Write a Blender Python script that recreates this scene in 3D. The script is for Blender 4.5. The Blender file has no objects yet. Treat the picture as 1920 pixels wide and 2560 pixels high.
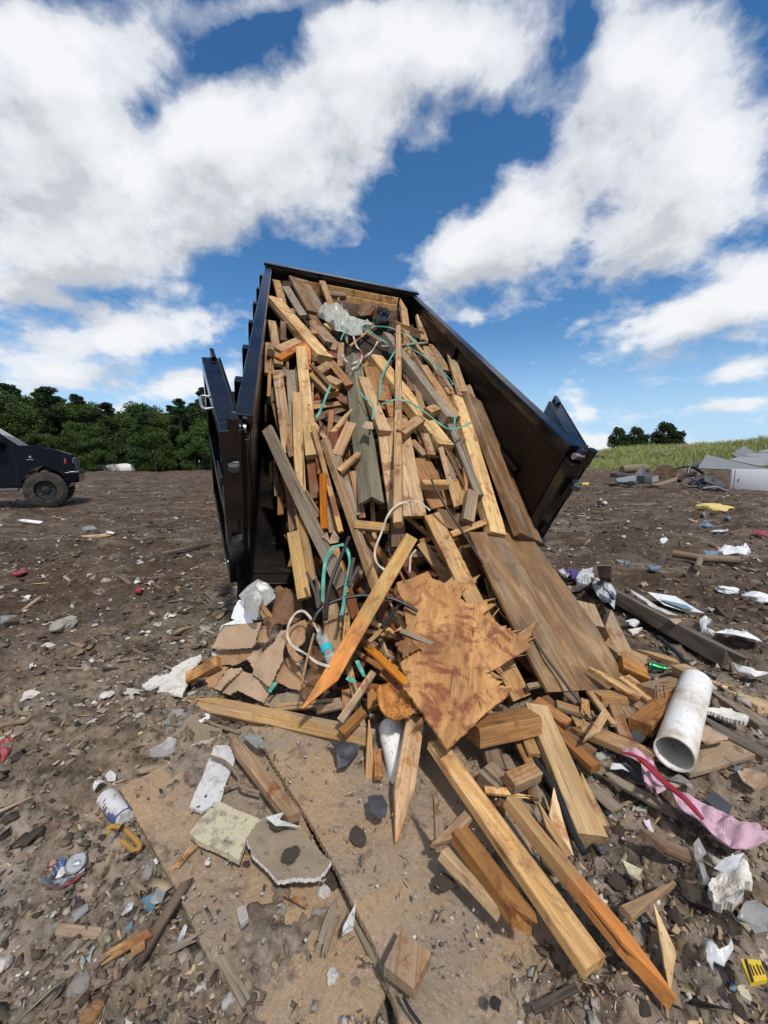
import bpy, bmesh, math, random
import numpy as np
from mathutils import Vector, Matrix
from mathutils.geometry import delaunay_2d_cdt
R = math.radians
rnd = random.Random(7)
SC = bpy.context.scene
COL = SC.collection

# ------------------------------------------------------------------ camera
FPX, PITCH, CAMZ = 970.0, R(7.343), 1.35
CAM = np.array([0, 0, CAMZ])
FW = np.array([0, math.cos(PITCH), -math.sin(PITCH)])
UP = np.array([0, math.sin(PITCH), math.cos(PITCH)])
RT = np.array([1.0, 0, 0])
cd = bpy.data.cameras.new('camera')
cd.sensor_fit = 'VERTICAL'; cd.sensor_height = 36; cd.lens = FPX / 2560 * 36
cd.clip_start = 0.05; cd.clip_end = 3000
cam = bpy.data.objects.new('camera', cd); COL.objects.link(cam)
cam.location = CAM; cam.rotation_euler = (math.pi / 2 - PITCH, 0, 0)
SC.camera = cam

def ray(px, py):
    return RT * (px - 960) / FPX + FW - UP * (py - 1280) / FPX
def project(p):
    q = np.asarray(p) - CAM; d = q @ FW
    return 960 + FPX * (q @ RT) / d, 1280 - FPX * (q @ UP) / d, d

# zoomed views of the photograph used for surveying positions
VIEW = dict(a=(600, 640, 520 / 1659), b=(900, 640, 600 / 1659), c=(480, 860, 380 / 1401), d=(640, 1050, 460 / 1659),
            e=(900, 1050, 500 / 1659), f=(440, 1400, 560 / 1659), g=(900, 1450, 600 / 1659), h=(1320, 1350, 600 / 1659),
            i=(900, 1900, 600 / 1659), j=(1400, 2050, 520 / 1659), k=(0, 1800, 600 / 1659), l=(400, 1800, 600 / 1659),
            m=(0, 960, 560 / 1659), n=(1360, 1000, 560 / 1659), o=(0, 1300, 600 / 1659), p=(480, 1380, 400 / 1659),
            z=(0, 0, 1920 / 1659), F=(0, 0, 1.0))
def V(view, x, y):
    ox, oy, s = VIEW[view]
    return ox + x * s, oy + y * s

# ------------------------------------------------------------------ noise
def _h(ix, iy, s):
    v = (ix.astype(np.int64) * 374761393 + iy.astype(np.int64) * 668265263 + s * 974634777) & 0xffffffff
    v = ((v ^ (v >> 13)) * 1274126177) & 0xffffffff
    return ((v ^ (v >> 16)) & 0xffff) / 65535.0
def vnoise(x, y, s=0):
    x = np.asarray(x, float); y = np.asarray(y, float)
    ix = np.floor(x); iy = np.floor(y); fx = x - ix; fy = y - iy
    fx = fx * fx * fx * (fx * (fx * 6 - 15) + 10); fy = fy * fy * fy * (fy * (fy * 6 - 15) + 10)
    a = _h(ix, iy, s); b = _h(ix + 1, iy, s); c = _h(ix, iy + 1, s); d = _h(ix + 1, iy + 1, s)
    return (a * (1 - fx) + b * fx) * (1 - fy) + (c * (1 - fx) + d * fx) * fy - 0.5
def fbm(x, y, s=0, o=4):
    t = 0; a = 1.0
    for k in range(o):
        t = t + a * vnoise(x, y, s + k * 17); x = x * 2.03 + 3.1; y = y * 2.03 - 1.7; a *= 0.5
    return t
def sst(a, b, x):
    t = np.clip((x - a) / (b - a), 0, 1); return t * t * (3 - 2 * t)

# ------------------------------------------------------------------ terrain
def gbase(x, y):
    x = np.asarray(x, float); y = np.asarray(y, float)
    r = np.hypot(x, y)
    z = 0.35 * fbm(x / 11, y / 11, 5, 2) * sst(6, 16, r)
    ang = np.arctan2(x, np.maximum(y, 1e-3))
    bank = sst(R(12), R(24), ang)
    z = z + bank * (sst(27, 33, r) * 0.5 + sst(32, 52, r) * 1.75 + sst(R(30), R(42), ang) * sst(30, 50, r) * 0.7)
    z = z + (1 - bank) * sst(45, 70, r) * 0.15
    return z
def gfine(x, y):
    r = np.hypot(x, y)
    k = 1.0 - 0.35 * sst(3, 12, r)
    n = 0.075 * fbm(x * 0.9, y * 0.9, 1, 3) + 0.07 * fbm(x * 4, y * 4, 2, 3) + 0.045 * np.maximum(fbm(x * 15, y * 15, 3, 3), -0.1)
    n = n + 0.016 * fbm(x * 50, y * 50, 4, 2) * (1 - sst(3, 7, r))
    rut = 0.06 * np.sin((x * 0.5 + y * 0.9 + 0.8 * fbm(x * .3, y * .3, 9, 2)) * 3.3) * sst(4.5, 8, r)
    ridge = (0.2 * np.maximum(fbm(x * 0.8, y * 1.6, 12, 3), -0.15) + 0.07 * np.abs(fbm(x * 2.2, y * 3.0, 13, 3))) * sst(4, 8, r)
    return n * k + rut * 0.5 + ridge
def gz(x, y):
    return gbase(x, y) + gfine(x, y)
_TS = np.geomspace(1.5, 420, 110)
def ghit(px, py, lift=0.0):
    """depth at which the view ray meets the smooth terrain"""
    d = ray(px, py)
    if d[2] < -1e-4:
        t = (CAM[2] - lift) / -d[2]
        if t * math.hypot(d[0], d[1]) < 5.9: return t
    ts = _TS
    for _ in range(3):
        k = np.nonzero(CAM[2] + d[2] * ts < gbase(d[0] * ts, d[1] * ts) + lift)[0]
        i = int(k[0]) if len(k) else len(ts) - 1
        ts = np.linspace(ts[max(i - 1, 0)], ts[i], 12)
    return float(ts[-1])

# ------------------------------------------------------------------ trailer bed frame
_yaw, _tilt, _roll = 0.22970471, 0.57688707, -0.0774343
BW, BL, BH = 2.1, 4.541, 1.294
_a = np.array([math.cos(_yaw), math.sin(_yaw), 0]); _b = np.array([-math.sin(_yaw), math.cos(_yaw), 0]); _k = np.array([0, 0, 1.0])
BV = _b * math.cos(_tilt) + _k * math.sin(_tilt)
_n = -_b * math.sin(_tilt) + _k * math.cos(_tilt)
BU = _a * math.cos(_roll) + _n * math.sin(_roll)
BN = _n * math.cos(_roll) - _a * math.sin(_roll)
B0 = np.array([-0.9848148, 2.83890197, -0.8148335]) + CAM
def bed(u, v, n): return B0 + BU * u + BV * v + BN * n
def bedinv(p):
    q = np.asarray(p) - B0; return q @ BU, q @ BV, q @ BN

# ------------------------------------------------------------------ surface of the load: smooth depth field over surveyed points
_cp = [(1059, 842, 5.48), (1090, 880, 5.04), (1168, 962, 4.18), (1247, 1088, 3.56), (1290, 1240, 3.28), (1330, 1350, 3.05),
       (676, 700, 5.26), (670, 760, 4.53), (662, 850, 3.85), (656, 930, 3.5), (655, 1012, 3.3), (660, 1100, 3.2), (690, 1212, 3.08),
       (720, 1400, 2.78), (730, 695, 5.4), (1000, 745, 5.8), (850, 715, 5.6),
       (1000, 1420, 2.8), (1250, 1420, 2.92), (1000, 1600, 2.38), (850, 1600, 2.32), (1200, 1650, 2.3), (1400, 1550, 2.72),
       (1500, 1650, 2.46), (1580, 1700, 2.38), (700, 1700, 2.2), (800, 1780, 2.05), (1000, 1800, 1.94), (1200, 1800, 1.94),
       (1400, 1800, 1.98), (1000, 1880, 1.80), (1200, 1950, 1.63), (1450, 1950, 1.64), (620, 1560, 2.52), (720, 1500, 2.6), (560, 1700, 2.36),
       (1650, 1650, 2.6), (1650, 1800, 2.05), (1300, 2100, 1.42), (900, 2100, 1.42), (560, 1900, 1.8)]
for uvn in [(0.5, 3.5, 1.12), (1.0, 3.5, 1.1), (1.5, 3.2, 1.05), (0.5, 2.5, 1.05), (1, 2.5, 1.03), (1.5, 2.3, 1.02), (0.5, 1.5, .92), (1., 1.5, .95),
            (1.6, 1.3, .98), (0.6, .7, .75), (1, .7, .85), (1.5, .6, .85), (0.7, 0.1, .62), (1.2, 0.1, .7), (1.7, 0, .62)]:
    _cp.append(project(bed(*uvn)))
_cp = np.array(_cp)
def _tps(r): return np.where(r > 0, r * r * np.log(np.maximum(r, 1e-9)), 0)
_X = _cp[:, :2] / 1000; _n0 = len(_X)
_K = _tps(np.linalg.norm(_X[:, None] - _X[None], axis=2)) + 0.004 * np.eye(_n0)
_P = np.hstack([np.ones((_n0, 1)), _X])
_A = np.vstack([np.hstack([_K, _P]), np.hstack([_P.T, np.zeros((3, 3))])])
_w = np.linalg.solve(_A, np.concatenate([np.log(_cp[:, 2]), np.zeros(3)]))
def pdepth(px, py):
    q = np.array([px, py]) / 1000
    k = _tps(np.linalg.norm(_X - q, axis=1))
    return float(math.exp(k @ _w[:_n0] + _w[_n0] + _w[_n0 + 1:] @ q))
def sdepth(px, py, base='P'):
    if base == 'G': return ghit(px, py)
    d = pdepth(px, py)
    if py > 1300: d = min(d, ghit(px, py))
    return d
def spt(px, py, lift=0.0, base='P'):
    r = ray(px, py)
    if base == 'G': return CAM + r * ghit(px, py, lift)
    return CAM + r * (sdepth(px, py, base) - lift / np.linalg.norm(r))
def snormal(px, py, base='P'):
    if base == 'G': return np.array([0, 0, 1.0])
    e = 25
    p0 = spt(px - e, py, 0, base); p1 = spt(px + e, py, 0, base); p2 = spt(px, py - e, 0, base); p3 = spt(px, py + e, 0, base)
    n = np.cross(p1 - p0, p2 - p3); n /= np.linalg.norm(n)
    if n @ ray(px, py) > 0: n = -n
    return n

# ------------------------------------------------------------------ object helpers
def link(name, me, mat=None, parent=None, smooth=False):
    o = bpy.data.objects.new(name, me); COL.objects.link(o)
    if mat is not None and not me.materials: me.materials.append(mat)
    if smooth:
        for p in me.polygons: p.use_smooth = True
    if parent is not None: o.parent = parent
    return o
def tag(o, label, cat, group=None):
    o['label'] = label; o['category'] = cat
    if group: o['group'] = group
    return o
def kind(o, k): o['kind'] = k; return o
def empty(name, loc, rz=0.0):
    o = bpy.data.objects.new(name, None); COL.objects.link(o); o.location = loc; o.rotation_euler = (0, 0, rz)
    o.empty_display_size = 0.1
    return o
def mesh(name, vs, fs):
    me = bpy.data.meshes.new(name); me.from_pydata([tuple(v) for v in vs], [], [tuple(f) for f in fs]); me.update(); return me
class MB:
    """collects shapes into one mesh; f maps local to output coordinates"""
    def __init__(s, f=None): s.v = []; s.f = []; s.m = f or (lambda p: p)
    def add(s, vs, fs):
        o = len(s.v); s.v += [tuple(s.m(v)) for v in vs]; s.f += [tuple(i + o for i in f) for f in fs]; return s
    def box(s, x0, x1, y0, y1, z0, z1, c=0.0):
        if c <= 0:
            vs = [(x, y, z) for x in (x0, x1) for y in (y0, y1) for z in (z0, z1)]
            return s.add(vs, [(0, 1, 3, 2), (4, 6, 7, 5), (0, 4, 5, 1), (2, 3, 7, 6), (0, 2, 6, 4), (1, 5, 7, 3)])
        bm = bmesh.new(); bmesh.ops.create_cube(bm, size=1)
        for v in bm.verts:
            v.co = Vector(((x0 + x1) / 2 + v.co.x * (x1 - x0), (y0 + y1) / 2 + v.co.y * (y1 - y0), (z0 + z1) / 2 + v.co.z * (z1 - z0)))
        bmesh.ops.bevel(bm, geom=list(bm.edges), offset=c, segments=2, affect='EDGES', profile=0.5)
        bm.verts.index_update()
        vs = [tuple(v.co) for v in bm.verts]; fs = [tuple(v.index for v in f.verts) for f in bm.faces]; bm.free()
        return s.add(vs, fs)
    def cyl(s, p0, p1, r, n=16, r1=None, inner=None):
        p0 = np.array(p0, float); p1 = np.array(p1, float); d = p1 - p0; d /= np.linalg.norm(d)
        h = np.array([0, 0, 1.0]) if abs(d[2]) < .9 else np.array([1.0, 0, 0])
        e = np.cross(d, h); e /= np.linalg.norm(e); g = np.cross(d, e); r1 = r if r1 is None else r1
        ring = lambda c, rr: [c + rr * (e * math.cos(2 * math.pi * k / n) + g * math.sin(2 * math.pi * k / n)) for k in range(n)]
        if inner is None:
            return s.add(ring(p0, r) + ring(p1, r1), [(k, (k + 1) % n, n + (k + 1) % n, n + k) for k in range(n)] + [tuple(range(n))[::-1], tuple(range(n, 2 * n))])
        q = inner
        vs = ring(p0, r) + ring(p1, r1) + ring(p0, q) + ring(p1, q * r1 / r)
        fs = []
        for k in range(n):
            j = (k + 1) % n
            fs += [(k, j, n + j, n + k), (2 * n + k, 3 * n + k, 3 * n + j, 2 * n + j), (k, 2 * n + k, 2 * n + j, j), (n + k, n + j, 3 * n + j, 3 * n + k)]
        return s.add(vs, fs)
    def lathe(s, prof, n=24, axis=1):
        vs = []; fs = []; m = len(prof)
        for (h, r) in prof:
            for k in range(n):
                a = 2 * math.pi * k / n
                c = [r * math.cos(a), r * math.sin(a)]
                vs.append((c[0], h, c[1]) if axis == 1 else (c[0], c[1], h) if axis == 2 else (h, c[0], c[1]))
        for i in range(m - 1):
            for k in range(n):
                j = (k + 1) % n; fs.append((i * n + k, i * n + j, (i + 1) * n + j, (i + 1) * n + k))
        return s.add(vs, fs)
    def prism(s, poly, y0, y1):
        """polygon in x,z extruded along y"""
        n = len(poly)
        vs = [(x, y0, z) for x, z in poly] + [(x, y1, z) for x, z in poly]
        return s.add(vs, [tuple(range(n)), tuple(range(n, 2 * n))[::-1]] + [(k, n + k, n + (k + 1) % n, (k + 1) % n) for k in range(n)])
    def tube(s, pts, r, n=8, closed=True):
        pts = [np.array(p, float) for p in pts]; m = len(pts); vs = []; fs = []
        prev = None
        for i, p in enumerate(pts):
            d = pts[min(i + 1, m - 1)] - pts[max(i - 1, 0)]; d /= (np.linalg.norm(d) + 1e-9)
            if prev is None:
                h = np.array([0, 0, 1.0]) if abs(d[2]) < .9 else np.array([1.0, 0, 0]); e = np.cross(d, h)
            else: e = prev - d * (prev @ d)
            e /= np.linalg.norm(e); prev = e; g = np.cross(d, e)
            rr = r[i] if hasattr(r, '__len__') else r
            vs += [p + rr * (e * math.cos(2 * math.pi * k / n) + g * math.sin(2 * math.pi * k / n)) for k in range(n)]
        for i in range(m - 1):
            for k in range(n):
                j = (k + 1) % n; fs.append((i * n + k, i * n + j, (i + 1) * n + j, (i + 1) * n + k))
        fs += [tuple(range(n))[::-1], tuple(range((m - 1) * n, m * n))]
        return s.add(vs, fs)
    def build(s, name, mat=None, parent=None, smooth=False, off=None):
        vs = s.v if off is None else [tuple(np.array(v) - off) for v in s.v]
        me = mesh(name, vs, s.f)
        bm = bmesh.new(); bm.from_mesh(me); bmesh.ops.recalc_face_normals(bm, faces=bm.faces); bm.to_mesh(me); bm.free()
        o = link(name, me, mat, parent)
        if smooth:
            try: me.shade_auto_smooth if False else None
            except Exception: pass
            for p in me.polygons: p.use_smooth = True
            me.set_sharp_from_angle(angle=R(35))
        return o
def catmull(pts, k=6):
    pts = [np.array(p, float) for p in pts]
    if len(pts) < 3: return pts
    P = [2 * pts[0] - pts[1]] + pts + [2 * pts[-1] - pts[-2]]; out = []
    for i in range(1, len(P) - 2):
        for j in range(k):
            t = j / k; a, b, c, d = P[i - 1], P[i], P[i + 1], P[i + 2]
            out.append(0.5 * (2 * b + (c - a) * t + (2 * a - 5 * b + 4 * c - d) * t * t + (3 * b - a - 3 * c + d) * t ** 3))
    out.append(pts[-1]); return out
# ------------------------------------------------------------------ materials
class NT:
    def __init__(s, name):
        s.m = bpy.data.materials.new(name); s.m.use_nodes = True; s.t = s.m.node_tree; s.n = s.t.nodes
        s.b = s.n['Principled BSDF']
    def N(s, typ, **kw):
        x = s.n.new('ShaderNode' + typ)
        for k, v in kw.items():
            if k.startswith('i_'):
                x.inputs[k[2:].replace('_', ' ')].default_value = v
            else: setattr(x, k, v)
        return x
    def L(s, a, b): s.t.links.new(a, b)
    def math(s, op, a, b=None, c=None, clamp=False):
        x = s.N('Math', operation=op, use_clamp=clamp)
        for i, q in enumerate((a, b, c)):
            if q is None: continue
            if hasattr(q, 'is_linked') or hasattr(q, 'node'): s.L(q, x.inputs[i])
            else: x.inputs[i].default_value = q
        return x.outputs[0]
    def mix(s, fac, a, b, mode='MIX'):
        x = s.N('Mix', data_type='RGBA', blend_type=mode)
        for sock, q in ((x.inputs[0], fac), (x.inputs[6], a), (x.inputs[7], b)):
            if hasattr(q, 'node'): s.L(q, sock)
            else: sock.default_value = q if not isinstance(q, tuple) or len(q) == 4 else (*q, 1)
        return x.outputs[2]
    def ramp(s, v, stops, interp='LINEAR'):
        x = s.N('ValToRGB'); x.color_ramp.interpolation = interp; e = x.color_ramp.elements
        while len(e) < len(stops): e.new(0.5)
        for el, (p, c) in zip(e, stops):
            el.position = p; el.color = (c, c, c, 1) if not isinstance(c, tuple) else (*c, 1)
        s.L(v, x.inputs[0]); return x.outputs[0]
    def noise(s, vec, scale, detail=4, rough=0.55, dist=0.0):
        x = s.N('TexNoise'); x.inputs['Scale'].default_value = scale; x.inputs['Detail'].default_value = detail
        x.inputs['Roughness'].default_value = rough; x.inputs['Distortion'].default_value = dist
        if vec is not None: s.L(vec, x.inputs['Vector'])
        return x.outputs['Fac']
    def coord(s, out='Object', rand=0.0, scale=None):
        tc = s.N('TexCoord').outputs[out]
        if rand:
            oi = s.N('ObjectInfo').outputs['Random']
            c = s.N('CombineXYZ'); s.L(s.math('MULTIPLY', oi, rand), c.inputs[0]); s.L(s.math('MULTIPLY', oi, rand * 1.7), c.inputs[1]); s.L(s.math('MULTIPLY', oi, -rand), c.inputs[2])
            v = s.N('VectorMath', operation='ADD'); s.L(tc, v.inputs[0]); s.L(c.outputs[0], v.inputs[1]); tc = v.outputs[0]
        if scale: tc = s.vscale(tc, scale)
        return tc
    def vscale(s, vec, sc):
        v = s.N('VectorMath', operation='MULTIPLY'); s.L(vec, v.inputs[0]); v.inputs[1].default_value = sc; return v.outputs[0]
    def bump(s, h, strength, dist=0.01, prev=None):
        x = s.N('Bump'); x.inputs['Strength'].default_value = strength; x.inputs['Distance'].default_value = dist
        s.L(h, x.inputs['Height'])
        if prev is not None: s.L(prev, x.inputs['Normal'])
        s.L(x.outputs[0], s.b.inputs['Normal']); return x.outputs[0]
    def out(s, col=None, rough=None, **kw):
        for k, q in (('Base Color', col), ('Roughness', rough)):
            if q is None: continue
            if hasattr(q, 'node'): s.L(q, s.b.inputs[k])
            else: s.b.inputs[k].default_value = q if not isinstance(q, tuple) or len(q) == 4 else (*q, 1)
        for k, q in kw.items(): s.b.inputs[k.replace('_', ' ')].default_value = q
        return s.m
M = {}
def wood(key, light, dark, stain=(0.19, 0.055, 0.02), stain_amt=0.5, grey=0.0, contrast=0.5, ply=False, tip=None):
    t = NT('wood_' + key)
    co = t.coord('Object', 37.0)
    oi = t.N('ObjectInfo').outputs['Random']
    fine = t.noise(t.vscale(co, (3.0, 105, 105)), 1.0, 6, 0.7)
    band = t.noise(t.vscale(co, (0.7, 17, 17) if not ply else (0.42, 1.5, 1.5)), 1.0, 3 if not ply else 3, 0.5, 0.9 if not ply else 1.3)
    rings = t.math('SINE', t.math('MULTIPLY', band, 42 if not ply else 60))
    rings = t.math('MULTIPLY_ADD', rings, 0.5, 0.5)
    g = t.math('ADD', t.math('MULTIPLY', fine, 0.62), t.math('MULTIPLY', rings, 0.26 if not ply else 0.16))
    col = t.mix(t.ramp(g, [(0.27, 0.0), (0.66, 1.0)]), dark, light)
    # per piece variation
    h = t.N('HueSaturation'); t.L(col, h.inputs['Color'])
    t.L(t.math('MULTIPLY_ADD', oi, 0.012, 0.496), h.inputs['Hue'])
    rr = t.math('FRACT', t.math('MULTIPLY', oi, 7.31)); r2 = t.math('FRACT', t.math('MULTIPLY', oi, 23.7))
    t.L(t.math('MULTIPLY_ADD', rr, 0.40, 0.80), h.inputs['Value']); t.L(t.math('MULTIPLY_ADD', r2, 0.25, 0.86), h.inputs['Saturation'])
    col = h.outputs[0]
    big = t.noise(t.vscale(co, (1.3, 4, 4)), 1.0, 4, 0.6)
    col = t.mix(t.math('MULTIPLY', t.ramp(big, [(0.40, 0.0), (0.70, 1.0)]), 0.7), col, tuple(c * 0.5 for c in dark))
    # grey weathering in patches
    if grey > 0:
        gw = t.ramp(t.noise(t.vscale(co, (1.5, 9, 9)), 1.0, 4), [(0.5 - grey * .4, 0.0), (0.75 - grey * .3, 1.0)])
        gc = t.mix(t.ramp(fine, [(0.3, 0.0), (0.7, 1.0)]), (0.12, 0.098, 0.074), (0.35, 0.285, 0.215))
        col = t.mix(t.math('MULTIPLY', gw, 0.85), col, gc)
    if tip:
        sx_ = t.N('SeparateXYZ'); t.L(t.N('TexCoord').outputs['Object'], sx_.inputs[0])
        tm = t.math('MULTIPLY', t.math('ADD', sx_.outputs[0], t.math('MULTIPLY', t.math('SUBTRACT', big, 0.5 + tip), 0.9)), 6.0, clamp=True)
        col = t.mix(t.math('MULTIPLY', tm, 0.85), col, t.mix(g, (0.44, 0.14, 0.028), (0.76, 0.29, 0.06)))
    if ply:
        bl = t.noise(t.vscale(co, (1.1, 2.2, 2.2)), 2.0, 6, 0.65, 1.0)
        col = t.mix(t.math('MULTIPLY', t.ramp(bl, [(0.5, 0.0), (0.68, 1.0)]), 0.75), col, tuple(c * .45 for c in dark))
        col = t.mix(t.math('MULTIPLY', t.ramp(bl, [(0.3, 1.0), (0.45, 0.0)]), 0.5), col, tuple(min(1, c * 1.25) for c in light))
    # knots
    vo = t.N('TexVoronoi', feature='F1'); t.L(t.vscale(co, (2.6, 8, 8)), vo.inputs['Vector']); vo.inputs['Scale'].default_value = 1.0
    kn = t.ramp(vo.outputs['Distance'], [(0.05, 1.0), (0.16, 0.0)])
    col = t.mix(t.math('MULTIPLY', kn, 0.75), col, (0.12, 0.05, 0.02))
    # red clay stains and dark specks
    sn = t.noise(co, 6.5, 6, 0.7, 0.4)
    off = t.math('MULTIPLY_ADD', rr, -0.12, 0.70 - stain_amt * 0.15)
    sm = t.math('MULTIPLY', t.math('SUBTRACT', sn, off), 12, clamp=True)
    col = t.mix(t.math('MULTIPLY', sm, 0.82), col, stain)
    sp = t.ramp(t.noise(t.vscale(co, (55, 95, 95)), 1.0, 4, 0.65), [(0.62, 0.0), (0.72, 1.0)])
    col = t.mix(t.math('MULTIPLY', sp, 0.75), col, (0.06, 0.03, 0.016))
    # muddy smears and grime
    gm = t.noise(t.vscale(co, (7, 16, 16)), 1.0, 7, 0.72, 0.8)
    col = t.mix(t.math('MULTIPLY', t.ramp(gm, [(0.53, 0.0), (0.66, 1.0)]), 0.6), col, (0.14, 0.078, 0.04))
    # drying cracks
    cr = t.ramp(t.noise(t.vscale(co, (1.1, 46, 46)), 1.0, 2, 0.5, 0.3), [(0.29, 1.0), (0.335, 0.0)])
    col = t.mix(t.math('MULTIPLY', cr, 0.8), col, (0.045, 0.024, 0.012))
    hgt = t.math('SUBTRACT', t.math('ADD', fine, t.math('MULTIPLY', sm, 0.6)), cr)
    t.bump(hgt, 0.55, 0.004)
    M[key] = t.out(col, 0.72, Specular_IOR_Level=0.3)
wood('y', (0.62, 0.385, 0.175), (0.40, 0.215, 0.082), stain_amt=0.55, grey=0.12)
wood('w', (0.70, 0.475, 0.24), (0.50, 0.295, 0.125), stain=(0.36, 0.13, 0.04), stain_amt=0.55)
wood('wo', (0.67, 0.44, 0.21), (0.46, 0.26, 0.10), stain=(0.36, 0.12, 0.035), stain_amt=0.7, tip=0.12)
wood('t', (0.50, 0.30, 0.135), (0.29, 0.155, 0.062), stain_amt=0.5, grey=0.25)
wood('o', (0.50, 0.25, 0.095), (0.28, 0.115, 0.038), stain=(0.13, 0.035, 0.014), stain_amt=0.6)
wood('oo', (0.72, 0.27, 0.04), (0.46, 0.13, 0.015), stain=(0.16, 0.05, 0.018), stain_amt=0.45)
wood('g', (0.34, 0.275, 0.20), (0.18, 0.135, 0.09), stain=(0.2, 0.1, 0.05), stain_amt=0.3, grey=0.4)
wood('n', (0.235, 0.235, 0.155), (0.12, 0.115, 0.07), stain=(0.2, 0.13, 0.07), stain_amt=0.2, grey=0.3)
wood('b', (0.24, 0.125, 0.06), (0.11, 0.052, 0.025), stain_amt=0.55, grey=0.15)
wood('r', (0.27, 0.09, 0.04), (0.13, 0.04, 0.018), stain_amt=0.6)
wood('p', (0.38, 0.235, 0.122), (0.175, 0.097, 0.048), stain=(0.16, 0.05, 0.02), stain_amt=0.4, grey=0.12, ply=True)
wood('v', (0.54, 0.315, 0.145), (0.36, 0.18, 0.075), stain=(0.16, 0.04, 0.02), stain_amt=0.75, ply=True)
wood('k', (0.10, 0.082, 0.065), (0.035, 0.028, 0.022), stain_amt=0.2, grey=0.2)

def plain(key, col, rough=0.5, var=0.15, dirt=0.4, dirtcol=(0.12, 0.08, 0.05), dscale=9, bump=0.2, bscale=60, **kw):
    t = NT(key)
    co = t.coord('Object', 11.0)
    n1 = t.noise(co, dscale, 6, 0.65)
    n2 = t.noise(co, bscale, 4, 0.6)
    c = t.mix(n1, tuple(x * (1 - var) for x in col), tuple(min(1, x * (1 + var)) for x in col))
    if dirt > 0:
        c = t.mix(t.math('MULTIPLY', t.ramp(n1, [(0.5, 0.0), (0.68, 1.0)]), dirt), c, dirtcol)
        c = t.mix(t.math('MULTIPLY', t.ramp(n2, [(0.6, 0.0), (0.68, 1.0)]), dirt), c, tuple(x * .5 for x in dirtcol))
    if bump: t.bump(n2, bump, 0.004)
    M[key] = t.out(c, rough, **kw)
    return t
plain('cardboard', (0.34, 0.2, 0.105), 0.85, 0.25, 0.45, (0.16, 0.06, 0.025), bump=0.35)
plain('cardboard_grey', (0.37, 0.255, 0.165), 0.85, 0.25, 0.35, (0.2, 0.08, 0.03), bump=0.35)
plain('wet_cardboard', (0.15, 0.072, 0.032), 0.7, 0.35, 0.4, (0.05, 0.02, 0.01), bump=0.5)
plain('foam', (0.68, 0.69, 0.70), 0.6, 0.08, 0.4, (0.4, 0.33, 0.25), bump=0.2)
plain('dirty_foam', (0.62, 0.59, 0.53), 0.8, 0.15, 0.6, (0.2, 0.15, 0.1), dscale=14, bump=0.5)
plain('board_cream', (0.47, 0.42, 0.285), 0.85, 0.2, 0.9, (0.13, 0.11, 0.085), dscale=16, bump=0.6)
plain('board_mud', (0.24, 0.19, 0.13), 0.9, 0.25, 0.6, (0.11, 0.08, 0.055), dscale=14, bump=0.6)
plain('paper', (0.52, 0.51, 0.5), 0.8, 0.15, 0.7, (0.25, 0.2, 0.15), dscale=18)
plain('pvc', (0.74, 0.73, 0.70), 0.35, 0.06, 0.8, (0.40, 0.28, 0.16), dscale=5, bump=0.05)
plain('strap_teal', (0.075, 0.31, 0.245), 0.45, 0.2, 0.25, (0.1, 0.2, 0.15))
plain('strap_white', (0.5, 0.44, 0.36), 0.55, 0.15, 0.45, (0.36, 0.2, 0.1), dscale=20)
plain('rubber', (0.012, 0.013, 0.015), 0.45, 0.2, 0.3, (0.05, 0.045, 0.04), bump=0.1)
plain('rebar', (0.055, 0.045, 0.04), 0.65, 0.3, 0.6, (0.12, 0.055, 0.03), dscale=30)
plain('cloth_pink', (0.50, 0.32, 0.385), 0.9, 0.12, 0.5, (0.3, 0.2, 0.18), dscale=15, bump=0.4, bscale=90)
plain('cloth_red', (0.26, 0.01, 0.03), 0.85, 0.2, 0.3, (0.15, 0.05, 0.05))
plain('blue_plastic', (0.13, 0.215, 0.29), 0.5, 0.2, 0.4)
plain('purple_plastic', (0.07, 0.03, 0.17), 0.4, 0.2, 0.3)
plain('red_plastic', (0.25, 0.04, 0.045), 0.6, 0.2, 0.4)
plain('yellow_plastic', (0.62, 0.42, 0.03), 0.45, 0.1, 0.25)
plain('mustard', (0.34, 0.19, 0.035), 0.6, 0.2, 0.5)
plain('yellow_foam', (0.6, 0.46, 0.16), 0.9, 0.2, 0.3, bump=0.8)
plain('green_can', (0.01, 0.22, 0.06), 0.3, 0.2, 0.2, Metallic=0.5)
plain('can_metal', (0.6, 0.6, 0.6), 0.3, 0.1, 0.25, Metallic=0.9)
plain('slate', (0.045, 0.05, 0.055), 0.6, 0.3, 0.4)
plain('ink', (0.01, 0.01, 0.012), 0.6, 0, 0)
plain('label_blue', (0.05, 0.09, 0.22), 0.5, 0.2, 0.4)
plain('label_teal', (0.03, 0.4, 0.45), 0.4, 0.2, 0.1)
plain('cream_paper', (0.6, 0.47, 0.3), 0.85, 0.15, 0.4)
plain('stone', (0.33, 0.3, 0.27), 0.9, 0.3, 0.6, bump=0.8)
plain('chalk', (0.66, 0.63, 0.6), 0.9, 0.15, 0.4, bump=0.8)
plain('core_gap_shade', (0.03, 0.018, 0.011), 0.95, 0.5, 0.4, (0.06, 0.025, 0.012), dscale=14, bump=1.0, bscale=40)  # near-black colour paints the shade seen through gaps in the load
plain('char', (0.03, 0.03, 0.032), 0.9, 0.4, 0.3, bump=0.9)
plain('clod_earth', (0.085, 0.062, 0.044), 0.95, 0.45, 0.6, (0.04, 0.03, 0.022), dscale=22, bump=1.0, bscale=90)
plain('trunk_bark', (0.075, 0.058, 0.042), 0.95, 0.35, 0.5, (0.04, 0.03, 0.02), dscale=3, bump=0.8)
plain('bark', (0.2, 0.145, 0.095), 0.95, 0.35, 0.5, (0.08, 0.055, 0.04), dscale=12, bump=1.0, bscale=30)
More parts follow.
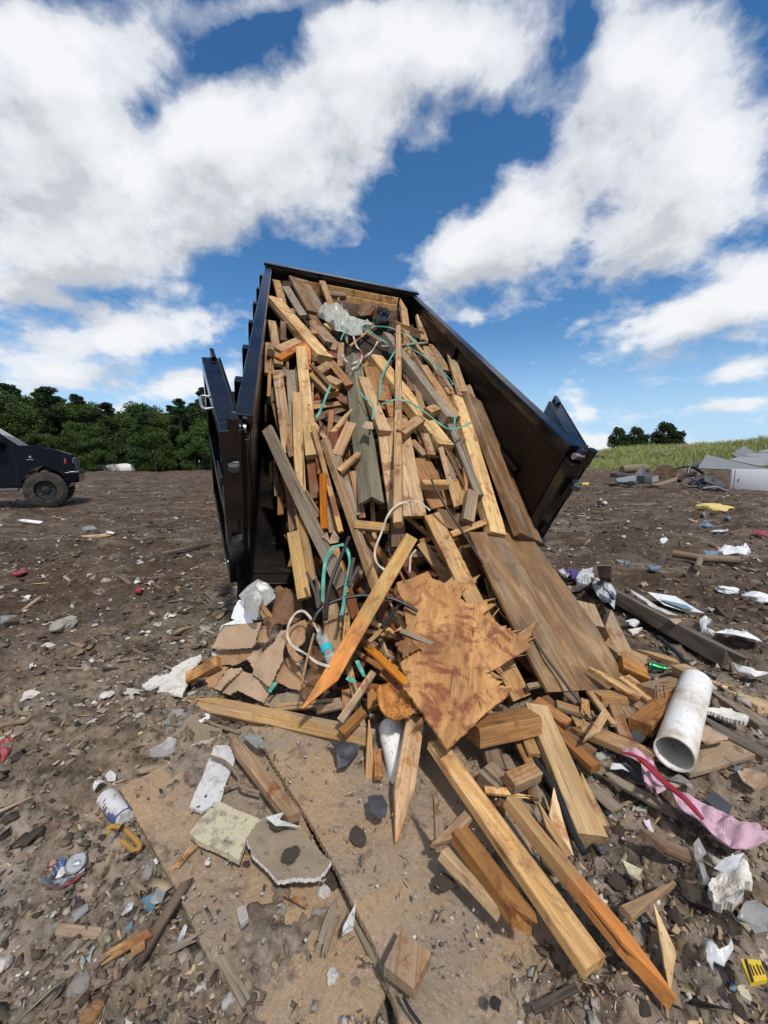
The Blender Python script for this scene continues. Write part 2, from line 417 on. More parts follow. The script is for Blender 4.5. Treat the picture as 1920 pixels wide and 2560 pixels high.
plain('sheet_metal', (0.2, 0.215, 0.23), 0.5, 0.3, 0.6, (0.2, 0.17, 0.14), dscale=4, bump=0.05, Metallic=0.35)
plain('dark_metal', (0.09, 0.092, 0.098), 0.5, 0.2, 0.4, dscale=5, Metallic=0.3)
plain('appliance_white', (0.6, 0.62, 0.65), 0.35, 0.04, 0.2, (0.4, 0.36, 0.3), dscale=4, bump=0.02)
plain('blue_paint', (0.02, 0.06, 0.22), 0.5, 0.2, 0)
plain('bag_black', (0.012, 0.012, 0.014), 0.25, 0.3, 0.1, bump=0.3)

def clear_plastic(key, col, alpha, rough=0.25):
    t = NT(key)
    co = t.coord('Object', 5.0)
    n = t.noise(co, 35, 5, 0.65)
    t.bump(n, 0.5, 0.006)
    t.out(t.mix(n, tuple(x * .75 for x in col), col), rough)
    t.L(t.math('MULTIPLY_ADD', n, 0.5, alpha - 0.25, clamp=True), t.b.inputs['Alpha'])
    M[key] = t.m
clear_plastic('film', (0.55, 0.57, 0.5), 0.62)
clear_plastic('film_white', (0.68, 0.7, 0.72), 0.62)
clear_plastic('film_grey', (0.36, 0.36, 0.34), 0.6)
clear_plastic('clear_tub', (0.62, 0.61, 0.58), 0.45, 0.15)
clear_plastic('bottle', (0.7, 0.72, 0.72), 0.3, 0.1)

# glossy black trailer paint, dusty and scratched
t = NT('black_paint'); co = t.coord('Object')
n = t.noise(co, 3.0, 6, 0.65); sc = t.ramp(t.noise(t.vscale(co, (4, 60, 9)), 1.0, 4, 0.6), [(0.62, 0.0), (0.7, 1.0)])
c = t.mix(t.math('MULTIPLY', t.ramp(n, [(0.45, 0.0), (0.75, 1.0)]), 0.3), (0.004, 0.005, 0.008), (0.035, 0.03, 0.025))
c = t.mix(t.math('MULTIPLY', sc, 0.25), c, (0.09, 0.085, 0.08))
M['black_paint'] = t.out(c, t.math('MULTIPLY_ADD', n, 0.45, -0.04), Specular_IOR_Level=0.5)
# scuffed inner walls, blackened in colour to stand for the shade inside
t = NT('scuffed_shade_black'); co = t.coord('Object')
n = t.noise(co, 2.2, 7, 0.7); sc = t.ramp(t.noise(t.vscale(co, (3, 50, 14)), 1.0, 5, 0.6, 1.2), [(0.6, 0.0), (0.69, 1.0)])
c = t.mix(t.ramp(n, [(0.4, 0.0), (0.72, 1.0)]), (0.003, 0.003, 0.0035), (0.02, 0.013, 0.009))
c = t.mix(t.math('MULTIPLY', sc, 0.4), c, (0.06, 0.053, 0.046))
t.bump(n, 0.2, 0.01)
M['scuffed_shade_black'] = t.out(c, t.math('MULTIPLY_ADD', n, 0.5, 0.15), Specular_IOR_Level=0.15)
# steel
t = NT('steel'); co = t.coord('Object'); n = t.noise(co, 25, 4)
M['steel'] = t.out(t.mix(n, (0.35, 0.36, 0.37), (0.6, 0.6, 0.6)), 0.35, Metallic=0.85)
# truck
t = NT('truck_paint'); co = t.coord('Object'); n = t.noise(co, 2.0, 5)
M['truck_paint'] = t.out(t.mix(n, (0.003, 0.004, 0.008), (0.007, 0.008, 0.012)), 0.1, Specular_IOR_Level=0.09)
t = NT('tinted_glass'); M['tinted_glass'] = t.out((0.008, 0.01, 0.014), 0.3, Specular_IOR_Level=0.06)
t = NT('lamp_glass'); M['lamp_glass'] = t.out((0.45, 0.47, 0.5), 0.08, Specular_IOR_Level=0.8, Metallic=0.4)
t = NT('red_lamp'); M['red_lamp'] = t.out((0.4, 0.04, 0.02), 0.15)
t = NT('chrome'); M['chrome'] = t.out((0.6, 0.62, 0.64), 0.15, Metallic=1.0)
t = NT('tyre'); co = t.coord('Object'); n = t.noise(co, 7, 5)
t.bump(t.noise(co, 40, 3), 0.5, 0.01)
M['tyre'] = t.out(t.mix(t.ramp(n, [(0.4, 0.0), (0.7, 1.0)]), (0.018, 0.016, 0.014), (0.075, 0.055, 0.04)), 0.9)
# colour attribute material for scattered pieces
t = NT('scatter'); a = t.N('Attribute', attribute_name='tint'); co = t.coord('Object')
n = t.noise(co, 45, 4, 0.65); c = t.mix(n, (0.55, 0.55, 0.55), (1.3, 1.3, 1.3))
t.bump(n, 0.5, 0.01)
M['scatter'] = t.out(t.mix(1.0, a.outputs['Color'], c, 'MULTIPLY'), 0.9)

# mud ground
t = NT('mud'); co = t.coord('Object')
n0 = t.noise(co, 0.22, 5, 0.6); n1 = t.noise(co, 0.9, 6, 0.65, 0.5); n2 = t.noise(co, 5.5, 7, 0.7, 0.6); n3 = t.noise(co, 27, 6, 0.7); n4 = t.noise(co, 110, 4, 0.7)
c = t.mix(t.ramp(n2, [(0.3, 0.0), (0.7, 1.0)]), (0.026, 0.0165, 0.0105), (0.105, 0.067, 0.04))
# paler, greyer dried crust around the tipping spot
ln = t.N('VectorMath', operation='LENGTH'); t.L(co, ln.inputs[0])
near = t.N('MapRange', interpolation_type='SMOOTHSTEP'); t.L(t.math('MULTIPLY_ADD', n1, 5.0, ln.outputs['Value']), near.inputs['Value'])
near.inputs['From Min'].default_value = 4.0; near.inputs['From Max'].default_value = 7.5; near.inputs['To Min'].default_value = 1; near.inputs['To Max'].default_value = 0
crust = t.mix(n3, (0.115, 0.084, 0.058), (0.46, 0.365, 0.27))
c = t.mix(t.math('MULTIPLY', near.outputs[0], t.ramp(n2, [(0.36, 0.12), (0.62, 0.95)])), c, crust)
ash = t.math('MULTIPLY', t.ramp(n1, [(0.44, 0.0), (0.62, 1.0)]), t.ramp(n3, [(0.36, 0.0), (0.58, 1.0)]))
c = t.mix(t.math('MULTIPLY', ash, t.math('MULTIPLY_ADD', near.outputs[0], 0.46, 0.16)), c, (0.40, 0.355, 0.31))
st_ = t.noise(t.vscale(co, (0.9, 2.6, 1.0)), 1.0, 6, 0.68, 0.6)
c = t.mix(t.math('MULTIPLY', t.ramp(st_, [(0.53, 0.0), (0.66, 1.0)]), 0.6), c, t.mix(n3, (0.15, 0.11, 0.078), (0.36, 0.30, 0.24)))
c = t.mix(t.math('MULTIPLY', t.ramp(st_, [(0.34, 1.0), (0.46, 0.0)]), 0.6), c, (0.028, 0.0185, 0.0125))
clay = t.ramp(n0, [(0.56, 0.0), (0.68, 1.0)])
c = t.mix(t.math('MULTIPLY', clay, 0.4), c, (0.19, 0.085, 0.035))
wet = t.ramp(n3, [(0.3, 1.0), (0.43, 0.0)])
c = t.mix(t.math('MULTIPLY', wet, 0.8), c, (0.024, 0.016, 0.011))
sp = t.ramp(n4, [(0.64, 0.0), (0.7, 1.0)])
c = t.mix(t.math('MULTIPLY', sp, 0.7), c, (0.42, 0.37, 0.31))
b1 = t.bump(n2, 0.5, 0.06); b2 = t.bump(n3, 0.7, 0.02, b1); t.bump(n4, 0.5, 0.006, b2)
M['mud'] = t.out(c, 0.9, Specular_IOR_Level=0.25)

# mud-covered sheet boards lying in the foreground
t = NT('muddy_sheet'); co = t.coord('Object')
n1 = t.noise(co, 2.6, 8, 0.68, 0.5); n2 = t.noise(co, 11, 8, 0.72, 0.4); n3 = t.noise(co, 70, 6, 0.72); fl = t.noise(t.vscale(co, (14, 70, 14)), 1.0, 5, 0.65, 2.2)
c = t.mix(fl, (0.25, 0.16, 0.088), (0.54, 0.37, 0.215))
c = t.mix(t.ramp(n1, [(0.40, 0.0), (0.58, 0.9)]), c, t.mix(n3, (0.16, 0.123, 0.09), (0.38, 0.305, 0.23)))
c = t.mix(t.math('MULTIPLY', t.ramp(n2, [(0.55, 0.0), (0.63, 1.0)]), 0.75), c, (0.1, 0.075, 0.053))
c = t.mix(t.math('MULTIPLY', t.ramp(n2, [(0.33, 1.0), (0.42, 0.0)]), 0.45), c, (0.40, 0.35, 0.29))
c = t.mix(t.math('MULTIPLY', t.ramp(n3, [(0.6, 0.0), (0.67, 1.0)]), 0.75), c, (0.5, 0.42, 0.32))
c = t.mix(t.math('MULTIPLY', t.ramp(n3, [(0.33, 1.0), (0.41, 0.0)]), 0.7), c, (0.05, 0.037, 0.027))
b1 = t.bump(n2, 0.7, 0.03); t.bump(n3, 0.7, 0.008, b1)
M['muddy_sheet'] = t.out(c, 0.92)

def leafmat(key, c0, c1, scale=0.35):
    t = NT(key); co = t.N('TexCoord').outputs['Object']; oi = t.N('ObjectInfo').outputs['Random']
    n = t.noise(co, scale, 4); n2 = t.noise(co, scale * 9, 3)
    c = t.mix(t.math('ADD', t.math('MULTIPLY', n, 0.6), t.math('MULTIPLY', n2, 0.4)), c0, c1)
    h = t.N('HueSaturation'); t.L(c, h.inputs['Color']); t.L(t.math('MULTIPLY_ADD', oi, 0.6, 0.7), h.inputs['Value'])
    t.L(t.math('MULTIPLY_ADD', oi, 0.03, 0.485), h.inputs['Hue'])
    t.out(h.outputs[0], 0.75, Specular_IOR_Level=0.2)
    M[key] = t.m
leafmat('pine_leaf', (0.01, 0.023, 0.009), (0.036, 0.066, 0.022))
leafmat('broad_leaf', (0.021, 0.044, 0.01), (0.08, 0.132, 0.03))
leafmat('lone_leaf', (0.012, 0.026, 0.008), (0.04, 0.07, 0.02))
leafmat('grass', (0.13, 0.17, 0.045), (0.38, 0.38, 0.15), 0.25)
# ------------------------------------------------------------------ world: physical sky with broken cumulus
SUN_EL, SUN_AZ = R(57), R(157)      # azimuth measured from +Y towards +X (sun high, behind the viewer's right shoulder)
w = bpy.data.worlds.new('World'); SC.world = w; w.use_nodes = True
wt = w.node_tree
class WT(NT):
    def __init__(s, t): s.t = t; s.n = t.nodes
g = bpy.data.node_groups.new('cloud_density', 'ShaderNodeTree')
g.interface.new_socket('Dir', in_out='INPUT', socket_type='NodeSocketVector')
g.interface.new_socket('Density', in_out='OUTPUT', socket_type='NodeSocketFloat')
G = WT(g); gi = g.nodes.new('NodeGroupInput'); go = g.nodes.new('NodeGroupOutput')
sx = G.N('SeparateXYZ'); G.L(gi.outputs[0], sx.inputs[0])
dx, dy, dz = sx.outputs
yy = G.math('MAXIMUM', dy, 0.08)
u = G.math('DIVIDE', dx, yy); v = G.math('DIVIDE', dz, yy)
uv = G.N('CombineXYZ'); G.L(u, uv.inputs[0]); G.L(v, uv.inputs[1])
# cloud-layer coordinates for the fractal detail
hh = G.math('ADD', G.math('ABSOLUTE', dz), 0.40)
pc = G.N('CombineXYZ'); G.L(G.math('DIVIDE', dx, hh), pc.inputs[0]); G.L(G.math('DIVIDE', dy, hh), pc.inputs[1]); pc.inputs[2].default_value = 3.7
nz = G.noise(pc.outputs[0], 5.2, 11, 0.58, 0.15)
nl = G.noise(pc.outputs[0], 1.1, 3, 0.5)
# warp of the mass outlines
wn = G.N('TexNoise'); wn.inputs['Scale'].default_value = 2.2; wn.inputs['Detail'].default_value = 3; G.L(pc.outputs[0], wn.inputs['Vector'])
wv = G.N('VectorMath', operation='MULTIPLY_ADD'); G.L(wn.outputs['Color'], wv.inputs[0]); wv.inputs[1].default_value = (0.22, 0.16, 0); G.L(uv.outputs[0], wv.inputs[2])
w2 = G.N('VectorMath', operation='SUBTRACT'); G.L(wv.outputs[0], w2.inputs[0]); w2.inputs[1].default_value = (0.11, 0.08, 0)
UVW = w2.outputs[0]
# cloud masses: centre x, y, radii, tilt (deg), weight - surveyed on the 1659-wide view
BLOBS = [(180, 330, 330, 240, 0, 1.15), (640, 330, 250, 180, 15, 1.25), (730, 180, 120, 110, 0, .7), (120, 80, 300, 100, 0, .8), (130, 530, 280, 95, 0, .9), (430, 480, 180, 90, 15, .8),
         (960, 95, 235, 88, -12, .76), (560, 20, 240, 50, 0, .6), (1490, 170, 215, 200, 0, 1.1), (1320, 300, 130, 90, 0, .4), (1520, 400, 230, 120, 0, 1.1), (1180, 470, 210, 100, 25, 1.05), (1000, 560, 170, 70, 20, .95), (1330, 520, 200, 90, 0, .8),
         (1490, 690, 210, 62, 18, 1.1), (1640, 600, 110, 90, 0, .9), (1570, 790, 130, 40, 12, .95), (100, 785, 170, 60, -8, 1.05), (320, 705, 190, 66, -5, .9), (30, 640, 170, 45, 0, .6), (400, 845, 170, 40, 15, .95), (520, 835, 60, 40, 10, .7),
         (1090, 285, 40, 40, 0, .35), (530, 660, 50, 45, 0, .35), (1030, 690, 60, 40, 0, .38), (1255, 715, 30, 16, 20, .45), (1250, 900, 80, 45, 0, .7), (1590, 870, 160, 30, 6, .55), (1290, 955, 130, 18, 0, .7), (1560, 950, 160, 20, 0, .6), (940, 285, 60, 45, 35, .4),
         (340, 235, 130, 60, 35, -.62), (500, 105, 170, 50, 38, -.42), (1000, 290, 170, 90, 0, -.42), (1260, 120, 70, 120, -15, -.4), (650, 620, 230, 70, 0, -.5), (1100, 770, 230, 70, 0, -.5), (1050, 410, 90, 60, 30, -.3), (640, 30, 130, 30, 30, -.5), (250, 860, 130, 28, 0, -.45), (520, 600, 110, 60, 0, -.4), (220, 640, 150, 22, 0, -.25)]
tot = None
def uvpix(x, y):
    d = ray(*V('z', x, y)); return np.array([d[0] / d[1], d[2] / d[1]])
for (cx, cy, rx, ry, an, wt_) in BLOBS:
    c0 = uvpix(cx, cy); ca, sa = math.cos(R(an)), math.sin(R(an))
    ex = uvpix(cx + rx * ca, cy - rx * sa) - c0; ey = uvpix(cx + ry * sa, cy + ry * ca) - c0
    sub = G.N('VectorMath', operation='SUBTRACT'); G.L(UVW, sub.inputs[0]); sub.inputs[1].default_value = (c0[0], c0[1], 0)
    Mi = np.linalg.inv(np.array([[ex[0], ey[0]], [ex[1], ey[1]]]))
    d1 = G.N('VectorMath', operation='DOT_PRODUCT'); G.L(sub.outputs[0], d1.inputs[0]); d1.inputs[1].default_value = (Mi[0, 0], Mi[0, 1], 0)
    d2 = G.N('VectorMath', operation='DOT_PRODUCT'); G.L(sub.outputs[0], d2.inputs[0]); d2.inputs[1].default_value = (Mi[1, 0], Mi[1, 1], 0)
    q = G.math('MULTIPLY_ADD', d1.outputs['Value'], d1.outputs['Value'], G.math('MULTIPLY', d2.outputs['Value'], d2.outputs['Value']))
    e = G.math('POWER', 2.718, G.math('MULTIPLY', q, -1.45))
    tot = G.math('MULTIPLY_ADD', e, wt_, tot if tot is not None else 0.0)
tot = G.math('MINIMUM', tot, 1.15)
# behind and beside the view the layer is broken by the noise alone
front = G.N('MapRange', interpolation_type='SMOOTHSTEP'); G.L(dy, front.inputs['Value']); front.inputs['From Min'].default_value = 0.1; front.inputs['From Max'].default_value = 0.35
mx = G.N('Mix', data_type='FLOAT'); G.L(front.outputs[0], mx.inputs[0]); G.L(G.math('MULTIPLY', nl, 1.2), mx.inputs[2]); G.L(tot, mx.inputs[3])
wisp = G.noise(pc.outputs[0], 17.0, 7, 0.62, 0.4)
den = G.math('ADD', G.math('MULTIPLY', mx.outputs[0], 0.80), G.math('MULTIPLY', G.math('SUBTRACT', nz, 0.5), 2.35))
den = G.math('ADD', den, G.math('MULTIPLY', G.math('SUBTRACT', nl, 0.5), 0.45))
den = G.math('ADD', den, G.math('MULTIPLY', G.math('SUBTRACT', wisp, 0.5), 0.5))
G.L(den, go.inputs[0])

Wd = WT(wt); bg = wt.nodes['Background']
tc = Wd.N('TexCoord').outputs['Generated']
sky = Wd.N('TexSky', sky_type='NISHITA', sun_disc=False, sun_elevation=SUN_EL, sun_rotation=SUN_AZ, air_density=1.0, dust_density=0.15, ozone_density=2.2)
gd = Wd.N('Group'); gd.node_tree = g; Wd.L(tc, gd.inputs[0])
sv = Wd.N('VectorMath', operation='ADD'); Wd.L(tc, sv.inputs[0]); sv.inputs[1].default_value = (0.035, -0.02, 0.075)
nrm = Wd.N('VectorMath', operation='NORMALIZE'); Wd.L(sv.outputs[0], nrm.inputs[0])
g2 = Wd.N('Group'); g2.node_tree = g; Wd.L(nrm.outputs[0], g2.inputs[0])
al = Wd.ramp(gd.outputs[0], [(0.08, 0.0), (0.30, 0.30), (0.52, 0.80), (0.86, 1.0)])
# fluffy self-shading: compare density here with the density a little nearer the sun
lit = Wd.math('SUBTRACT', gd.outputs[0], g2.outputs[0])
thick = Wd.math('MULTIPLY_ADD', gd.outputs[0], 0.3, Wd.math('MULTIPLY', g2.outputs[0], 0.7))
shade = Wd.ramp(Wd.math('SUBTRACT', Wd.math('MULTIPLY', thick, 0.78), Wd.math('MULTIPLY', lit, 0.6)), [(0.1, (0.95, 0.965, 0.99)), (0.42, (0.88, 0.9, 0.93)), (0.74, (0.78, 0.80, 0.835)), (1.2, (0.62, 0.645, 0.685))])
shv = Wd.N('VectorMath', operation='SCALE'); Wd.L(shade, shv.inputs[0]); shv.inputs['Scale'].default_value = 8.4
hs = Wd.N('HueSaturation'); Wd.L(sky.outputs[0], hs.inputs['Color']); hs.inputs['Saturation'].default_value = 1.28; hs.inputs['Value'].default_value = 1.15
sz = Wd.N('SeparateXYZ'); Wd.L(tc, sz.inputs[0])
hz = Wd.N('MapRange', interpolation_type='SMOOTHSTEP'); Wd.L(sz.outputs[2], hz.inputs['Value']); hz.inputs['From Min'].default_value = -0.02; hz.inputs['From Max'].default_value = 0.30; hz.inputs['To Min'].default_value = 0.92; hz.inputs['To Max'].default_value = 0.0
air = Wd.mix(hz.outputs[0], hs.outputs[0], (3.9, 5.9, 8.3, 1))
fin = Wd.mix(al, air, shv.outputs[0])
Wd.L(fin, bg.inputs['Color']); bg.inputs['Strength'].default_value = 0.1

sd = bpy.data.lights.new('sun', 'SUN'); sd.energy = 3.0; sd.angle = R(3.5); sd.color = (1.0, 0.955, 0.88)
so = bpy.data.objects.new('sun', sd); COL.objects.link(so)
dirv = Vector((math.sin(SUN_AZ) * math.cos(SUN_EL), math.cos(SUN_AZ) * math.cos(SUN_EL), math.sin(SUN_EL)))
so.rotation_euler = dirv.to_track_quat('Z', 'Y').to_euler(); so.location = (4, -6, 12)
SC.view_settings.view_transform = 'Standard'; SC.view_settings.look = 'None'; SC.view_settings.exposure = 0.2; SC.view_settings.gamma = 1.0
SC.render.engine = 'CYCLES'
w.cycles.sampling_method = 'NONE'
SC.cycles.use_adaptive_sampling = True; SC.cycles.adaptive_threshold = 0.015
SC.cycles.use_denoising = True
SC.cycles.max_bounces = 6; SC.cycles.diffuse_bounces = 3; SC.cycles.glossy_bounces = 3; SC.cycles.transparent_max_bounces = 12
# ------------------------------------------------------------------ ground sheet
def build_ground():
    f = np.linspace(-66, 66, 620); c1 = np.linspace(69, 180, 26); 
    ang = np.radians(np.concatenate([-c1[::-1], f, c1[:-1]]))
    rr = np.concatenate([[0.0], np.geomspace(0.3, 16, 400), np.geomspace(16.4, 90, 110), np.geomspace(96, 900, 18)])
    A, Rr = np.meshgrid(ang, rr); X = Rr * np.sin(A); Y = Rr * np.cos(A); Z = gz(X, Y)
    # soil drawn down under the sheet boards and pile so that they stay clear
    vs = np.stack([X, Y, Z], -1).reshape(-1, 3); n = len(ang); m = len(rr)
    i = np.arange(m - 1)[:, None] * n; j = np.arange(n)[None]; j2 = (j + 1) % n
    q = np.stack([i + j, i + j2, i + n + j2, i + n + j], -1).reshape(-1, 4)
    me = bpy.data.meshes.new('ground'); me.vertices.add(len(vs)); me.vertices.foreach_set('co', vs.ravel())
    me.loops.add(q.size); me.loops.foreach_set('vertex_index', q.ravel().astype(np.int32)); me.polygons.add(len(q))
    me.polygons.foreach_set('loop_start', np.arange(0, q.size, 4, dtype=np.int32)); me.polygons.foreach_set('loop_total', np.full(len(q), 4, dtype=np.int32))
    me.update(); me.validate()
    o = link('ground', me, M['mud'], smooth=True); kind(o, 'structure')
build_ground()

BOARDS = [([(298, 1966), (430, 1900), (545, 1840), (640, 1800), (700, 1880), (770, 2070), (860, 2230), (935, 2380), (960, 2440), (700, 2440), (560, 2400), (498, 2345), (462, 2270), (430, 2205), (380, 2110), (330, 2020)], .062),
          ([(628, 1815), (725, 1970), (765, 2031), (859, 2201), (935, 2353), (985, 2480), (1200, 2440), (1300, 2300), (1330, 2100), (1300, 1950), (1150, 1840), (900, 1800)], .078)]
def board_top(x, y):
    """height of the two sheet boards lying in the foreground, -1 elsewhere"""
    out = np.full(np.shape(x), -1.0)
    for P, h in BOARDS:
        W = np.array([(CAM + ray(a, b) * ghit(a, b, h))[:2] for a, b in P]); r = np.zeros(np.shape(x), bool); j = len(W) - 1
        for i in range(len(W)):
            with np.errstate(divide='ignore', invalid='ignore'):
                c = ((W[i, 1] > y) != (W[j, 1] > y)) & (x < (W[j, 0] - W[i, 0]) * (y - W[i, 1]) / (W[j, 1] - W[i, 1]) + W[i, 0])
            r ^= c; j = i
        out = np.where(r, np.maximum(out, h), out)
    return out
# ------------------------------------------------------------------ scattered small debris (nobody could count it)
def scatter(name, n, seed, shape, size, tints, label, rmin=0.75, rmax=16, lift=0.3, amax=52, flat=1.0, avoid=False, clump=0):
    rg = np.random.default_rng(seed)
    a = rg.uniform(-amax, amax, n); o_ = rg.uniform(0, 1, n) < .14; a = np.radians(np.where(o_, np.sign(a) * rg.uniform(amax, 125, n), a)); r = np.exp(rg.uniform(np.log(rmin), np.log(rmax), n))
    x = r * np.sin(a); y = r * np.cos(a)
    if clump:
        k = fbm(x * clump, y * clump, seed, 3) > rg.uniform(-0.35, 0.25, n); x = x[k]; y = y[k]; r = r[k]; n = len(x)
    s = np.exp(rg.uniform(np.log(size[0]), np.log(size[1]), n)) * (0.75 + 0.28 * np.sqrt(r))
    bt = board_top(x, y); k = (bt < 0) | ((rg.uniform(0, 1, n) < .2) & (s < .009)); x, y, r, s, bt = x[k], y[k], r[k], s[k], bt[k]; n = len(x)
    z = np.maximum(gz(x, y), bt)
    if shape == 'clod':
        bm = bmesh.new(); bmesh.ops.create_icosphere(bm, subdivisions=1 if n > 2500 else 2, radius=1); bv = np.array([v.co for v in bm.verts]); bf = [tuple(v.index for v in f.verts) for f in bm.faces]; bm.free()
        dim = np.stack([rg.uniform(.6, 1.2, n), rg.uniform(.6, 1.2, n), rg.uniform(.3, .7, n) * flat], -1)
        jit = 0.36
    elif shape == 'chip':
        bv = np.array([(sx, sy, sz) for sx in (-1, 1) for sy in (-1, 1) for sz in (-1, 1)], float)
        bf = [(0, 1, 3, 2), (4, 6, 7, 5), (0, 4, 5, 1), (2, 3, 7, 6), (0, 2, 6, 4), (1, 5, 7, 3)]
        dim = np.stack([rg.uniform(.7, 2.2, n), rg.uniform(.15, .5, n), rg.uniform(.05, .15, n)], -1); jit = 0.3
    else:  # scrap: small crumpled sheet
        gx = np.linspace(-1, 1, 4); bv = np.array([(p, q, 0) for p in gx for q in gx]); bf = [(i * 4 + j, i * 4 + j + 1, i * 4 + j + 5, i * 4 + j + 4) for i in range(3) for j in range(3)]
        dim = np.stack([rg.uniform(.5, 1.3, n), rg.uniform(.3, 1.0, n), np.ones(n)], -1); jit = 0.28
    nv = len(bv)
    P = np.repeat(bv[None], n, 0) * (1 + rg.normal(0, jit, (n, nv, 1)) if shape == 'clod' else 1)
    if shape != 'clod': P = P + rg.normal(0, jit, (n, nv, 3)) * (np.array([1, 1, 1.0]) if shape == 'chip' else np.array([.5, .5, 1.1]))
    P = P * dim[:, None] * s[:, None, None]
    th = rg.uniform(0, 2 * np.pi, n); tl = rg.normal(0, .28, n); t2 = rg.normal(0, .28, n)
    ca, sa = np.cos(tl)[:, None], np.sin(tl)[:, None]
    yv, zv = P[..., 1] * ca - P[..., 2] * sa, P[..., 1] * sa + P[..., 2] * ca; P[..., 1], P[..., 2] = yv, zv
    ca, sa = np.cos(t2)[:, None], np.sin(t2)[:, None]
    xv, zv = P[..., 0] * ca + P[..., 2] * sa, -P[..., 0] * sa + P[..., 2] * ca; P[..., 0], P[..., 2] = xv, zv
    ca, sa = np.cos(th)[:, None], np.sin(th)[:, None]
    xv, yv = P[..., 0] * ca - P[..., 1] * sa, P[..., 0] * sa + P[..., 1] * ca; P[..., 0], P[..., 1] = xv, yv
    P += np.stack([x, y, z + lift * s * dim[:, 2] * (1 if shape != 'scrap' else .3)], -1)[:, None]
    F = (np.array(bf)[None] + (np.arange(n) * nv)[:, None, None]).reshape(-1, len(bf[0])).astype(np.int32)
    me = bpy.data.meshes.new(name); me.vertices.add(n * nv); me.vertices.foreach_set('co', P.reshape(-1)); k = F.shape[1]
    me.loops.add(F.size); me.loops.foreach_set('vertex_index', F.ravel()); me.polygons.add(len(F))
    me.polygons.foreach_set('loop_start', np.arange(0, F.size, k, dtype=np.int32)); me.polygons.foreach_set('loop_total', np.full(len(F), k, dtype=np.int32)); me.update()
    tn = np.array(tints)[rg.integers(0, len(tints), n)] * rg.uniform(.65, 1.3, (n, 1)) * rg.uniform(.93, 1.07, (n, 3))
    at = me.color_attributes.new('tint', 'FLOAT_COLOR', 'POINT')
    at.data.foreach_set('color', np.concatenate([np.repeat(tn, nv, 0), np.ones((n * nv, 1))], 1).ravel().astype(np.float32))
    o = link(name, me, M['scatter']); kind(o, 'stuff'); o['label'] = label; o['category'] = 'debris'
mudt = [(.08, .056, .038), (.115, .08, .053), (.17, .127, .09), (.05, .034, .024), (.25, .2, .15), (.14, .104, .074)]
scatter('mud_clods', 15000, 1, 'clod', (.004, .016), mudt, 'dark crumbled mud clods strewn over the whole tipping ground', rmax=18, clump=1.5)
scatter('mud_lumps', 700, 2, 'clod', (.014, .034), mudt[:4], 'larger rough lumps of churned brown mud', rmin=1.0, rmax=30, flat=.7, clump=.8)
scatter('gravel', 12000, 3, 'clod', (.002, .008), [(.3, .27, .24), (.42, .39, .36), (.36, .31, .25), (.28, .235, .18), (.22, .2, .18), (.5, .47, .43)], 'pale grit and small gravel in the mud', rmax=9, clump=1.2)
scatter('pebbles', 500, 4, 'clod', (.008, .022), [(.3, .28, .25), (.4, .37, .34), (.25, .21, .18), (.34, .3, .24)], 'grey and white stones trodden into the mud', rmax=12, clump=.9)
scatter('wood_chips', 8000, 5, 'chip', (.004, .015), [(.34, .24, .14), (.25, .16, .09), (.16, .11, .07), (.45, .33, .2), (.1, .07, .05)], 'splintered wood chips and straw coloured slivers', rmax=14, lift=1.5)
scatter('bark_strips', 1100, 6, 'chip', (.01, .036), [(.15, .105, .07), (.22, .155, .1), (.1, .072, .05), (.28, .21, .145)], 'long weathered bark and lath strips lying in the mud', rmin=1.1, rmax=26, lift=2.5)
scatter('litter_scraps', 1100, 7, 'scrap', (.008, .03), [(.45, .45, .45), (.55, .55, .55), (.36, .34, .32), (.3, .3, .3), (.5, .45, .38), (.36, .19, .16), (.12, .2, .28), (.45, .36, .23), (.17, .14, .11), (.2, .16, .12)], 'tiny torn plastic and paper scraps across the field', rmin=1.2, rmax=26, lift=1, clump=.5)
scatter('far_clods', 9000, 8, 'clod', (.01, .036), [tuple(c * .75 for c in q) for q in mudt], 'coarse clods roughening the far field', rmin=4.0, rmax=44, amax=50, clump=.5)
scatter('rubble', 4200, 9, 'clod', (.008, .026), [(.34, .3, .25), (.45, .41, .36), (.24, .19, .14), (.16, .11, .075), (.05, .034, .024), (.3, .2, .13)], 'crushed pale and brown rubble pressed into the field', rmin=2.2, rmax=24, flat=.5, clump=.7)
scatter('crushed_litter', 1700, 10, 'scrap', (.01, .03), [(.5, .5, .5), (.42, .4, .37), (.33, .3, .27), (.55, .52, .47), (.3, .22, .15), (.17, .12, .08)], 'flattened pale scraps and film bits over the field', rmin=2.5, rmax=24, lift=.8, clump=.6)
scatter('lath_scraps', 1300, 11, 'chip', (.014, .05), [(.3, .21, .13), (.2, .14, .09), (.1, .07, .045), (.36, .28, .2)], 'broken laths and twigs pressed into the far mud', rmin=3.0, rmax=24, lift=2.0, clump=.7)
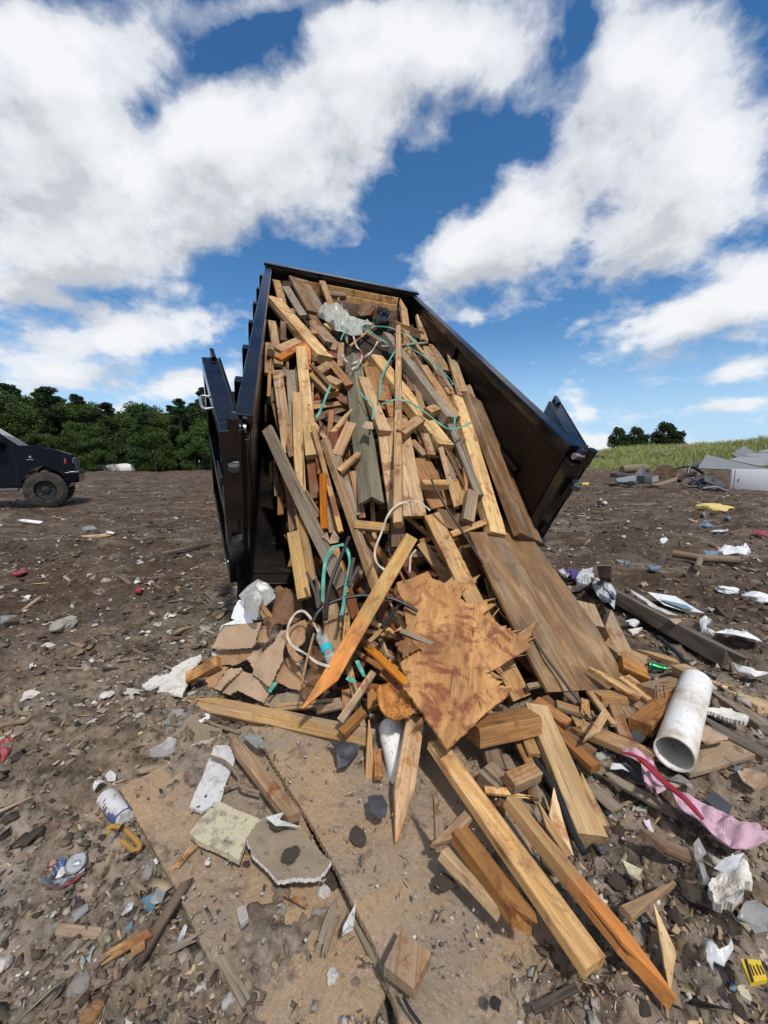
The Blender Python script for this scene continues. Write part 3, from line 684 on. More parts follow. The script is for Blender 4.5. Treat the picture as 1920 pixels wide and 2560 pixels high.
# ------------------------------------------------------------------ dump trailer
def build_trailer():
    BH = globals()['BH'] - .09
    base = np.array([bed(BW / 2, 0, 0)[0], bed(BW / 2, 0, 0)[1], 0.0])
    T = empty('dump_trailer', base)
    tag(T, 'tall black steel dump trailer tilted up with its rear doors swung open, shedding lumber', 'trailer')
    B = lambda: MB(lambda p: bed(*p))
    def fin(mb, name, mat='black_paint', par=None, smooth=False):
        o = mb.build(name, M[mat], T if par is None else par, smooth, off=base); return o
    fin(B().box(0, BW, -.02, BL, -.05, 0), 'bed_floor', 'scuffed_shade_black')
    lw = fin(B().box(-.03, 0, -.02, BL, -.05, BH), 'left_wall', 'scuffed_shade_black')
    rw = fin(B().box(BW, BW + .03, -.02, BL, -.05, BH), 'right_wall', 'scuffed_shade_black')
    fin(B().box(-.03, BW + .03, BL, BL + .03, -.05, BH), 'front_wall', 'scuffed_shade_black')
    fin(B().box(-.085, .012, -.02, BL + .06, BH, BH + .085, .008), 'top_rail')
    fin(B().box(BW - .012, BW + .085, -.02, BL + .06, BH, BH + .085, .008), 'top_rail')
    fin(B().box(-.1, BW + .12, BL - .02, BL + .1, BH + .086, BH + .12, .006), 'front_rail')
    fin(B().box(.012, BW - .012, BL - .012, BL + .06, BH + .0, BH + .084, .006), 'front_rail')
    # mud streak ledge inside the right wall and side posts outside
    fin(B().box(BW - .045, BW - .002, 0.35, BL, .80, .835, .006), 'wall_rib', 'scuffed_shade_black')
    fin(B().box(BW - .03, BW - .002, 2.25, 2.33, .836, BH - .003, .004), 'wall_rib', 'scuffed_shade_black')
    for v in (.55, 1.2, 1.9, 2.6, 3.3, 4.1):
        fin(B().box(-.14, -.032, v, v + .09, -.1, BH + .03, .006), 'side_post')
        fin(B().box(BW + .032, BW + .13, v, v + .09, -.1, BH + .03, .006), 'side_post')
    for s in (0, 1):
        x0, x1 = (-.105, -.004) if s == 0 else (BW + .004, BW + .105)
        p = fin(B().box(x0, x1, -.12, -.022, -.1, BH - .01, .007), 'rear_post')
        xc = (x0 + x1) / 2 + (-.028 if s == 0 else .028)
        for hn in (.12, .52, .93, 1.2):
            q = fin(B().cyl((xc, -.135, hn), (xc, -.135, hn + .13), .03, 14), 'hinge_barrel', 'black_paint', p, True)
        fin(B().cyl((xc - .06, -.07, BH + .03), (xc + .06, -.07, BH + .03), .024, 14), 'hinge_bolt', 'steel', p, True)
        fin(B().cyl((xc, -.07, BH + .0), (xc, -.07, BH + .12), .011, 10).cyl((xc - .0, -.07, BH + .055), (xc, -.07, BH + .085), .02, 6), 'grease_pin', 'dark_metal', p, True)
        for hn in (.5, 1.05):
            fin(B().box(xc - .012, xc + .05 if s else xc + .03, -.175, -.12, hn - .03, hn + .03, .01).cyl((xc, -.18, hn - .015), (xc, -.18, hn + .02), .03, 12), 'chain_hook', 'dark_metal', p)
    fin(B().box(-.11, BW + .11, -.12, -.022, -.22, -.105, .008), 'rear_bumper')
    fin(B().box(-.0, BW, -.12, -.0215, -.10, -.006, .004), 'floor_lip', 'scuffed_shade_black')
    # rear doors, swung right round beside the walls
    for s in (-1, 1):
        ang = R(77 if s < 0 else 71); hu = -.035 if s < 0 else BW + .14; DW, DH = 1.02 if s < 0 else .95, BH - .03; DH = BH + .06; v0 = -.15 if s < 0 else -.1; zb = .07
        dd = (s * math.cos(ang), math.sin(ang))          # direction of the leaf in (u,v)
        nr = -np.array([dd[1], -dd[0]]) if s < 0 else np.array([-dd[1], dd[0]])   # outward face, towards the load
        def D(p, dd=dd, hu=hu, nr=nr, v0=v0, zb=zb, DH=DH):                   # p = along leaf, out of face, up
            return bed(hu + dd[0] * p[0] + nr[0] * p[1], v0 + dd[1] * p[0] + nr[1] * p[1], zb + p[2] * (DH - zb) / DH)
        Q = lambda: MB(D)
        door = fin(Q().box(.0, DW, -.012, 0.0, 0, DH), 'rear_door', 'scuffed_shade_black')  # recess panel in the darker black, painting shade between the frame tubes
        for (a0, a1, z0, z1) in ((0, .085, 0, DH), (DW - .085, DW, 0, DH), (.086, DW - .086, DH - .1, DH), (.086, DW - .086, 0, .1), (.086, DW - .086, .58, .67)):
            fin(Q().box(a0, a1, .002, .11, z0, z1, .006), 'frame_tube', 'black_paint', door)
        fin(Q().box(DW - .06, DW + .1, .02, .05, DH + .002, DH + .03, .004).box(DW + .075, DW + .1, .02, .05, DH - .1, DH + .002, .004), 'latch_hook', 'black_paint', door)
        fin(Q().tube(catmull([(.35, .111, DH - .05), (.35, .16, DH - .05), (.5, .16, DH - .05), (.5, .111, DH - .05)], 3), .009, 8), 'handle', 'steel', door, True)
        for hz in (.25, .95):
            fin(Q().box(-.06, .1, .111, .127, hz, hz + .06, .004), 'hinge_strap', 'black_paint', door)
    # chassis left flat on the ground below the raised bed
    fwd = np.array([-math.sin(_yaw), math.cos(_yaw), 0]); lat = np.array([math.cos(_yaw), math.sin(_yaw), 0])
    o0 = bed(0, 0, 0); o0 = np.array([o0[0], o0[1], 0])
    Wl = lambda: MB(lambda p: o0 + lat * p[0] + fwd * p[1] + np.array([0, 0, p[2]]))
    for x in (.45, 1.45):
        fin(Wl().box(x, x + .1, .35, 6.2, .42, .56, .008), 'chassis_rail')
    fin(Wl().box(.551, 1.449, 1.2, 1.3, .44, .54, .006), 'cross_member'); fin(Wl().box(.551, 1.449, 4.4, 4.5, .44, .54, .006), 'cross_member')
    fin(Wl().cyl((1.0, 3.6, .5), (1.0, 3.1, 2.0), .07, 16).cyl((1.0, 3.1, 2.0), (1.0, 3.0, 2.3), .045, 16), 'hydraulic_ram', 'dark_metal', None, True)
    for x in (.05, 1.75):
        for y in (2.0, 2.95):
            wl = MB(lambda p, x=x, y=y: o0 + lat * (x + .11 + p[1]) + fwd * (y + p[0]) + np.array([0, 0, .37 + p[2]])).lathe([(-.1, .2), (-.11, .33), (-.08, .37), (.08, .37), (.11, .33), (.1, .2), (.07, .15)], 28)
            wo = fin(wl, 'wheel', 'tyre', None, True)
            fin(MB(lambda p, x=x, y=y: o0 + lat * (x + .11 + p[1]) + fwd * (y + p[0]) + np.array([0, 0, .37 + p[2]])).lathe([(-.06, .001), (-.06, .2), (.06, .2), (.06, .001)], 20), 'rim', 'dark_metal', wo, True)
build_trailer()
# ------------------------------------------------------------------ lumber
def plank_mesh(name, L, w, t, e0, e1, rg):
    c = min(0.0035, w * .12, t * .15)
    ys = [-w / 2, -w / 2 + c, -w / 5, w / 6, w / 2 - c, w / 2]
    top = [(y, t / 2 if 0 < i < 5 else t / 2 - c) for i, y in enumerate(ys)]
    ring = top + [(y, -z) for y, z in reversed(top)]
    n = len(ring); ns = max(4, int(L / .14))
    tl0 = min(max(2.3 * w, .12), .45 * L); tl1 = tl0
    S = sorted(set([0, L] + [L * k / ns for k in range(ns + 1)] + ([tl0, tl0 * .5] if e0 in 'pc' else []) + ([L - tl1, L - tl1 * .5] if e1 in 'pc' else [])))
    if e0 == 'x': S = [0, .03] + [s for s in S if s > .06]
    if e1 == 'x': S = [s for s in S if s < L - .06] + [L - .03, L]
    bow = rg.uniform(-.5, .5) * .006 * L; bw2 = rg.uniform(-.5, .5) * .005 * L
    vs = []; m = len(S)
    jag0 = [rg.uniform(-.02, .09) for _ in range(6)]; jag1 = [rg.uniform(-.02, .09) for _ in range(6)]
    side = rg.choice((-1, 1))
    for i, s in enumerate(S):
        x = s - L / 2; q = 1 - (2 * x / L) ** 2
        ky = 1.0; sh = 0.0
        for e, dist, tl in ((e0, s, tl0), (e1, L - s, tl1)):
            if e == 'p' and dist < tl: ky = min(ky, .07 + .93 * dist / tl)
            if e == 'c' and dist < tl: kk = .08 + .92 * dist / tl; ky = min(ky, kk); sh = side * w * (1 - kk) / 2
            if e == 'w': ky = min(ky, .12 + .88 * dist / L); sh = side * w * (1 - ky) / 2
        wob = [rg.uniform(-1, 1) * .0012 for _ in range(2)]
        for k, (y, z) in enumerate(ring):
            xx = x
            col = k if k < 6 else 11 - k
            if e0 == 'x' and i < 2: xx = x + jag0[col] * (1 if k < 6 else .6) * (1 - i * .6)
            if e1 == 'x' and i >= m - 2: xx = x - jag1[col] * (1 if k < 6 else .6) * (1 - (m - 1 - i) * .6)
            if e0 == 'd' and i == 0: xx = x + side * y * .55
            if e1 == 'd' and i == m - 1: xx = x + side * y * .55
            vs.append((xx, y * ky + sh + bow * q + wob[0], z + bw2 * q + wob[1]))
    fs = []
    for i in range(m - 1):
        for k in range(n):
            j = (k + 1) % n; fs.append((i * n + k, i * n + j, (i + 1) * n + j, (i + 1) * n + k))
    a = len(vs); 
    for idx, i0 in ((0, 0), (1, (m - 1) * n)):
        cpt = np.mean(np.array(vs[i0:i0 + n]), 0); vs.append(tuple(cpt)); ci = len(vs) - 1
        for k in range(n):
            j = (k + 1) % n; fs.append((ci, i0 + j, i0 + k) if idx == 0 else (ci, i0 + k, i0 + j))
    me = mesh(name, vs, fs)
    return me
def frame_of(p1, p2, nrm, roll=0.0):
    X = p2 - p1; L = np.linalg.norm(X); X /= L
    Z = nrm - X * (nrm @ X)
    if np.linalg.norm(Z) < .05: Z = np.cross(X, [1, 0, 0])
    Z /= np.linalg.norm(Z); Y = np.cross(Z, X)
    c, s = math.cos(roll), math.sin(roll)
    return X, Y * c + Z * s, Z * c - Y * s, L
def put_plank(view, x1, y1, x2, y2, wpx, mat, layer, opts, name, label, group='scrap lumber tipped from the trailer', seed=0):
    rg = random.Random(hash((int(x1), int(y1), int(x2))) % 99991 + seed)
    base = 'P'; roll = rg.uniform(-7, 7); T = None; ends = 'qq'; la = lb = layer * .04 - .02; wm = None
    for o in [q for q in opts.split(',') if q and q != '.']:
        if o == 'G': base = 'G'
        elif o[0] == 'r': roll = float(o[1:])
        elif o[0] == 'T': T = float(o[1:])
        elif o[0] == 'e': ends = o[1:]
        elif o[0] == 'L': la, lb = [float(q) for q in o[1:].split('/')]
        elif o[0] == 'W': wm = float(o[1:])
    s = VIEW[view][2]
    a = V(view, x1, y1); b = V(view, x2, y2)
    p1, p2 = spt(*a, la, base), spt(*b, lb, base)
    mx, my = (a[0] + b[0]) / 2, (a[1] + b[1]) / 2
    nrm = snormal(mx, my, base)
    X, Y, Z, L = frame_of(p1, p2, nrm, R(roll))
    mid = (p1 + p2) / 2
    u0 = np.array(project(mid - Y * .01)[:2]); u1 = np.array(project(mid + Y * .01)[:2])
    dirp = np.array(b) - np.array(a); dirp /= np.linalg.norm(dirp)
    dv = (u1 - u0) / .02; perp = abs(dv[0] * dirp[1] - dv[1] * dirp[0])
    dep = project(mid)[2]
    perp = max(perp, .55 * FPX / dep)
    w = wpx * s / perp if wm is None else wm
    w = min(max(w, .012), .45)
    if T is None: t = min(.42 * w, .045) if w > .05 else .5 * w
    else: t = T * w
    t = max(t, .008)
    c = mid - Z * t / 2
    me = plank_mesh(name, L, w, t, ends[0], ends[1], rg)
    o = link(name, me, M[mat])
    o.matrix_world = Matrix(((X[0], Y[0], Z[0], c[0]), (X[1], Y[1], Z[1], c[1]), (X[2], Y[2], Z[2], c[2]), (0, 0, 0, 1)))
    tag(o, label, {'plank': 'plank', 'stake': 'wooden stake', 'wood_block': 'wood block', 'wedge': 'wood wedge', 'board': 'board', 'batten': 'batten', 'beam': 'beam', 'splinter': 'wood splinter', 'post': 'post', 'offcut': 'wood offcut'}.get(name, name), group)
    return o
TABLE = """
a 290 190 340 370 60 t 0 . plank | short tan plank end by the top left corner of the trailer rail
a 365 240 505 470 55 g 1 r12 plank | bowed grey brown plank under the trailer's top left corner
a 467 175 625 452 118 p 1 T.16 board | wide brown board sloping beneath the left end of the top beams
a 440 182 1255 332 40 w 1 r-20,T1.2 beam | longest and uppermost pale beam lying crosswise along the trailer's front wall
a 845 318 1245 392 30 w 1 r-20,T1.2 beam | slim middle beam lying crosswise just below the longest top beam
a 722 342 1240 428 42 t 1 r-20,T1.2 beam | lowest of the crosswise beams below the trailer's front wall
a 655 195 728 392 44 t 3 . plank | short upright plank crossing the left ends of the crosswise beams
a 700 290 850 302 60 b 0 . offcut | brown corrugated looking offcut behind the middle crosswise beam
a 275 325 685 795 72 w 4 r-8,T.5 plank | prominent pale plank slanting down right across the upper left of the load
a 245 345 470 600 50 t 2 . plank | thin tan plank tucked along the left side of the prominent slanting plank
a 320 450 472 610 40 t 1 . plank | short tan plank hidden beneath the upper left slanting plank
a 255 515 310 860 65 y 2 . plank | yellow plank standing close to the left trailer wall above the round log end
a 300 742 470 668 62 y 3 T.6 wood_block | pale yellow block lying crosswise near the left wall, above an orange one
a 302 812 525 690 52 oo 3 T.6 wood_block | orange block lying crosswise under the pale block near the left wall
a 235 690 235 935 74 t 0 . plank | flat tan plank against the left wall beside the round log end
a 345 520 345 670 46 b 2 . offcut | dark brown offcut beside the yellow plank near the left wall
c 1000 20 1105 1020 108 w 5 r8,T.5 plank | thickest yellow plank running down the left middle of the load
a 540 690 548 900 44 oo 4 ecq stake | orange stake tip standing beside the top of the thickest yellow plank
a 565 740 602 838 44 b 2 ecq offcut | small dark pointed offcut right of the orange stake tip
a 620 555 738 690 68 t 3 . plank | tan plank end stained orange left of the crumpled plastic sheet
a 580 470 662 610 55 b 2 . plank | dark brown plank below the wide brown board
a 585 515 588 615 58 o 3 T.7 wood_block | short orange block below the wide brown board
a 700 540 760 590 45 y 3 . wood_block | small pale block peeping from under the plastic sheet
a 805 690 798 875 50 t 4 r15 plank | upright tan plank stub below the plastic sheet
a 770 680 742 745 45 t 3 . wood_block | small tan block left of the upright plank stub
a 680 770 800 800 42 r 3 . offcut | reddish strip above the stacked blocks in the upper middle
a 625 915 722 852 66 t 4 T.6 wood_block | tan block tilted up right in the upper middle of the load
a 722 840 872 1025 60 o 4 r14,T.7 plank | orange plank end pointing down right in the upper middle
a 690 962 800 1012 60 y 4 T.6 wood_block | pale square ended block left of the orange plank end
a 572 862 752 1058 26 b 5 T.6 batten | thin dark batten slanting over the tilted blocks
a 585 925 745 1085 78 y 3 T.55 plank | yellow plank end under the thin dark batten
c 785 240 885 1000 100 y 3 . plank | knotty yellow plank nearest the left trailer wall in mid load
c 912 238 965 900 105 g 2 . board | grey stained flat board between two yellow planks on the left
c 965 430 1000 1360 92 w 5 exq,r-10 plank | pale plank with a splintered upper end in the left middle
c 1050 560 1130 1420 80 b 3 . plank | brown plank running down right of the splintered pale one
c 862 820 915 1035 50 t 4 ecq splinter | dark tipped splinter hanging between the yellow planks on the left
d 90 70 770 1500 108 g 6 r6,T.4,L.24/.26 plank | longest grey weathered plank slanting across the lower left of the load
d 510 50 762 1005 44 y 6 T.8 batten | thin pale batten ending in an orange tip in the lower left
d 598 172 1075 1560 58 y 6 r24,T1.0 plank | very long square plank running down the middle left to the leaning stake
d 590 480 605 978 50 oo 7 T.7 batten | bright orange short batten standing beside the long grey plank
d 432 650 560 868 58 t 5 T.5 plank | tan plank end pointing down right beside the long grey plank
d 555 300 575 480 48 o 4 ecq stake | orange pointed stake above the bright orange batten
d 640 600 690 1010 70 t 4 . plank | tan plank with torn paper at its lower end left of the hoses
d 330 1005 430 1600 118 w 7 r-8,T.4,L.3/.28 plank | broad yellow plank stained with red specks, standing left of the hoses
d 385 850 490 1450 88 y 6 . plank | yellow plank just behind the broad red specked one
d 700 1130 800 1560 90 y 4 . plank | pale plank behind the black hose in the lower left
d 290 620 330 1000 68 t 3 . plank | tan plank in shade behind the long grey plank
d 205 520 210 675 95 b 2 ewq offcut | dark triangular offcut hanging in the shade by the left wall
d 215 680 215 852 50 o 2 . offcut | orange offcut hanging in the shade by the left wall
d 140 370 145 562 50 t 0 . offcut | tan offcut hanging in the shade closest to the left wall
d 730 310 860 20 92 y 3 T.5 plank | yellow plank tilted up right beside the olive angled beam
d 745 450 928 292 44 y 5 T.7 wood_block | short yellow batten touching the olive angled beam
d 700 262 905 860 88 g 3 . plank | grey brown plank under the very long square plank
d 690 105 690 250 95 r 2 . offcut | red brown broken slab in the gap left of the olive angled beam
d 800 400 870 560 50 o 2 . plank | orange plank edge in the gap beside the olive angled beam
d 890 935 1200 965 75 y 5 r-25,T.6 wood_block | short crosswise block below the olive angled beam
d 1000 1020 1195 1310 58 o 3 . plank | dark orange plank slanting under the crosswise block
d 940 1010 1125 1420 90 b 2 . plank | brown plank left of the dark orange slanting plank
d 1275 870 1285 1140 130 b 2 T.15 board | dark wide board hanging under the widest tan board
d 1170 1165 1340 1125 60 b 1 . offcut | dark offcut in the shade behind the leaning stake
d 870 460 960 880 60 o 3 . plank | reddish plank stub under the lower end of the olive angled beam
a 985 962 1160 1390 80 w 6 r-8,T.5 plank | clean yellow plank with a square end right of the olive angled beam
F 995.6 812 993 1305 15 y 7 r20,T1.0,L.72/.5 batten | slender striped batten running straight down the centre of the load
F 980 1045 1021 1290 84 y 5 r0,T.13 board | widest tan board in the centre, under the slender striped batten
a 1050 880 1130 1150 130 o 2 T.2 board | orange flaking board behind the teal straps
a 1140 990 1230 1300 60 o 2 . plank | orange plank left of the slender striped batten
b 112 682 600 1302 70 w 5 r-10,T.55 plank | long yellow plank slanting down right with a clean square end in the centre right
b 190 530 640 1115 40 g 7 T.9,L.36/.28 batten | long grey square batten slanting from the plastic sheet to the right
b 612 1112 830 1650 50 g 5 T.9 post | round edged grey post leading down right beside the long yellow right plank
b 300 306 328 520 42 y 2 ecq stake | pointed stake standing highest at the right end of the top beams
b 232 442 432 520 42 y 5 r-20,T.7 wood_block | short yellow plank lying crosswise at the upper right
b 412 412 452 582 40 y 3 . plank | short upright plank nearest the right wall at the top
b 320 510 332 690 44 t 2 . plank | tan plank under the crosswise piece at the upper right
b 150 622 465 595 14 g 6 T.6 splinter | thin grey strip lying crosswise at the upper right
b 605 582 712 935 56 y 5 r10,T.6,L.34/.3 plank | tall yellow plank leaning on the right wall at mid height
b 632 745 692 960 30 y 4 L.24/.26 plank | narrow yellow plank beside the tall one at the right wall
F 1148 990 1248 1333 31 w 6 r-6,T.5 plank | longest clean yellow plank on the right, its foot behind the big plywood sheet
F 1190 995 1330 1345 50 p 5 r-16,T.2 board | broad brown grained board along the right edge of the load
b 745 885 790 1000 36 t 4 exq plank | splintered plank top just above the broad brown board
b 455 622 640 955 46 t 3 . plank | tan plank in the shade of the right wall
b 500 612 600 790 42 t 3 . plank | short tan plank closest to the right wall in the shade
b 440 752 665 1105 45 y 4 . plank | yellow plank between the grey batten and the right wall
b 300 640 360 930 45 b 2 . plank | brown plank in the upper right under the teal strap
b 385 870 440 1080 40 t 3 . plank | tan plank below the long grey batten
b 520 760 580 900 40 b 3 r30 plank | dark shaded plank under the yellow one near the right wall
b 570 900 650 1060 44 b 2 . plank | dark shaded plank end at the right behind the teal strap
b 285 1212 425 1110 66 y 7 T.6 wood_block | short yellow block lying across the centre right of the load
b 470 1062 535 1038 48 y 7 T.8 wood_block | small pale block end poking up beside the long slanting yellow plank
e 432 165 545 285 45 t 3 . plank | tan plank in the hollow below the short yellow block
e 540 110 598 285 62 t 4 . plank | tan plank with a dark end in the hollow below the long slanting plank
e 480 315 690 715 185 o 2 T.12 board | brown panel filling the middle of the small wooden frame
e 522 512 728 512 44 y 5 r-28,T.7 wood_block | crossbar of the small wooden frame on the right
e 668 225 800 715 44 y 5 r30,T1.3 plank | upright side of the small wooden frame on the right
e 715 295 790 500 36 g 3 . plank | thin grey plank just right of the small wooden frame
e 782 490 862 700 86 y 3 T.3 plank | splintered yellow plank right of the small wooden frame
e 720 235 878 560 28 b 4 exx splinter | dark broken splinter between the frame and the grey post
e 872 370 888 645 30 o 3 . batten | orange batten under the grey post on the right
e 945 585 905 830 95 t 6 T.7 wood_block | tan block standing on end near the foot of the grey post
e 760 945 1060 832 50 y 5 r-20,T.6 plank | short plank lying crosswise above the big plywood sheet
e 640 800 890 860 140 p 3 T.1 board | thin brown panel behind the crosswise plank above the big plywood sheet
F 1079 1285 1305 1745 42 y 6 r14,T.75,L.2/.02 plank | long yellow plank diving under the torn plywood to the lower right
e 505 1015 745 1345 76 t 4 . plank | tan plank between the leaning stake and the long yellow diving plank
e 430 1120 700 1112 38 t 3 . plank | tan plank lying crosswise behind the torn plywood
e 500 1010 640 960 40 o 4 . splinter | torn orange strip left of the long yellow diving plank
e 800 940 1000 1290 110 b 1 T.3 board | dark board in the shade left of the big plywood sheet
F 1030 1340 774 1782 38 wo 9 r-12,T.5,L.45/.36,eqc stake | big yellow stake leaning across the front with its red stained tip down
F 461 1748 932 1844 44 y 5 r8,T.7,L.17/.13,epq stake | long pointed stake lying across the left foot of the pile
f 1215 1190 1462 825 52 y 8 T.7,L.26/.32 batten | short square stick resting on the lying stake and pointing up right
f 1222 1270 1385 1105 62 o 6 T.7 wood_block | orange stained block under the short square stick
f 1395 1190 1440 1659 86 y 6 T.5,ewq,L.22/.04 wedge | slim yellow wedge standing on its point left of the white pipe
f 1488 1400 1505 1600 60 o 4 . offcut | orange offcut between the slim wedge and the white pipe
f 70 870 300 745 72 o 4 T.7,L.12/.2 wood_block | orange brown plank end poking out left of the cardboard heap
f 735 1085 1225 1045 60 t 3 T.6 plank | tan plank lying behind the lying stake below the cardboard
f 1040 1110 1230 1068 50 t 4 T.6 plank | short plank end just left of the leaning stake's tip
f 1140 330 1165 705 112 y 5 . plank | pale plank behind the water bottle and black hose
f 1280 335 1250 640 46 y 6 ecq stake | short pale stake right of the teal strap
f 1430 602 1625 418 28 t 6 T.8 batten | thin batten leaning up right beneath the big leaning stake
f 1255 960 1258 1130 60 o 4 . offcut | orange offcut left of the short square stick
f 1445 955 1450 1095 66 o 4 . offcut | orange offcut standing behind the short square stick
f 620 345 690 440 70 t 4 . wood_block | tan block behind the torn grey plastic on the cardboard heap
g 55 455 330 715 52 oo 9 exq,T.6,L.4/.4 splinter | splintered orange lath lying on the left corner of the torn plywood
g 280 345 535 450 32 g 9 T.5,L.4/.38 batten | small grey lath lying on the torn plywood
F 1041 1790 990 2104 51 wo 5 r-14,T.6,L.26/.1,eqp stake | bright orange stake with a long point standing before the white pipe
F 1092 1850 1492 2405 45 w 0 G,r-10,T.45,L.19/.09 beam | biggest pale beam lying full length across the foreground
F 1278 1990 1692 2492 25 wo 0 G,r-16,T.9,L.17/.06,eqp stake | long square stake with an orange point beside the biggest foreground beam
F 1180 1808 1332 1778 36 o 7 r-24,T.7 plank | rust stained plank end sticking out right of the torn plywood
F 1342 1760 1483 2088 56 w 5 r-10,T.5,L.2/.05 plank | rust spotted plank lying beside the black hose in the right foreground
g 1125 1000 1205 1200 76 t 4 . plank | tan plank behind the black hose under the rust stained plank
g 885 1060 955 1300 115 b 3 T.5 plank | dark bark streaked plank below the torn plywood
g 870 1285 1000 1400 120 t 4 T.7 wood_block | tan block wedged beside the biggest foreground beam
g 1040 1372 1225 1290 118 t 6 T.85 wood_block | thick square block with a dark cut end near the black hose
g 862 1442 1165 1470 50 w 4 T.5,eqx splinter | pale splintered slat crossing behind the biggest foreground beam
g 1075 1060 1180 1270 60 o 3 . offcut | orange offcut left of the black hose
g 1170 1180 1200 1500 70 b 3 . offcut | brown offcut beneath the thick square block
i 558 258 572 635 92 t 0 G,T.5,ewq,L.26/.1 wedge | brown wedge standing on its point left of the biggest foreground beam
i 505 620 745 370 80 t 0 G,T.6,ecq,L.13/.19 wood_block | tan block lying behind the brown standing wedge
i 690 465 1190 1120 112 o 0 G,T.7,r-12,eqx,L.17/.13 beam | bark covered orange beam with a broken end beside the biggest foreground beam
i 590 610 960 1060 66 w 0 G,T.8,r-20,eqw,L.15/.115 wedge | pale slim wedge lying left of the bark covered orange beam
i 1300 190 1430 650 88 w 0 G,T.4,ecq,L.1/.03 wedge | pale wedge lying left of the long black hose
i 1215 300 1450 660 50 y 0 G,T.5,ecq,L.09/.03 splinter | red flecked splinter lying beside the orange pointed stake
i 960 270 1010 340 70 b 0 G,T.6,L.08/.05 offcut | dark offcut between the two longest foreground timbers
h 345 1625 520 1975 78 y 3 exq,T.5,L.1/.04 plank | pale plank with a torn top beside the rust spotted foreground plank
h 525 470 690 810 92 t 3 ecq,T.5 plank | pale grey plank leaning right of the big plywood sheet
h 395 430 460 590 120 y 4 T.7 wood_block | pale block of end grain at the right edge of the big plywood sheet
h 545 690 800 875 60 t 3 . plank | tan plank sticking out under the right corner of the big plywood sheet
h 690 770 820 825 48 y 2 . offcut | pale offcut above the green can
h 655 840 828 915 66 o 6 T.7 wood_block | orange block at the lower right corner of the big plywood sheet
h 430 862 780 1085 40 y 7 ecq,T.6 splinter | sharp yellow splinter pointing up left at the corner of the big plywood sheet
h 470 1058 708 1058 58 t 5 r-20,T.7 wood_block | tan block lying level under the big plywood sheet's lower edge
h 665 940 870 1095 70 y 5 T.6 plank | yellow plank end beside the nailed block
h 810 1012 1040 958 70 t 7 r-22,T.8 wood_block | tan block resting on the block with two nails
h 585 1090 680 1360 78 t 4 . plank | tan plank pointing down beneath the level block
h 425 1040 600 1270 34 y 5 . batten | yellow batten slanting beneath the level block
h 625 1100 700 1235 48 t 3 . plank | tan plank end between the pointing plank and the nailed block
h 680 1085 795 1150 50 t 4 . wood_block | tan block end left of the nailed block
h 700 1140 770 1270 60 b 3 . offcut | brown offcut in the shade left of the nailed block
h 55 1100 285 1258 62 o 5 T.7 plank | orange plank end under the lower left corner of the big plywood sheet
h 170 1275 475 1555 58 o 4 T.7 plank | orange brown plank lying parallel to the rust spotted plank
h 215 1300 462 1462 52 b 3 T.7 plank | brown plank half covered by the orange brown plank
h 300 1250 890 1500 80 y 4 exx,T.5 plank | yellow plank with a split right end pointing at the pink cloth
h 540 1185 418 1390 64 y 7 T.6,eqc wedge | pale wedge hanging point down beside the long steel rod
h 200 1125 460 1205 46 t 4 . plank | tan plank lying under the steel rod
h 395 1100 402 1200 58 y 5 eqx offcut | torn pale offcut behind the steel rod
h 245 1050 355 1090 80 b 3 . offcut | brown offcut in the shade of the big plywood sheet
h 0 1010 110 985 40 t 4 . plank | tan plank edge left of the big plywood sheet's lower corner
h 110 1080 220 1180 60 b 3 . offcut | brown offcut beneath the big plywood sheet's lower left corner
h 1040 860 1130 900 58 y 0 G,T.6,L.12/.14 wood_block | small pale block behind the top of the big white pipe
h 1090 890 1659 1135 42 w 0 G,T.4,L.06/.06 batten | long pinkish lath running right from the big white pipe
h 1380 1010 1659 1150 70 w 0 G,T.4,L.05/.08 plank | pinkish plank end at the right edge of the photo
h 760 745 1065 845 30 y 0 G,T.6,ecq,L.05/.05 splinter | thin yellow splinter lying on mud above the green can
h 480 270 1500 815 74 k 0 G,T.7,r-20,L.16/.12,eqx beam | long dark rotten beam lying on the mud at the right
h 1225 985 1659 1285 60 g 0 G,T.5,L.05/.05 plank | grey plank lying on the mud right of the big white pipe
h 1200 1235 1659 1475 70 k 0 G,T.5,L.06/.06,exq plank | charred dark plank lying on the mud right of the big white pipe
h 270 1500 520 1600 46 g 0 G,T.3,L.03/.03,exq plank | pale grey weathered plank on mud below the split plank
h 520 1600 1060 1900 52 g 0 G,T.4,L.03/.03,exx plank | grey splintered lath lying under the pink cloth
h 430 1690 620 1860 80 g 0 G,T.15,L.03/.03 board | flat grey shingle like board on the mud right of the torn plank
h 790 2030 1150 2180 62 b 0 G,T.7,ecq,L.08/.05 wood_block | dark red brown block lying alone by the end of the steel rod
j 525 720 955 525 120 t 0 G,T.6,eqw,L.09/.03 wedge | brown triangular wedge with a dark cut end in the right foreground
j 800 690 935 1400 105 w 0 G,T.5,ecc,L.08/.05 wedge | pale fuzzy wedge lying beside the orange pointed stake
l 480 90 935 650 88 t 0 G,T.6,r-10,epq,L.12/.12 stake | old weathered stake lying on the left muddy sheet
i -40 1080 330 1830 60 n 0 G,T.35,L.015/.02 batten | long pale greenish lath along the lower edge of the right muddy sheet
i 1195 1720 1500 1560 70 k 0 G,T.4,L.03/.03 board | dark charred slat half sunk in mud at the bottom right
o 0 180 440 112 30 w 0 G,T.3,L.04/.04,eqx plank | long pinkish lath lying on the mud at the left edge
o 400 125 780 92 26 w 0 G,T.3,L.04/.04,exx plank | broken pinkish lath just right of the longest left lath
o 410 152 520 112 26 t 0 G,T.3,L.03/.05 offcut | short pinkish lath piece overlapping the broken left lath
o 760 60 1270 0 14 k 0 G,T.6,L.05/.05 batten | dark wet batten lying far out on the left mud
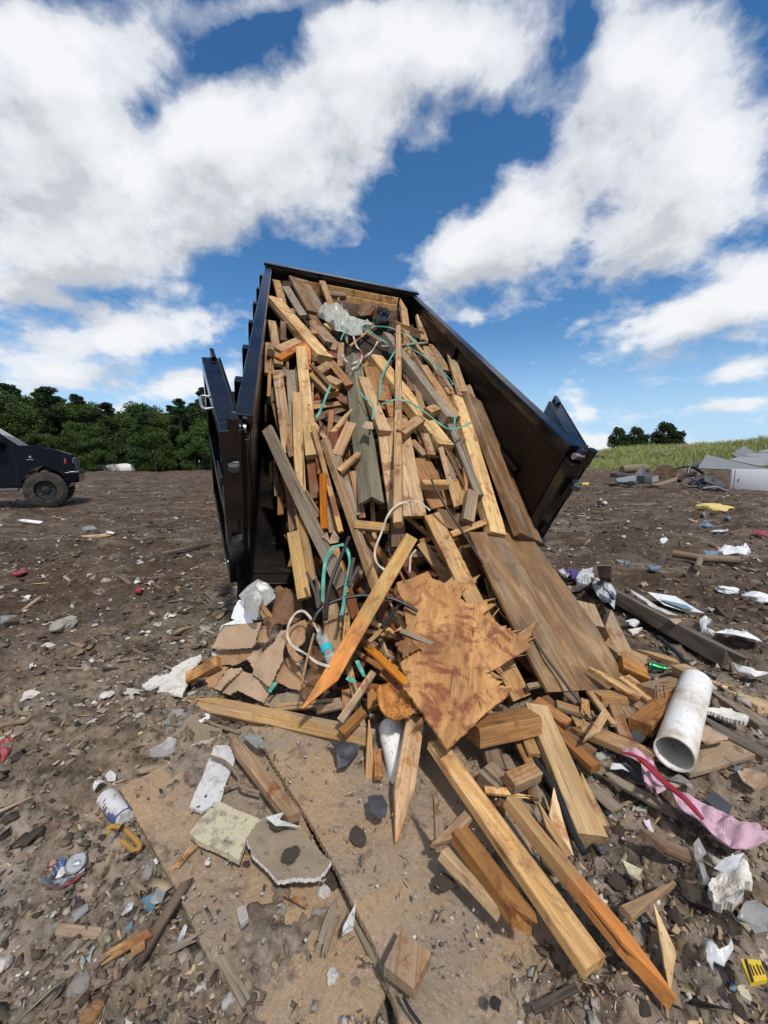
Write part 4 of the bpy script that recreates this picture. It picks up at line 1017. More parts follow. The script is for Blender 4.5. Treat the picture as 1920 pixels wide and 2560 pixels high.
o 1010 245 1600 130 16 k 0 G,T.6,L.04/.04 batten | dark narrow batten on mud left of the open left trailer door
k 390 1440 715 1480 90 t 0 G,T.12,L.03/.03,edx board | broken flat plywood scrap in the left foreground
k 720 1640 1030 1460 62 t 0 G,T.15,L.04/.05,exd board | thin pointed plywood scrap right of the broken flat one
k 905 1600 1000 1540 50 t 0 G,T.3,L.05/.05 offcut | small tan offcut lying against the thin pointed scrap
k 800 960 1000 1200 60 g 0 G,T.2,L.03/.04,exx board | soggy grey board scrap beside the left muddy sheet
k 1150 1590 1380 1480 40 g 0 G,T.3,L.04/.06,exx splinter | grey splintered lath by the lower corner of the left muddy sheet
l 1090 1640 1230 1250 90 g 0 G,T.2,L.03/.04,exx board | mouldered grey board between the two muddy sheets
l 80 1040 230 860 34 y 0 G,T.2,L.05/.07,exx splinter | pale sliver of wood on the left muddy sheet
l 860 1190 1020 1280 30 t 0 G,T.4,L.04/.04 splinter | small brown stick on the left muddy sheet
l 420 1640 600 1950 90 g 0 G,T.12,L.05/.02 board | grey felt like strip in the bottom centre mud
"""
for ln in TABLE.strip().split('\n'):
    head, lab = ln.split('|'); q = head.split()
    put_plank(q[0], *[float(x) for x in q[1:5]], float(q[5]), q[6], float(q[7]), q[8], q[9], lab.strip())

# the angled beam: two boards nailed into a V
def angled_beam():
    p1 = spt(*V('a', 898, 765), .30); p2 = spt(*V('d', 1042, 690), .22)
    nrm = snormal(900, 1060)
    X, Y, Z, L = frame_of(p1, p2, nrm, R(0)); c = (p1 + p2) / 2
    t = .03; w = .115; s = .7071
    def leg(sg):
        mb = MB(); mb.box(-L / 2, L / 2, 0, w, -t, 0, .003); out = []
        for (x, y, z) in mb.v: out.append((x, sg * (y * .78 + z * .5), -y * .62 + z * .8))
        mb.v = out; return mb
    o = leg(1).build('beam', M['n']); 
    o.matrix_world = Matrix(((X[0], Y[0], Z[0], c[0]), (X[1], Y[1], Z[1], c[1]), (X[2], Y[2], Z[2], c[2]), (0, 0, 0, 1)))
    b = leg(-1).build('flank_board', M['n'], o)
    tag(o, 'olive green angled beam of two boards with a hollow lower end in the centre', 'beam', 'scrap lumber tipped from the trailer')
angled_beam()

# two nails standing in the block at the right
def nails(): 
    o = put_plank('h', 770, 1250, 1020, 1045, 132, 'o', 6, 'r-12,T.6', 'wood_block', 'large orange block with two nails standing in it, left of the big white pipe')
    inv = o.matrix_world.inverted()
    for (x, y, x2, y2) in ((893, 1095, 888, 1035), (945, 1090, 935, 1040)):
        a = inv @ Vector(spt(*V('h', x, y), .22)); t = a + Vector((0.0, 0.0, .06)); a.z -= .02
        MB().cyl(a, t, .0028, 8).cyl(t, t + Vector((.0, 0, .003)), .006, 8).build('nail', M['rebar'], o)
nails()

# smaller broken pieces filling the body of the load beneath the long boards
POLY = [(690, 690), (1010, 750), (1070, 850), (1150, 960), (1240, 1100), (1280, 1240), (1320, 1350), (1480, 1560), (1560, 1690), (1480, 1800), (1200, 1860), (900, 1830), (790, 1740), (720, 1500), (690, 1250), (660, 1060), (668, 850)]
def inside(x, y, P):
    r = False; j = len(P) - 1
    for i in range(len(P)):
        if (P[i][1] > y) != (P[j][1] > y) and x < (P[j][0] - P[i][0]) * (y - P[i][1]) / (P[j][1] - P[i][1]) + P[i][0]: r = not r
        j = i
    return r
def fillers(n):
    rg = random.Random(11); k = 0; used = {}
    kinds = [('b', 'brown'), ('t', 'tan'), ('o', 'orange'), ('r', 'reddish brown'), ('b', 'brown'), ('r', 'reddish brown')]  # dark tones repeated, so shade in the gaps is partly painted
    while k < n:
        x, y = rg.uniform(650, 1570), rg.uniform(690, 1870)
        if k % 3 == 0: x, y = rg.uniform(680, 960), rg.uniform(880, 1250)
        if not inside(x, y, POLY): continue
        dep = sdepth(x, y); ln = rg.uniform(.22, .75) * FPX / dep
        an = rg.gauss(90, 38) + rg.choice((0, 0, 0, 60, -60)); dx, dy = math.cos(R(an)) * ln / 2, math.sin(R(an)) * ln / 2 * .75
        if y < 1000: dy *= .55
        if not (inside(x - dx, y - dy, POLY) and inside(x + dx, y + dy, POLY)): continue
        lift = -rg.uniform(.06, .26)
        ok = True
        for sx in (-1, 1):
            p = spt(x + sx * dx, y + sx * dy, lift); u_, v_, n_ = bedinv(p)
            if v_ > -.15 and (u_ < .08 or u_ > BW - .08 or v_ > BL - .1 or n_ < .06): ok = False
            if p[2] < .03: ok = False
        if not ok: continue
        mt, cn = kinds[rg.randrange(len(kinds))]
        zone = 'in the upper load' if y < 950 else 'in the middle of the load' if y < 1300 else 'low in the spill'
        put_plank('F', x - dx, y - dy, x + dx, y + dy, rg.uniform(.05, .11) * FPX / dep * .75, mt, 0, 'L%.3f/%.3f,r%d,e%s%s,T%.2f' % (lift, lift + rg.uniform(-.05, .05), rg.randint(-35, 35), rg.choice('qqqxdc'), rg.choice('qqqxdc'), rg.choice((.3, .45, .5, .8))), 'offcut',
                  '%s offcut buried under the longer boards %s' % (cn, zone), 'offcuts buried ' + zone + ', ' + cn, seed=k)
        k += 1
fillers(150)

def slivers(n):
    rg = random.Random(5); k = 0
    while k < n:
        x, y = rg.uniform(660, 1560), rg.uniform(700, 1850)
        if not inside(x, y, POLY): continue
        dep = sdepth(x, y); ln = rg.uniform(.35, 1.2) * FPX / dep
        an = rg.gauss(82 if x < 950 else 68, 20); dx, dy = math.cos(R(an)) * ln / 2, math.sin(R(an)) * ln / 2 * (.62 if y < 1050 else .8)
        if not (inside(x - dx, y - dy, POLY) and inside(x + dx, y + dy, POLY)): continue
        lift = rg.uniform(-.09, .07); ok = True
        for sx in (-1, 1):
            u_, v_, n_ = bedinv(spt(x + sx * dx, y + sx * dy, lift))
            if v_ > -.15 and (u_ < .06 or u_ > BW - .06 or v_ > BL - .1): ok = False
        if not ok: continue
        mt, cn = rg.choice((('y', 'yellow'), ('t', 'tan'), ('o', 'orange'), ('g', 'grey'), ('r', 'reddish brown'), ('w', 'pale')))
        zone = 'in the upper load' if y < 950 else 'in the middle of the load' if y < 1300 else 'low in the spill'
        put_plank('F', x - dx, y - dy, x + dx, y + dy, rg.uniform(.018, .045) * FPX / dep * .8, mt, 0, 'L%.3f/%.3f,r%d,e%s%s,T%.2f' % (lift, lift + rg.uniform(-.06, .04), rg.randint(-30, 30), rg.choice('qxxc'), rg.choice('qxxcp'), rg.choice((.35, .6, .9))), 'splinter',
                  '%s thin splintered strip lodged between boards %s' % (cn, zone), 'thin strips lodged ' + zone + ', ' + cn, seed=k)
        k += 1
slivers(95)

# added splinter backing under everything, its dark colour painting shade into the gaps: closed heap reaching down to the bed floor and the ground
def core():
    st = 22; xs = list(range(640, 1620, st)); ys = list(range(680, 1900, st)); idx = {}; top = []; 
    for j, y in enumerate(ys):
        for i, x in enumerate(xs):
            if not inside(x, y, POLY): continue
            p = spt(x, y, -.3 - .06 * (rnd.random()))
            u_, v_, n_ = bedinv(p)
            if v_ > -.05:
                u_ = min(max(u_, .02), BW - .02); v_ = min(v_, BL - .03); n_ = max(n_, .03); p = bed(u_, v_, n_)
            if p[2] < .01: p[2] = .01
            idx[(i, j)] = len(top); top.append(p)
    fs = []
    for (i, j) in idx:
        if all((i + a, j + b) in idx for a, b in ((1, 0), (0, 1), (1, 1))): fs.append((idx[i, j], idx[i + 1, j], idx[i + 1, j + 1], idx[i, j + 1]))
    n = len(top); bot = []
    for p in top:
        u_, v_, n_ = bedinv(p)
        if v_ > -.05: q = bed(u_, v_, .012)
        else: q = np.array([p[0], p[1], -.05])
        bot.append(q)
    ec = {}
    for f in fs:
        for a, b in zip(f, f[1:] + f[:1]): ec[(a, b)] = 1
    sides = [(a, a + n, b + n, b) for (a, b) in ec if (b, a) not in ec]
    me = mesh('splinter_shade_core', top + bot, fs + [tuple(i + n for i in f[::-1]) for f in fs] + sides)
    o = link('splinter_shade_core', me, M['core_gap_shade']); kind(o, 'stuff'); o['label'] = 'packed backing of bark and splinters beneath the lumber, coloured dark as gap shade'; o['category'] = 'debris'
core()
# ------------------------------------------------------------------ sheets, plastics, cloth
def sheet(view, poly, name, mat, label, cat, lift=0.02, thick=.004, crumple=0.0, freq=8.0, flat=False, base='P', step=None, jag=0.0, group=None, seed=1, smooth=None, fold=None, parent=None, lifts=None, off=None, edge_mat=None, ridge=False, jagdir=None):
    """polygon surveyed in the photograph, laid on the surface below it, given thickness and its own folds"""
    rg = random.Random(seed)
    P = [np.array(V(view, *q)) for q in poly]
    if jag:
        Q = []; xs0 = [p[0] for p in P]
        for a, b in zip(P, P[1:] + P[:1]):
            L = np.linalg.norm(b - a); n = max(1, int(L / (jag * (1.4 if jagdir is None else 2.2)))); d = (b - a) / L; pr = np.array([-d[1], d[0]])
            Q.append(a)
            for k in range(1, n): Q.append(a + (b - a) * (k + rg.uniform(-.35, .35)) / n + (pr * rg.uniform(-1, 1) * jag if jagdir is None else np.array(jagdir) * jag * rg.choice((-1, 1)) * rg.random() ** 2.2 * (4.5 if a[0] > min(xs0) + .48 * (max(xs0) - min(xs0)) else 1.3)))
        P = Q
    xs = [p[0] for p in P]; ys = [p[1] for p in P]
    st = step or max(4.0, min(max(xs) - min(xs), max(ys) - min(ys)) / 9)
    pts = [Vector(p) for p in P]; ne = len(pts)
    edges = [(i, (i + 1) % ne) for i in range(ne)]
    if not (flat and not crumple):
        y = min(ys) + st / 2; r = 0
        while y < max(ys):
            x = min(xs) + st / 2 + (st / 2 if r % 2 else 0)
            while x < max(xs):
                q = (x + rg.uniform(-.2, .2) * st, y + rg.uniform(-.2, .2) * st)
                if inside(q[0], q[1], P): pts.append(Vector(q))
                x += st
            y += st; r += 1
    vo, _, fo, _, _, _ = delaunay_2d_cdt(pts, edges, [], 1, 1e-4)
    W = []
    def lf(x, y):
        if lifts is None: return lift
        ws = [(1 / ((x - V(view, a, b)[0]) ** 2 + (y - V(view, a, b)[1]) ** 2 + 4), l) for a, b, l in lifts]
        return sum(w_ * l for w_, l in ws) / sum(w_ for w_, l in ws)
    for v_ in vo: W.append(spt(v_.x, v_.y, lf(v_.x, v_.y), base))
    W = np.array(W)
    if flat:
        c = W.mean(0); _, _, vt = np.linalg.svd(W - c); nn = vt[2]
        W2 = []
        for v_ in vo:
            d = ray(v_.x, v_.y); W2.append(CAM + d * (((c - CAM) @ nn) / (d @ nn)))
        W = np.array(W2)
    c = W.mean(0); _, _, vt = np.linalg.svd(W - c); nn = vt[2]
    if nn @ (CAM - c) < 0: nn = -nn
    ax = vt[0]; ay = np.cross(nn, ax)
    lc = np.stack([(W - c) @ ax, (W - c) @ ay], -1)
    if crumple:
        n1 = fbm(lc[:, 0] * freq + seed, lc[:, 1] * freq, seed, 3)
        n1 = np.abs(n1) * 2 if ridge else n1
        W = W + nn * (n1 * crumple)[:, None] + (ax * (fbm(lc[:, 0] * freq + 9, lc[:, 1] * freq, seed + 3, 2) * crumple * .4)[:, None])
    if fold:
        fx = fold[1] * np.sin(lc[:, 0 if fold[2] == 'x' else 1] * fold[0] + seed); W = W + nn * fx[:, None]
    n = len(W)
    Wl = np.stack([(W - c) @ ax, (W - c) @ ay, (W - c) @ nn], -1)
    vs = [tuple(q) for q in Wl] + [(q[0], q[1], q[2] - thick) for q in Wl]
    fs = []; ec = {}
    for f in fo:
        A, B_, C = Wl[f[0]], Wl[f[1]], Wl[f[2]]
        if np.cross(B_[:2] - A[:2], C[:2] - A[:2]) < 0: f = f[::-1]
        f = list(f); fs.append(tuple(f)); fs.append(tuple(i + n for i in f[::-1]))
        for a, b in zip(f, f[1:] + f[:1]): ec[(a, b)] = 1
    nface = len(fs)
    for (a, b) in ec:
        if (b, a) not in ec: fs.append((a, a + n, b + n, b))
    me = mesh(name, vs, fs); me.materials.append(M[mat])
    if edge_mat:
        me.materials.append(M[edge_mat])
        for p in me.polygons[nface:]: p.material_index = 1
    o = link(name, me)
    if smooth or (smooth is None and crumple and thick < .01):
        for p in me.polygons[:nface]: p.use_smooth = True
        me.set_sharp_from_angle(angle=R(40))
    o.matrix_world = Matrix(((ax[0], ay[0], nn[0], c[0]), (ax[1], ay[1], nn[1], c[1]), (ax[2], ay[2], nn[2], c[2]), (0, 0, 0, 1)))
    if parent is not None:
        mw = o.matrix_world.copy(); bpy.context.view_layer.update(); o.parent = parent; o.matrix_parent_inverse = parent.matrix_world.inverted()
    else: tag(o, label, cat, group)
    return o

# plywood sheets on the pile
sheet('F', [(1172, 1330), (1262, 1330), (1335, 1352), (1368, 1398), (1420, 1470), (1490, 1565), (1561, 1690), (1525, 1722), (1370, 1730), (1300, 1600), (1230, 1460)], 'plywood_sheet', 'p',
      'big brown grained plywood sheet sloping down the right side of the pile', 'plywood', thick=.018, flat=True, lifts=[(1172, 1330, .24), (1335, 1352, .2), (1561, 1690, .12), (1370, 1730, .24)], smooth=False)
sheet('g', [(250, 20), (330, 0), (470, -60), (500, -10), (590, 20), (640, -10), (700, 10), (830, -40), (800, 10), (745, 50), (700, 85), (690, 130), (740, 165), (800, 160), (880, 150), (940, 170), (850, 235), (900, 250), (960, 300), (1040, 350), (1100, 380), (1160, 330), (1225, 290), (1200, 330), (1190, 370), (1140, 420), (1180, 455), (1100, 520), (1040, 550), (960, 600), (870, 640), (940, 680), (1000, 740), (1050, 745), (1030, 800), (830, 960), (600, 1180), (575, 1130), (470, 985), (385, 850), (300, 730), (315, 690), (300, 610), (285, 555), (350, 505), (400, 460), (370, 420), (300, 370), (330, 300), (300, 215), (315, 165), (275, 100)],
      'torn_plywood', 'v', 'torn orange plywood sheet with ragged splintered edges and clay stains at the front', 'plywood', thick=.012, flat=False, crumple=.022, freq=3.5, jag=2.6, jagdir=(.86, -.5), step=13, seed=4, lift=.3, lifts=[(330, 0, .34), (830, -40, .38), (600, 1180, .36), (1225, 290, .36), (300, 700, .42), (1000, 800, .36), (750, 400, .4)])
sheet('g', [(150, 620), (230, 580), (320, 650), (300, 740), (380, 880), (400, 930), (250, 990), (180, 950), (140, 880), (110, 800), (130, 720), (200, 690), (135, 650)], 'torn_plywood', 'o', 'splintered reddish flap of plywood hanging left of the torn sheet', 'plywood', thick=.01, crumple=.04, freq=6, jag=2.6, jagdir=(.7, .7), step=9, seed=6, lift=.32)
sheet('g', [(250, 430), (330, 395), (420, 440), (430, 480), (300, 540), (270, 500)], 'torn_plywood', 'o', 'small splintered plywood tuft above the grey lath on the torn sheet', 'plywood', thick=.012, crumple=.05, freq=12, jag=3.0, step=6, seed=9, lift=.4)
sheet('h', [(1120, 1620), (1300, 1570), (1600, 1475), (1520, 1420), (1380, 1370), (1230, 1400), (1090, 1450), (1050, 1560)], 'chipboard_offcut', 'muddy_sheet', 'square muddy chipboard piece lying under the big white pipe', 'chipboard', base='G', thick=.018, flat=True, lift=.05)
# muddy boards in the foreground
o = sheet('F', [(298, 1966), (430, 1900), (545, 1840), (640, 1800), (700, 1880), (770, 2070), (860, 2230), (935, 2380), (975, 2480), (900, 2640), (600, 2640), (560, 2480), (498, 2345), (462, 2270), (430, 2205), (380, 2110), (330, 2020)], 'sheet_board', 'muddy_sheet', 'mud caked tan sheet board half buried at the left front', 'sheet board', base='G', thick=.018, lift=.045, crumple=.035, freq=1.6, step=26, seed=2, jag=2, smooth=True, lifts=[(298, 1966, .075), (545, 1840, .05), (900, 2640, -.03), (498, 2345, .05), (600, 2640, -.06), (620, 2480, -.02), (850, 2480, 0.0)])
o = sheet('F', [(628, 1815), (725, 1970), (765, 2031), (859, 2201), (935, 2353), (985, 2500), (1030, 2660), (1750, 2660), (1680, 2480), (1560, 2250), (1480, 2120), (1300, 1900), (1150, 1815), (900, 1800)], 'sheet_board', 'muddy_sheet', 'larger mud smeared sheet board under the foreground timbers', 'sheet board', base='G', thick=.02, crumple=.03, freq=1.5, step=30, seed=5, jag=2, smooth=True, lift=.07, lifts=[(628, 1815, .085), (859, 2201, .085), (1000, 2560, .06), (1250, 2580, -.02), (1500, 2600, -.08), (1480, 2120, -.04), (1250, 2000, .04), (1400, 2350, -.02)])

# insulation and plaster boards on the left sheet
sheet('l', [(200, 775), (290, 660), (400, 550), (560, 620), (705, 685), (650, 770), (600, 800), (545, 970), (400, 890), (260, 830)], 'insulation_board', 'board_cream', 'cream yellow insulation board piece with a dark speckled face on the left sheet', 'insulation board', base='G', thick=.02, lift=.085, crumple=.012, freq=4, jag=1.2, step=14, seed=1, smooth=False)
sheet('l', [(600, 845), (640, 770), (700, 690), (760, 660), (870, 685), (920, 740), (1050, 840), (1180, 990), (1110, 1080), (1000, 1110), (815, 1112), (740, 1020), (650, 950)], 'plasterboard', 'board_mud', 'mud covered plasterboard slab with white broken edges beside the cream piece', 'plasterboard', base='G', thick=.014, lift=.092, crumple=.03, freq=5, jag=2.2, step=14, seed=3, smooth=False, edge_mat='chalk')
sheet('l', [(730, 690), (860, 645), (830, 690), (965, 740), (880, 745), (800, 720)], 'paper_scrap', 'paper', 'white torn facing paper curling off the mud covered plasterboard', 'paper', base='G', thick=.002, lift=.13, crumple=.03, freq=14, step=5, seed=3)
sheet('l', [(380, 180), (460, 175), (530, 190), (510, 300), (470, 390), (440, 480), (420, 540), (290, 612), (205, 580), (250, 480), (290, 400), (330, 290)], 'insulation_board', 'paper', 'long white speckled board strip lying above the cream insulation piece', 'insulation board', base='G', thick=.012, lift=.07, crumple=.02, freq=5, jag=1.2, step=10, seed=2, smooth=False)
sheet('o', [(980, 1130), (1060, 1070), (1170, 1060), (1200, 1020), (1390, 930), (1395, 960), (1330, 1050), (1300, 1130), (1260, 1222), (1200, 1210), (1150, 1195), (1080, 1192), (1010, 1160)], 'foam_sheet', 'dirty_foam', 'large dirty white foam sheet with a scorched edge on the mud left of the pile', 'foam', base='G', thick=.012, lift=.07, crumple=.03, freq=5, jag=1.5, step=9, seed=7)
sheet('o', [(1280, 1265), (1400, 1310), (1480, 1340), (1390, 1410), (1320, 1360), (1345, 1340)], 'foam_scrap', 'foam', 'white foam scrap under the point of the lying stake', 'foam', base='G', thick=.01, lift=.05, crumple=.05, freq=11, step=6, seed=8)
sheet('o', [(905, 1385), (960, 1360), (1040, 1350), (1068, 1375), (1040, 1430), (960, 1495), (920, 1470), (930, 1420)], 'paper_scrap', 'cream_paper', 'cream heart shaped torn board scrap left of the sheet boards', 'paper', base='G', thick=.004, lift=.04, crumple=.02, freq=8, step=7, seed=4)
sheet('o', [(785, 1410), (825, 1375), (865, 1400), (815, 1440)], 'paper_scrap', 'cardboard', 'small square brown board scrap left of the cream heart shaped one', 'paper', base='G', thick=.004, lift=.035, crumple=.01, step=7, seed=5)
sheet('o', [(1130, 1415), (1190, 1330), (1250, 1310), (1310, 1335), (1260, 1400), (1240, 1435)], 'plastic_sheet', 'film_grey', 'grey crumpled plastic piece beside the large plaster slab at the left', 'plastic sheet', base='G', thick=.002, lift=.06, crumple=.05, freq=9, step=6, seed=6)
sheet('o', [(1120, 1470), (1160, 1440), (1260, 1400), (1310, 1340), (1400, 1400), (1530, 1440), (1520, 1480), (1450, 1520), (1330, 1560), (1240, 1565)], 'plasterboard', 'board_mud', 'muddy plaster slab with crumbs of white rubble touching the left sheet board', 'plasterboard', base='G', thick=.02, lift=.05, crumple=.04, freq=5, jag=2, step=9, seed=11, edge_mat='chalk')
sheet('o', [(1045, 1600), (1060, 1575), (1120, 1540), (1180, 1515), (1235, 1525), (1200, 1565), (1130, 1590), (1050, 1620)], 'bottle', 'bottle', 'squashed clear plastic bottle by the upper corner of the left sheet board', 'bottle', base='G', thick=.03, lift=.06, crumple=.05, freq=14, step=5, seed=12)
sheet('k', [(325, 1390), (400, 1330), (500, 1260), (590, 1235), (600, 1290), (500, 1360), (420, 1420)], 'plastic_sheet', 'film_grey', 'long crumpled grey film strip above the broken plywood scrap', 'plastic sheet', base='G', thick=.002, lift=.05, crumple=.05, freq=9, step=6, seed=13)
sheet('k', [(845, 1370), (900, 1300), (950, 1330), (930, 1370), (860, 1395)], 'plastic_sheet', 'film_white', 'small whitish crumpled film near the thin pointed plywood scrap', 'plastic sheet', base='G', thick=.002, lift=.04, crumple=.06, freq=16, step=5, seed=14)
sheet('k', [(1040, 1240), (1090, 1150), (1145, 1170), (1120, 1230), (1060, 1255)], 'plastic_sheet', 'film_grey', 'grey plastic sliver by the lower left edge of the left sheet board', 'plastic sheet', base='G', thick=.003, lift=.05, crumple=.03, freq=12, step=5, seed=15)
sheet('k', [(1225, 1470), (1250, 1400), (1280, 1360), (1295, 1390), (1275, 1460), (1230, 1530)], 'plastic_sheet', 'film_white', 'twisted white plastic shred beside the grey splintered lath', 'plastic sheet', base='G', thick=.004, lift=.06, crumple=.05, freq=18, step=4, seed=16)
sheet('k', [(640, 470), (690, 425), (735, 450), (690, 480), (650, 505)], 'paper_scrap', 'paper', 'crumpled lilac white paper above the labelled bottle', 'paper', base='G', thick=.002, lift=.05, crumple=.05, freq=18, step=5, seed=17)
sheet('k', [(575, 610), (620, 545), (740, 490), (700, 545), (640, 590)], 'paper_scrap', 'paper', 'long pale paper strip left of the labelled bottle', 'paper', base='G', thick=.002, lift=.035, crumple=.03, freq=12, step=5, seed=18)
sheet('k', [(720, 370), (760, 345), (800, 370), (790, 400), (740, 415)], 'paper_scrap', 'paper', 'torn white cup fragment with a blue band near the left sheet board', 'paper', base='G', thick=.003, lift=.05, crumple=.05, freq=14, step=4, seed=19)
sheet('k', [(0, 170), (60, 155), (100, 150), (80, 210), (20, 290), (0, 300)], 'plastic_sheet', 'red_plastic', 'crumpled pink red plastic at the left edge of the photo', 'plastic sheet', base='G', thick=.002, lift=.03, crumple=.04, freq=14, step=4, seed=20)
sheet('l', [(1255, 1440), (1270, 1390), (1320, 1330), (1350, 1310), (1340, 1380), (1330, 1440), (1260, 1470)], 'paper_scrap', 'paper', 'crumpled white tissue at the edge of the right sheet board', 'paper', base='G', thick=.002, lift=.1, crumple=.07, freq=18, step=4, seed=21)
sheet('l', [(530, 1300), (590, 1275), (612, 1370), (560, 1420), (540, 1370)], 'tile_piece', 'stone', 'small square grey tile piece on the left sheet board', 'tile', base='G', thick=.012, lift=.09, flat=True, step=10, seed=2)
sheet('f', [(480, 1310), (520, 1240), (560, 1260), (620, 1330), (665, 1400), (640, 1430), (590, 1395), (520, 1350)], 'plastic_sheet', 'film_grey', 'crumpled grey film between the lying stake and the old weathered stake', 'plastic sheet', base='G', thick=.002, lift=.1, crumple=.07, freq=11, step=5, seed=23)
sheet('l', [(1160, 150), (1260, 160), (1390, 170), (1340, 260), (1290, 300), (1230, 310), (1220, 230)], 'rag', 'slate', 'dark muddy rag on the upper part of the right sheet board', 'rag', base='G', thick=.004, lift=.11, crumple=.06, freq=12, step=6, seed=24)
sheet('l', [(1435, 530), (1480, 500), (1540, 530), (1575, 600), (1560, 660), (1510, 680), (1450, 640)], 'leaf', 'slate', 'dark grey dried leaf flat on the right sheet board', 'leaf', base='G', thick=.003, lift=.12, crumple=.02, freq=14, step=5, seed=25)
# cardboard heap at the left foot
CB = 'cardboard pieces heaped at the left foot of the pile'
def card(poly, mat, label, lift, cr=.04, fr=6, seed=1, th=.006, jag=1.5, lifts=None, fold=None, step=None): return sheet('f', poly, 'cardboard', mat, label, 'cardboard', lift=lift, thick=th, crumple=cr, freq=fr, seed=seed, jag=jag, group=CB, smooth=False, lifts=lifts, fold=fold, step=step or 9)
card([(260, 650), (300, 560), (345, 490), (480, 470), (635, 465), (610, 540), (590, 620), (560, 650), (400, 660)], 'cardboard_grey', 'flat tan cardboard flap on the upper left of the cardboard heap', .12, .025, 5, 1)
card([(300, 670), (560, 655), (600, 690), (500, 750), (430, 780), (310, 770)], 'cardboard', 'brown cardboard side beneath the flat tan flap', .05, .03, 6, 2)
card([(600, 610), (620, 520), (680, 500), (690, 590), (660, 620)], 'cardboard', 'small cardboard stub right of the flat tan flap', .1, .03, 7, 3)
card([(690, 560), (640, 430), (700, 440), (730, 320), (750, 220), (790, 190), (860, 220), (920, 290), (910, 380), (880, 470), (830, 520), (740, 530), (710, 600)], 'wet_cardboard', 'dark wet torn cardboard standing up at the back of the heap', .1, .12, 6, 4, jag=2.5)
card([(560, 840), (640, 700), (740, 570), (770, 530), (820, 525), (800, 650), (780, 740), (690, 935), (600, 870)], 'cardboard_grey', 'grey ribbed cardboard strip bent over the middle of the heap', .2, .03, 5, 5, fold=(60, .004, 'x'))
card([(530, 740), (570, 690), (640, 650), (630, 720), (570, 830)], 'cardboard_grey', 'small curled grey cardboard beside the ribbed strip', .15, .06, 9, 6)
card([(780, 560), (850, 500), (960, 465), (990, 490), (960, 600), (900, 660), (850, 640), (960, 740), (900, 760), (830, 680)], 'cardboard', 'brown folded cardboard behind the white strap loop', .22, .09, 6, 7)
card([(200, 830), (240, 800), (390, 785), (330, 900), (300, 970), (240, 940)], 'cardboard', 'ragged cardboard corner at the lower left of the heap', .1, .07, 8, 8, jag=3)
card([(300, 960), (390, 820), (480, 790), (485, 810), (340, 980)], 'cardboard_grey', 'narrow folded cardboard ridge at the lower left of the heap', .16, .04, 8, 9)
card([(340, 980), (400, 900), (490, 820), (560, 850), (690, 940), (640, 1045), (560, 1020), (470, 980), (400, 1005)], 'cardboard_grey', 'wide rust streaked cardboard sheet at the bottom of the heap', .13, .035, 6, 10)
card([(740, 900), (790, 740), (860, 720), (930, 850), (970, 900), (920, 970), (850, 960)], 'cardboard', 'smooth brown cardboard panel right of the ribbed strip', .13, .04, 5, 11)
card([(930, 920), (1000, 800), (1010, 660), (1080, 630), (1130, 660), (1130, 760), (1120, 850), (1060, 1000), (980, 1040), (940, 990)], 'wet_cardboard', 'dark wet crumpled cardboard beside the water bottle', .12, .12, 7, 12, jag=2.5)
card([(600, 1050), (700, 990), (840, 960), (900, 970), (950, 1040), (900, 1060), (740, 1090)], 'board_mud', 'muddy plaster coated cardboard under the front of the heap', .1, .04, 7, 13)
# white foam and plastics on the heap
sheet('f', [(405, 430), (430, 350), (460, 295), (510, 290), (600, 330), (620, 420), (560, 430), (440, 445)], 'foam_block', 'foam', 'white foam tray end behind the cardboard heap', 'foam', lift=.1, thick=.05, crumple=.01, freq=4, step=9, seed=1, smooth=False)
sheet('f', [(320, 530), (340, 480), (430, 445), (560, 425), (575, 465), (350, 480)], 'foam_sheet', 'foam', 'curved white foam lid on top of the flat tan flap', 'foam', lift=.1, thick=.008, crumple=.02, freq=5, step=7, seed=2)
sheet('f', [(480, 280), (540, 200), (620, 155), (680, 170), (730, 230), (725, 270), (650, 340), (600, 330), (520, 330)], 'plastic_tub', 'clear_tub', 'clear plastic food tub with a brown smear behind the heap', 'tub', lift=.14, thick=.004, crumple=.05, freq=7, step=7, seed=3, fold=(18, .02, 'x'))
sheet('f', [(500, 350), (520, 260), (600, 195), (650, 260), (620, 350), (610, 470), (580, 465), (540, 410)], 'plastic_sheet', 'film_grey', 'grey curled plastic flap hanging before the clear tub', 'plastic sheet', lift=.2, thick=.003, crumple=.06, freq=6, step=7, seed=4)
# films on the upper load
sheet('a', [(622, 418), (700, 390), (760, 400), (830, 440), (880, 470), (1010, 490), (1035, 520), (1070, 545), (980, 555), (970, 640), (900, 600), (820, 605), (760, 590), (710, 540), (680, 480)], 'plastic_sheet', 'film', 'crumpled translucent plastic sheet draped across the upper load', 'plastic sheet', lift=.2, thick=.002, crumple=.16, freq=7, step=4, seed=5)
sheet('a', [(1090, 440), (1130, 405), (1200, 415), (1215, 450), (1190, 510), (1180, 545), (1080, 545), (1070, 510), (1110, 490)], 'bin_bag', 'bag_black', 'crumpled black bin bag below the right end of the top beams', 'bag', lift=.1, thick=.01, crumple=.16, freq=9, step=4, seed=6)
sheet('a', [(920, 430), (960, 380), (1060, 375), (1080, 430), (1040, 490), (960, 480)], 'cardboard', 'wet_cardboard', 'dark brown crumpled paper left of the black bin bag', 'cardboard', lift=.08, thick=.004, crumple=.12, freq=9, step=4, seed=7)
sheet('d', [(590, 1050), (640, 1010), (660, 1080), (700, 990), (750, 1060), (740, 1100), (660, 1115)], 'paper_scrap', 'cardboard_grey', 'grey brown torn paper on the long grey weathered plank', 'paper', lift=.3, thick=.003, crumple=.05, freq=9, step=6, seed=8)
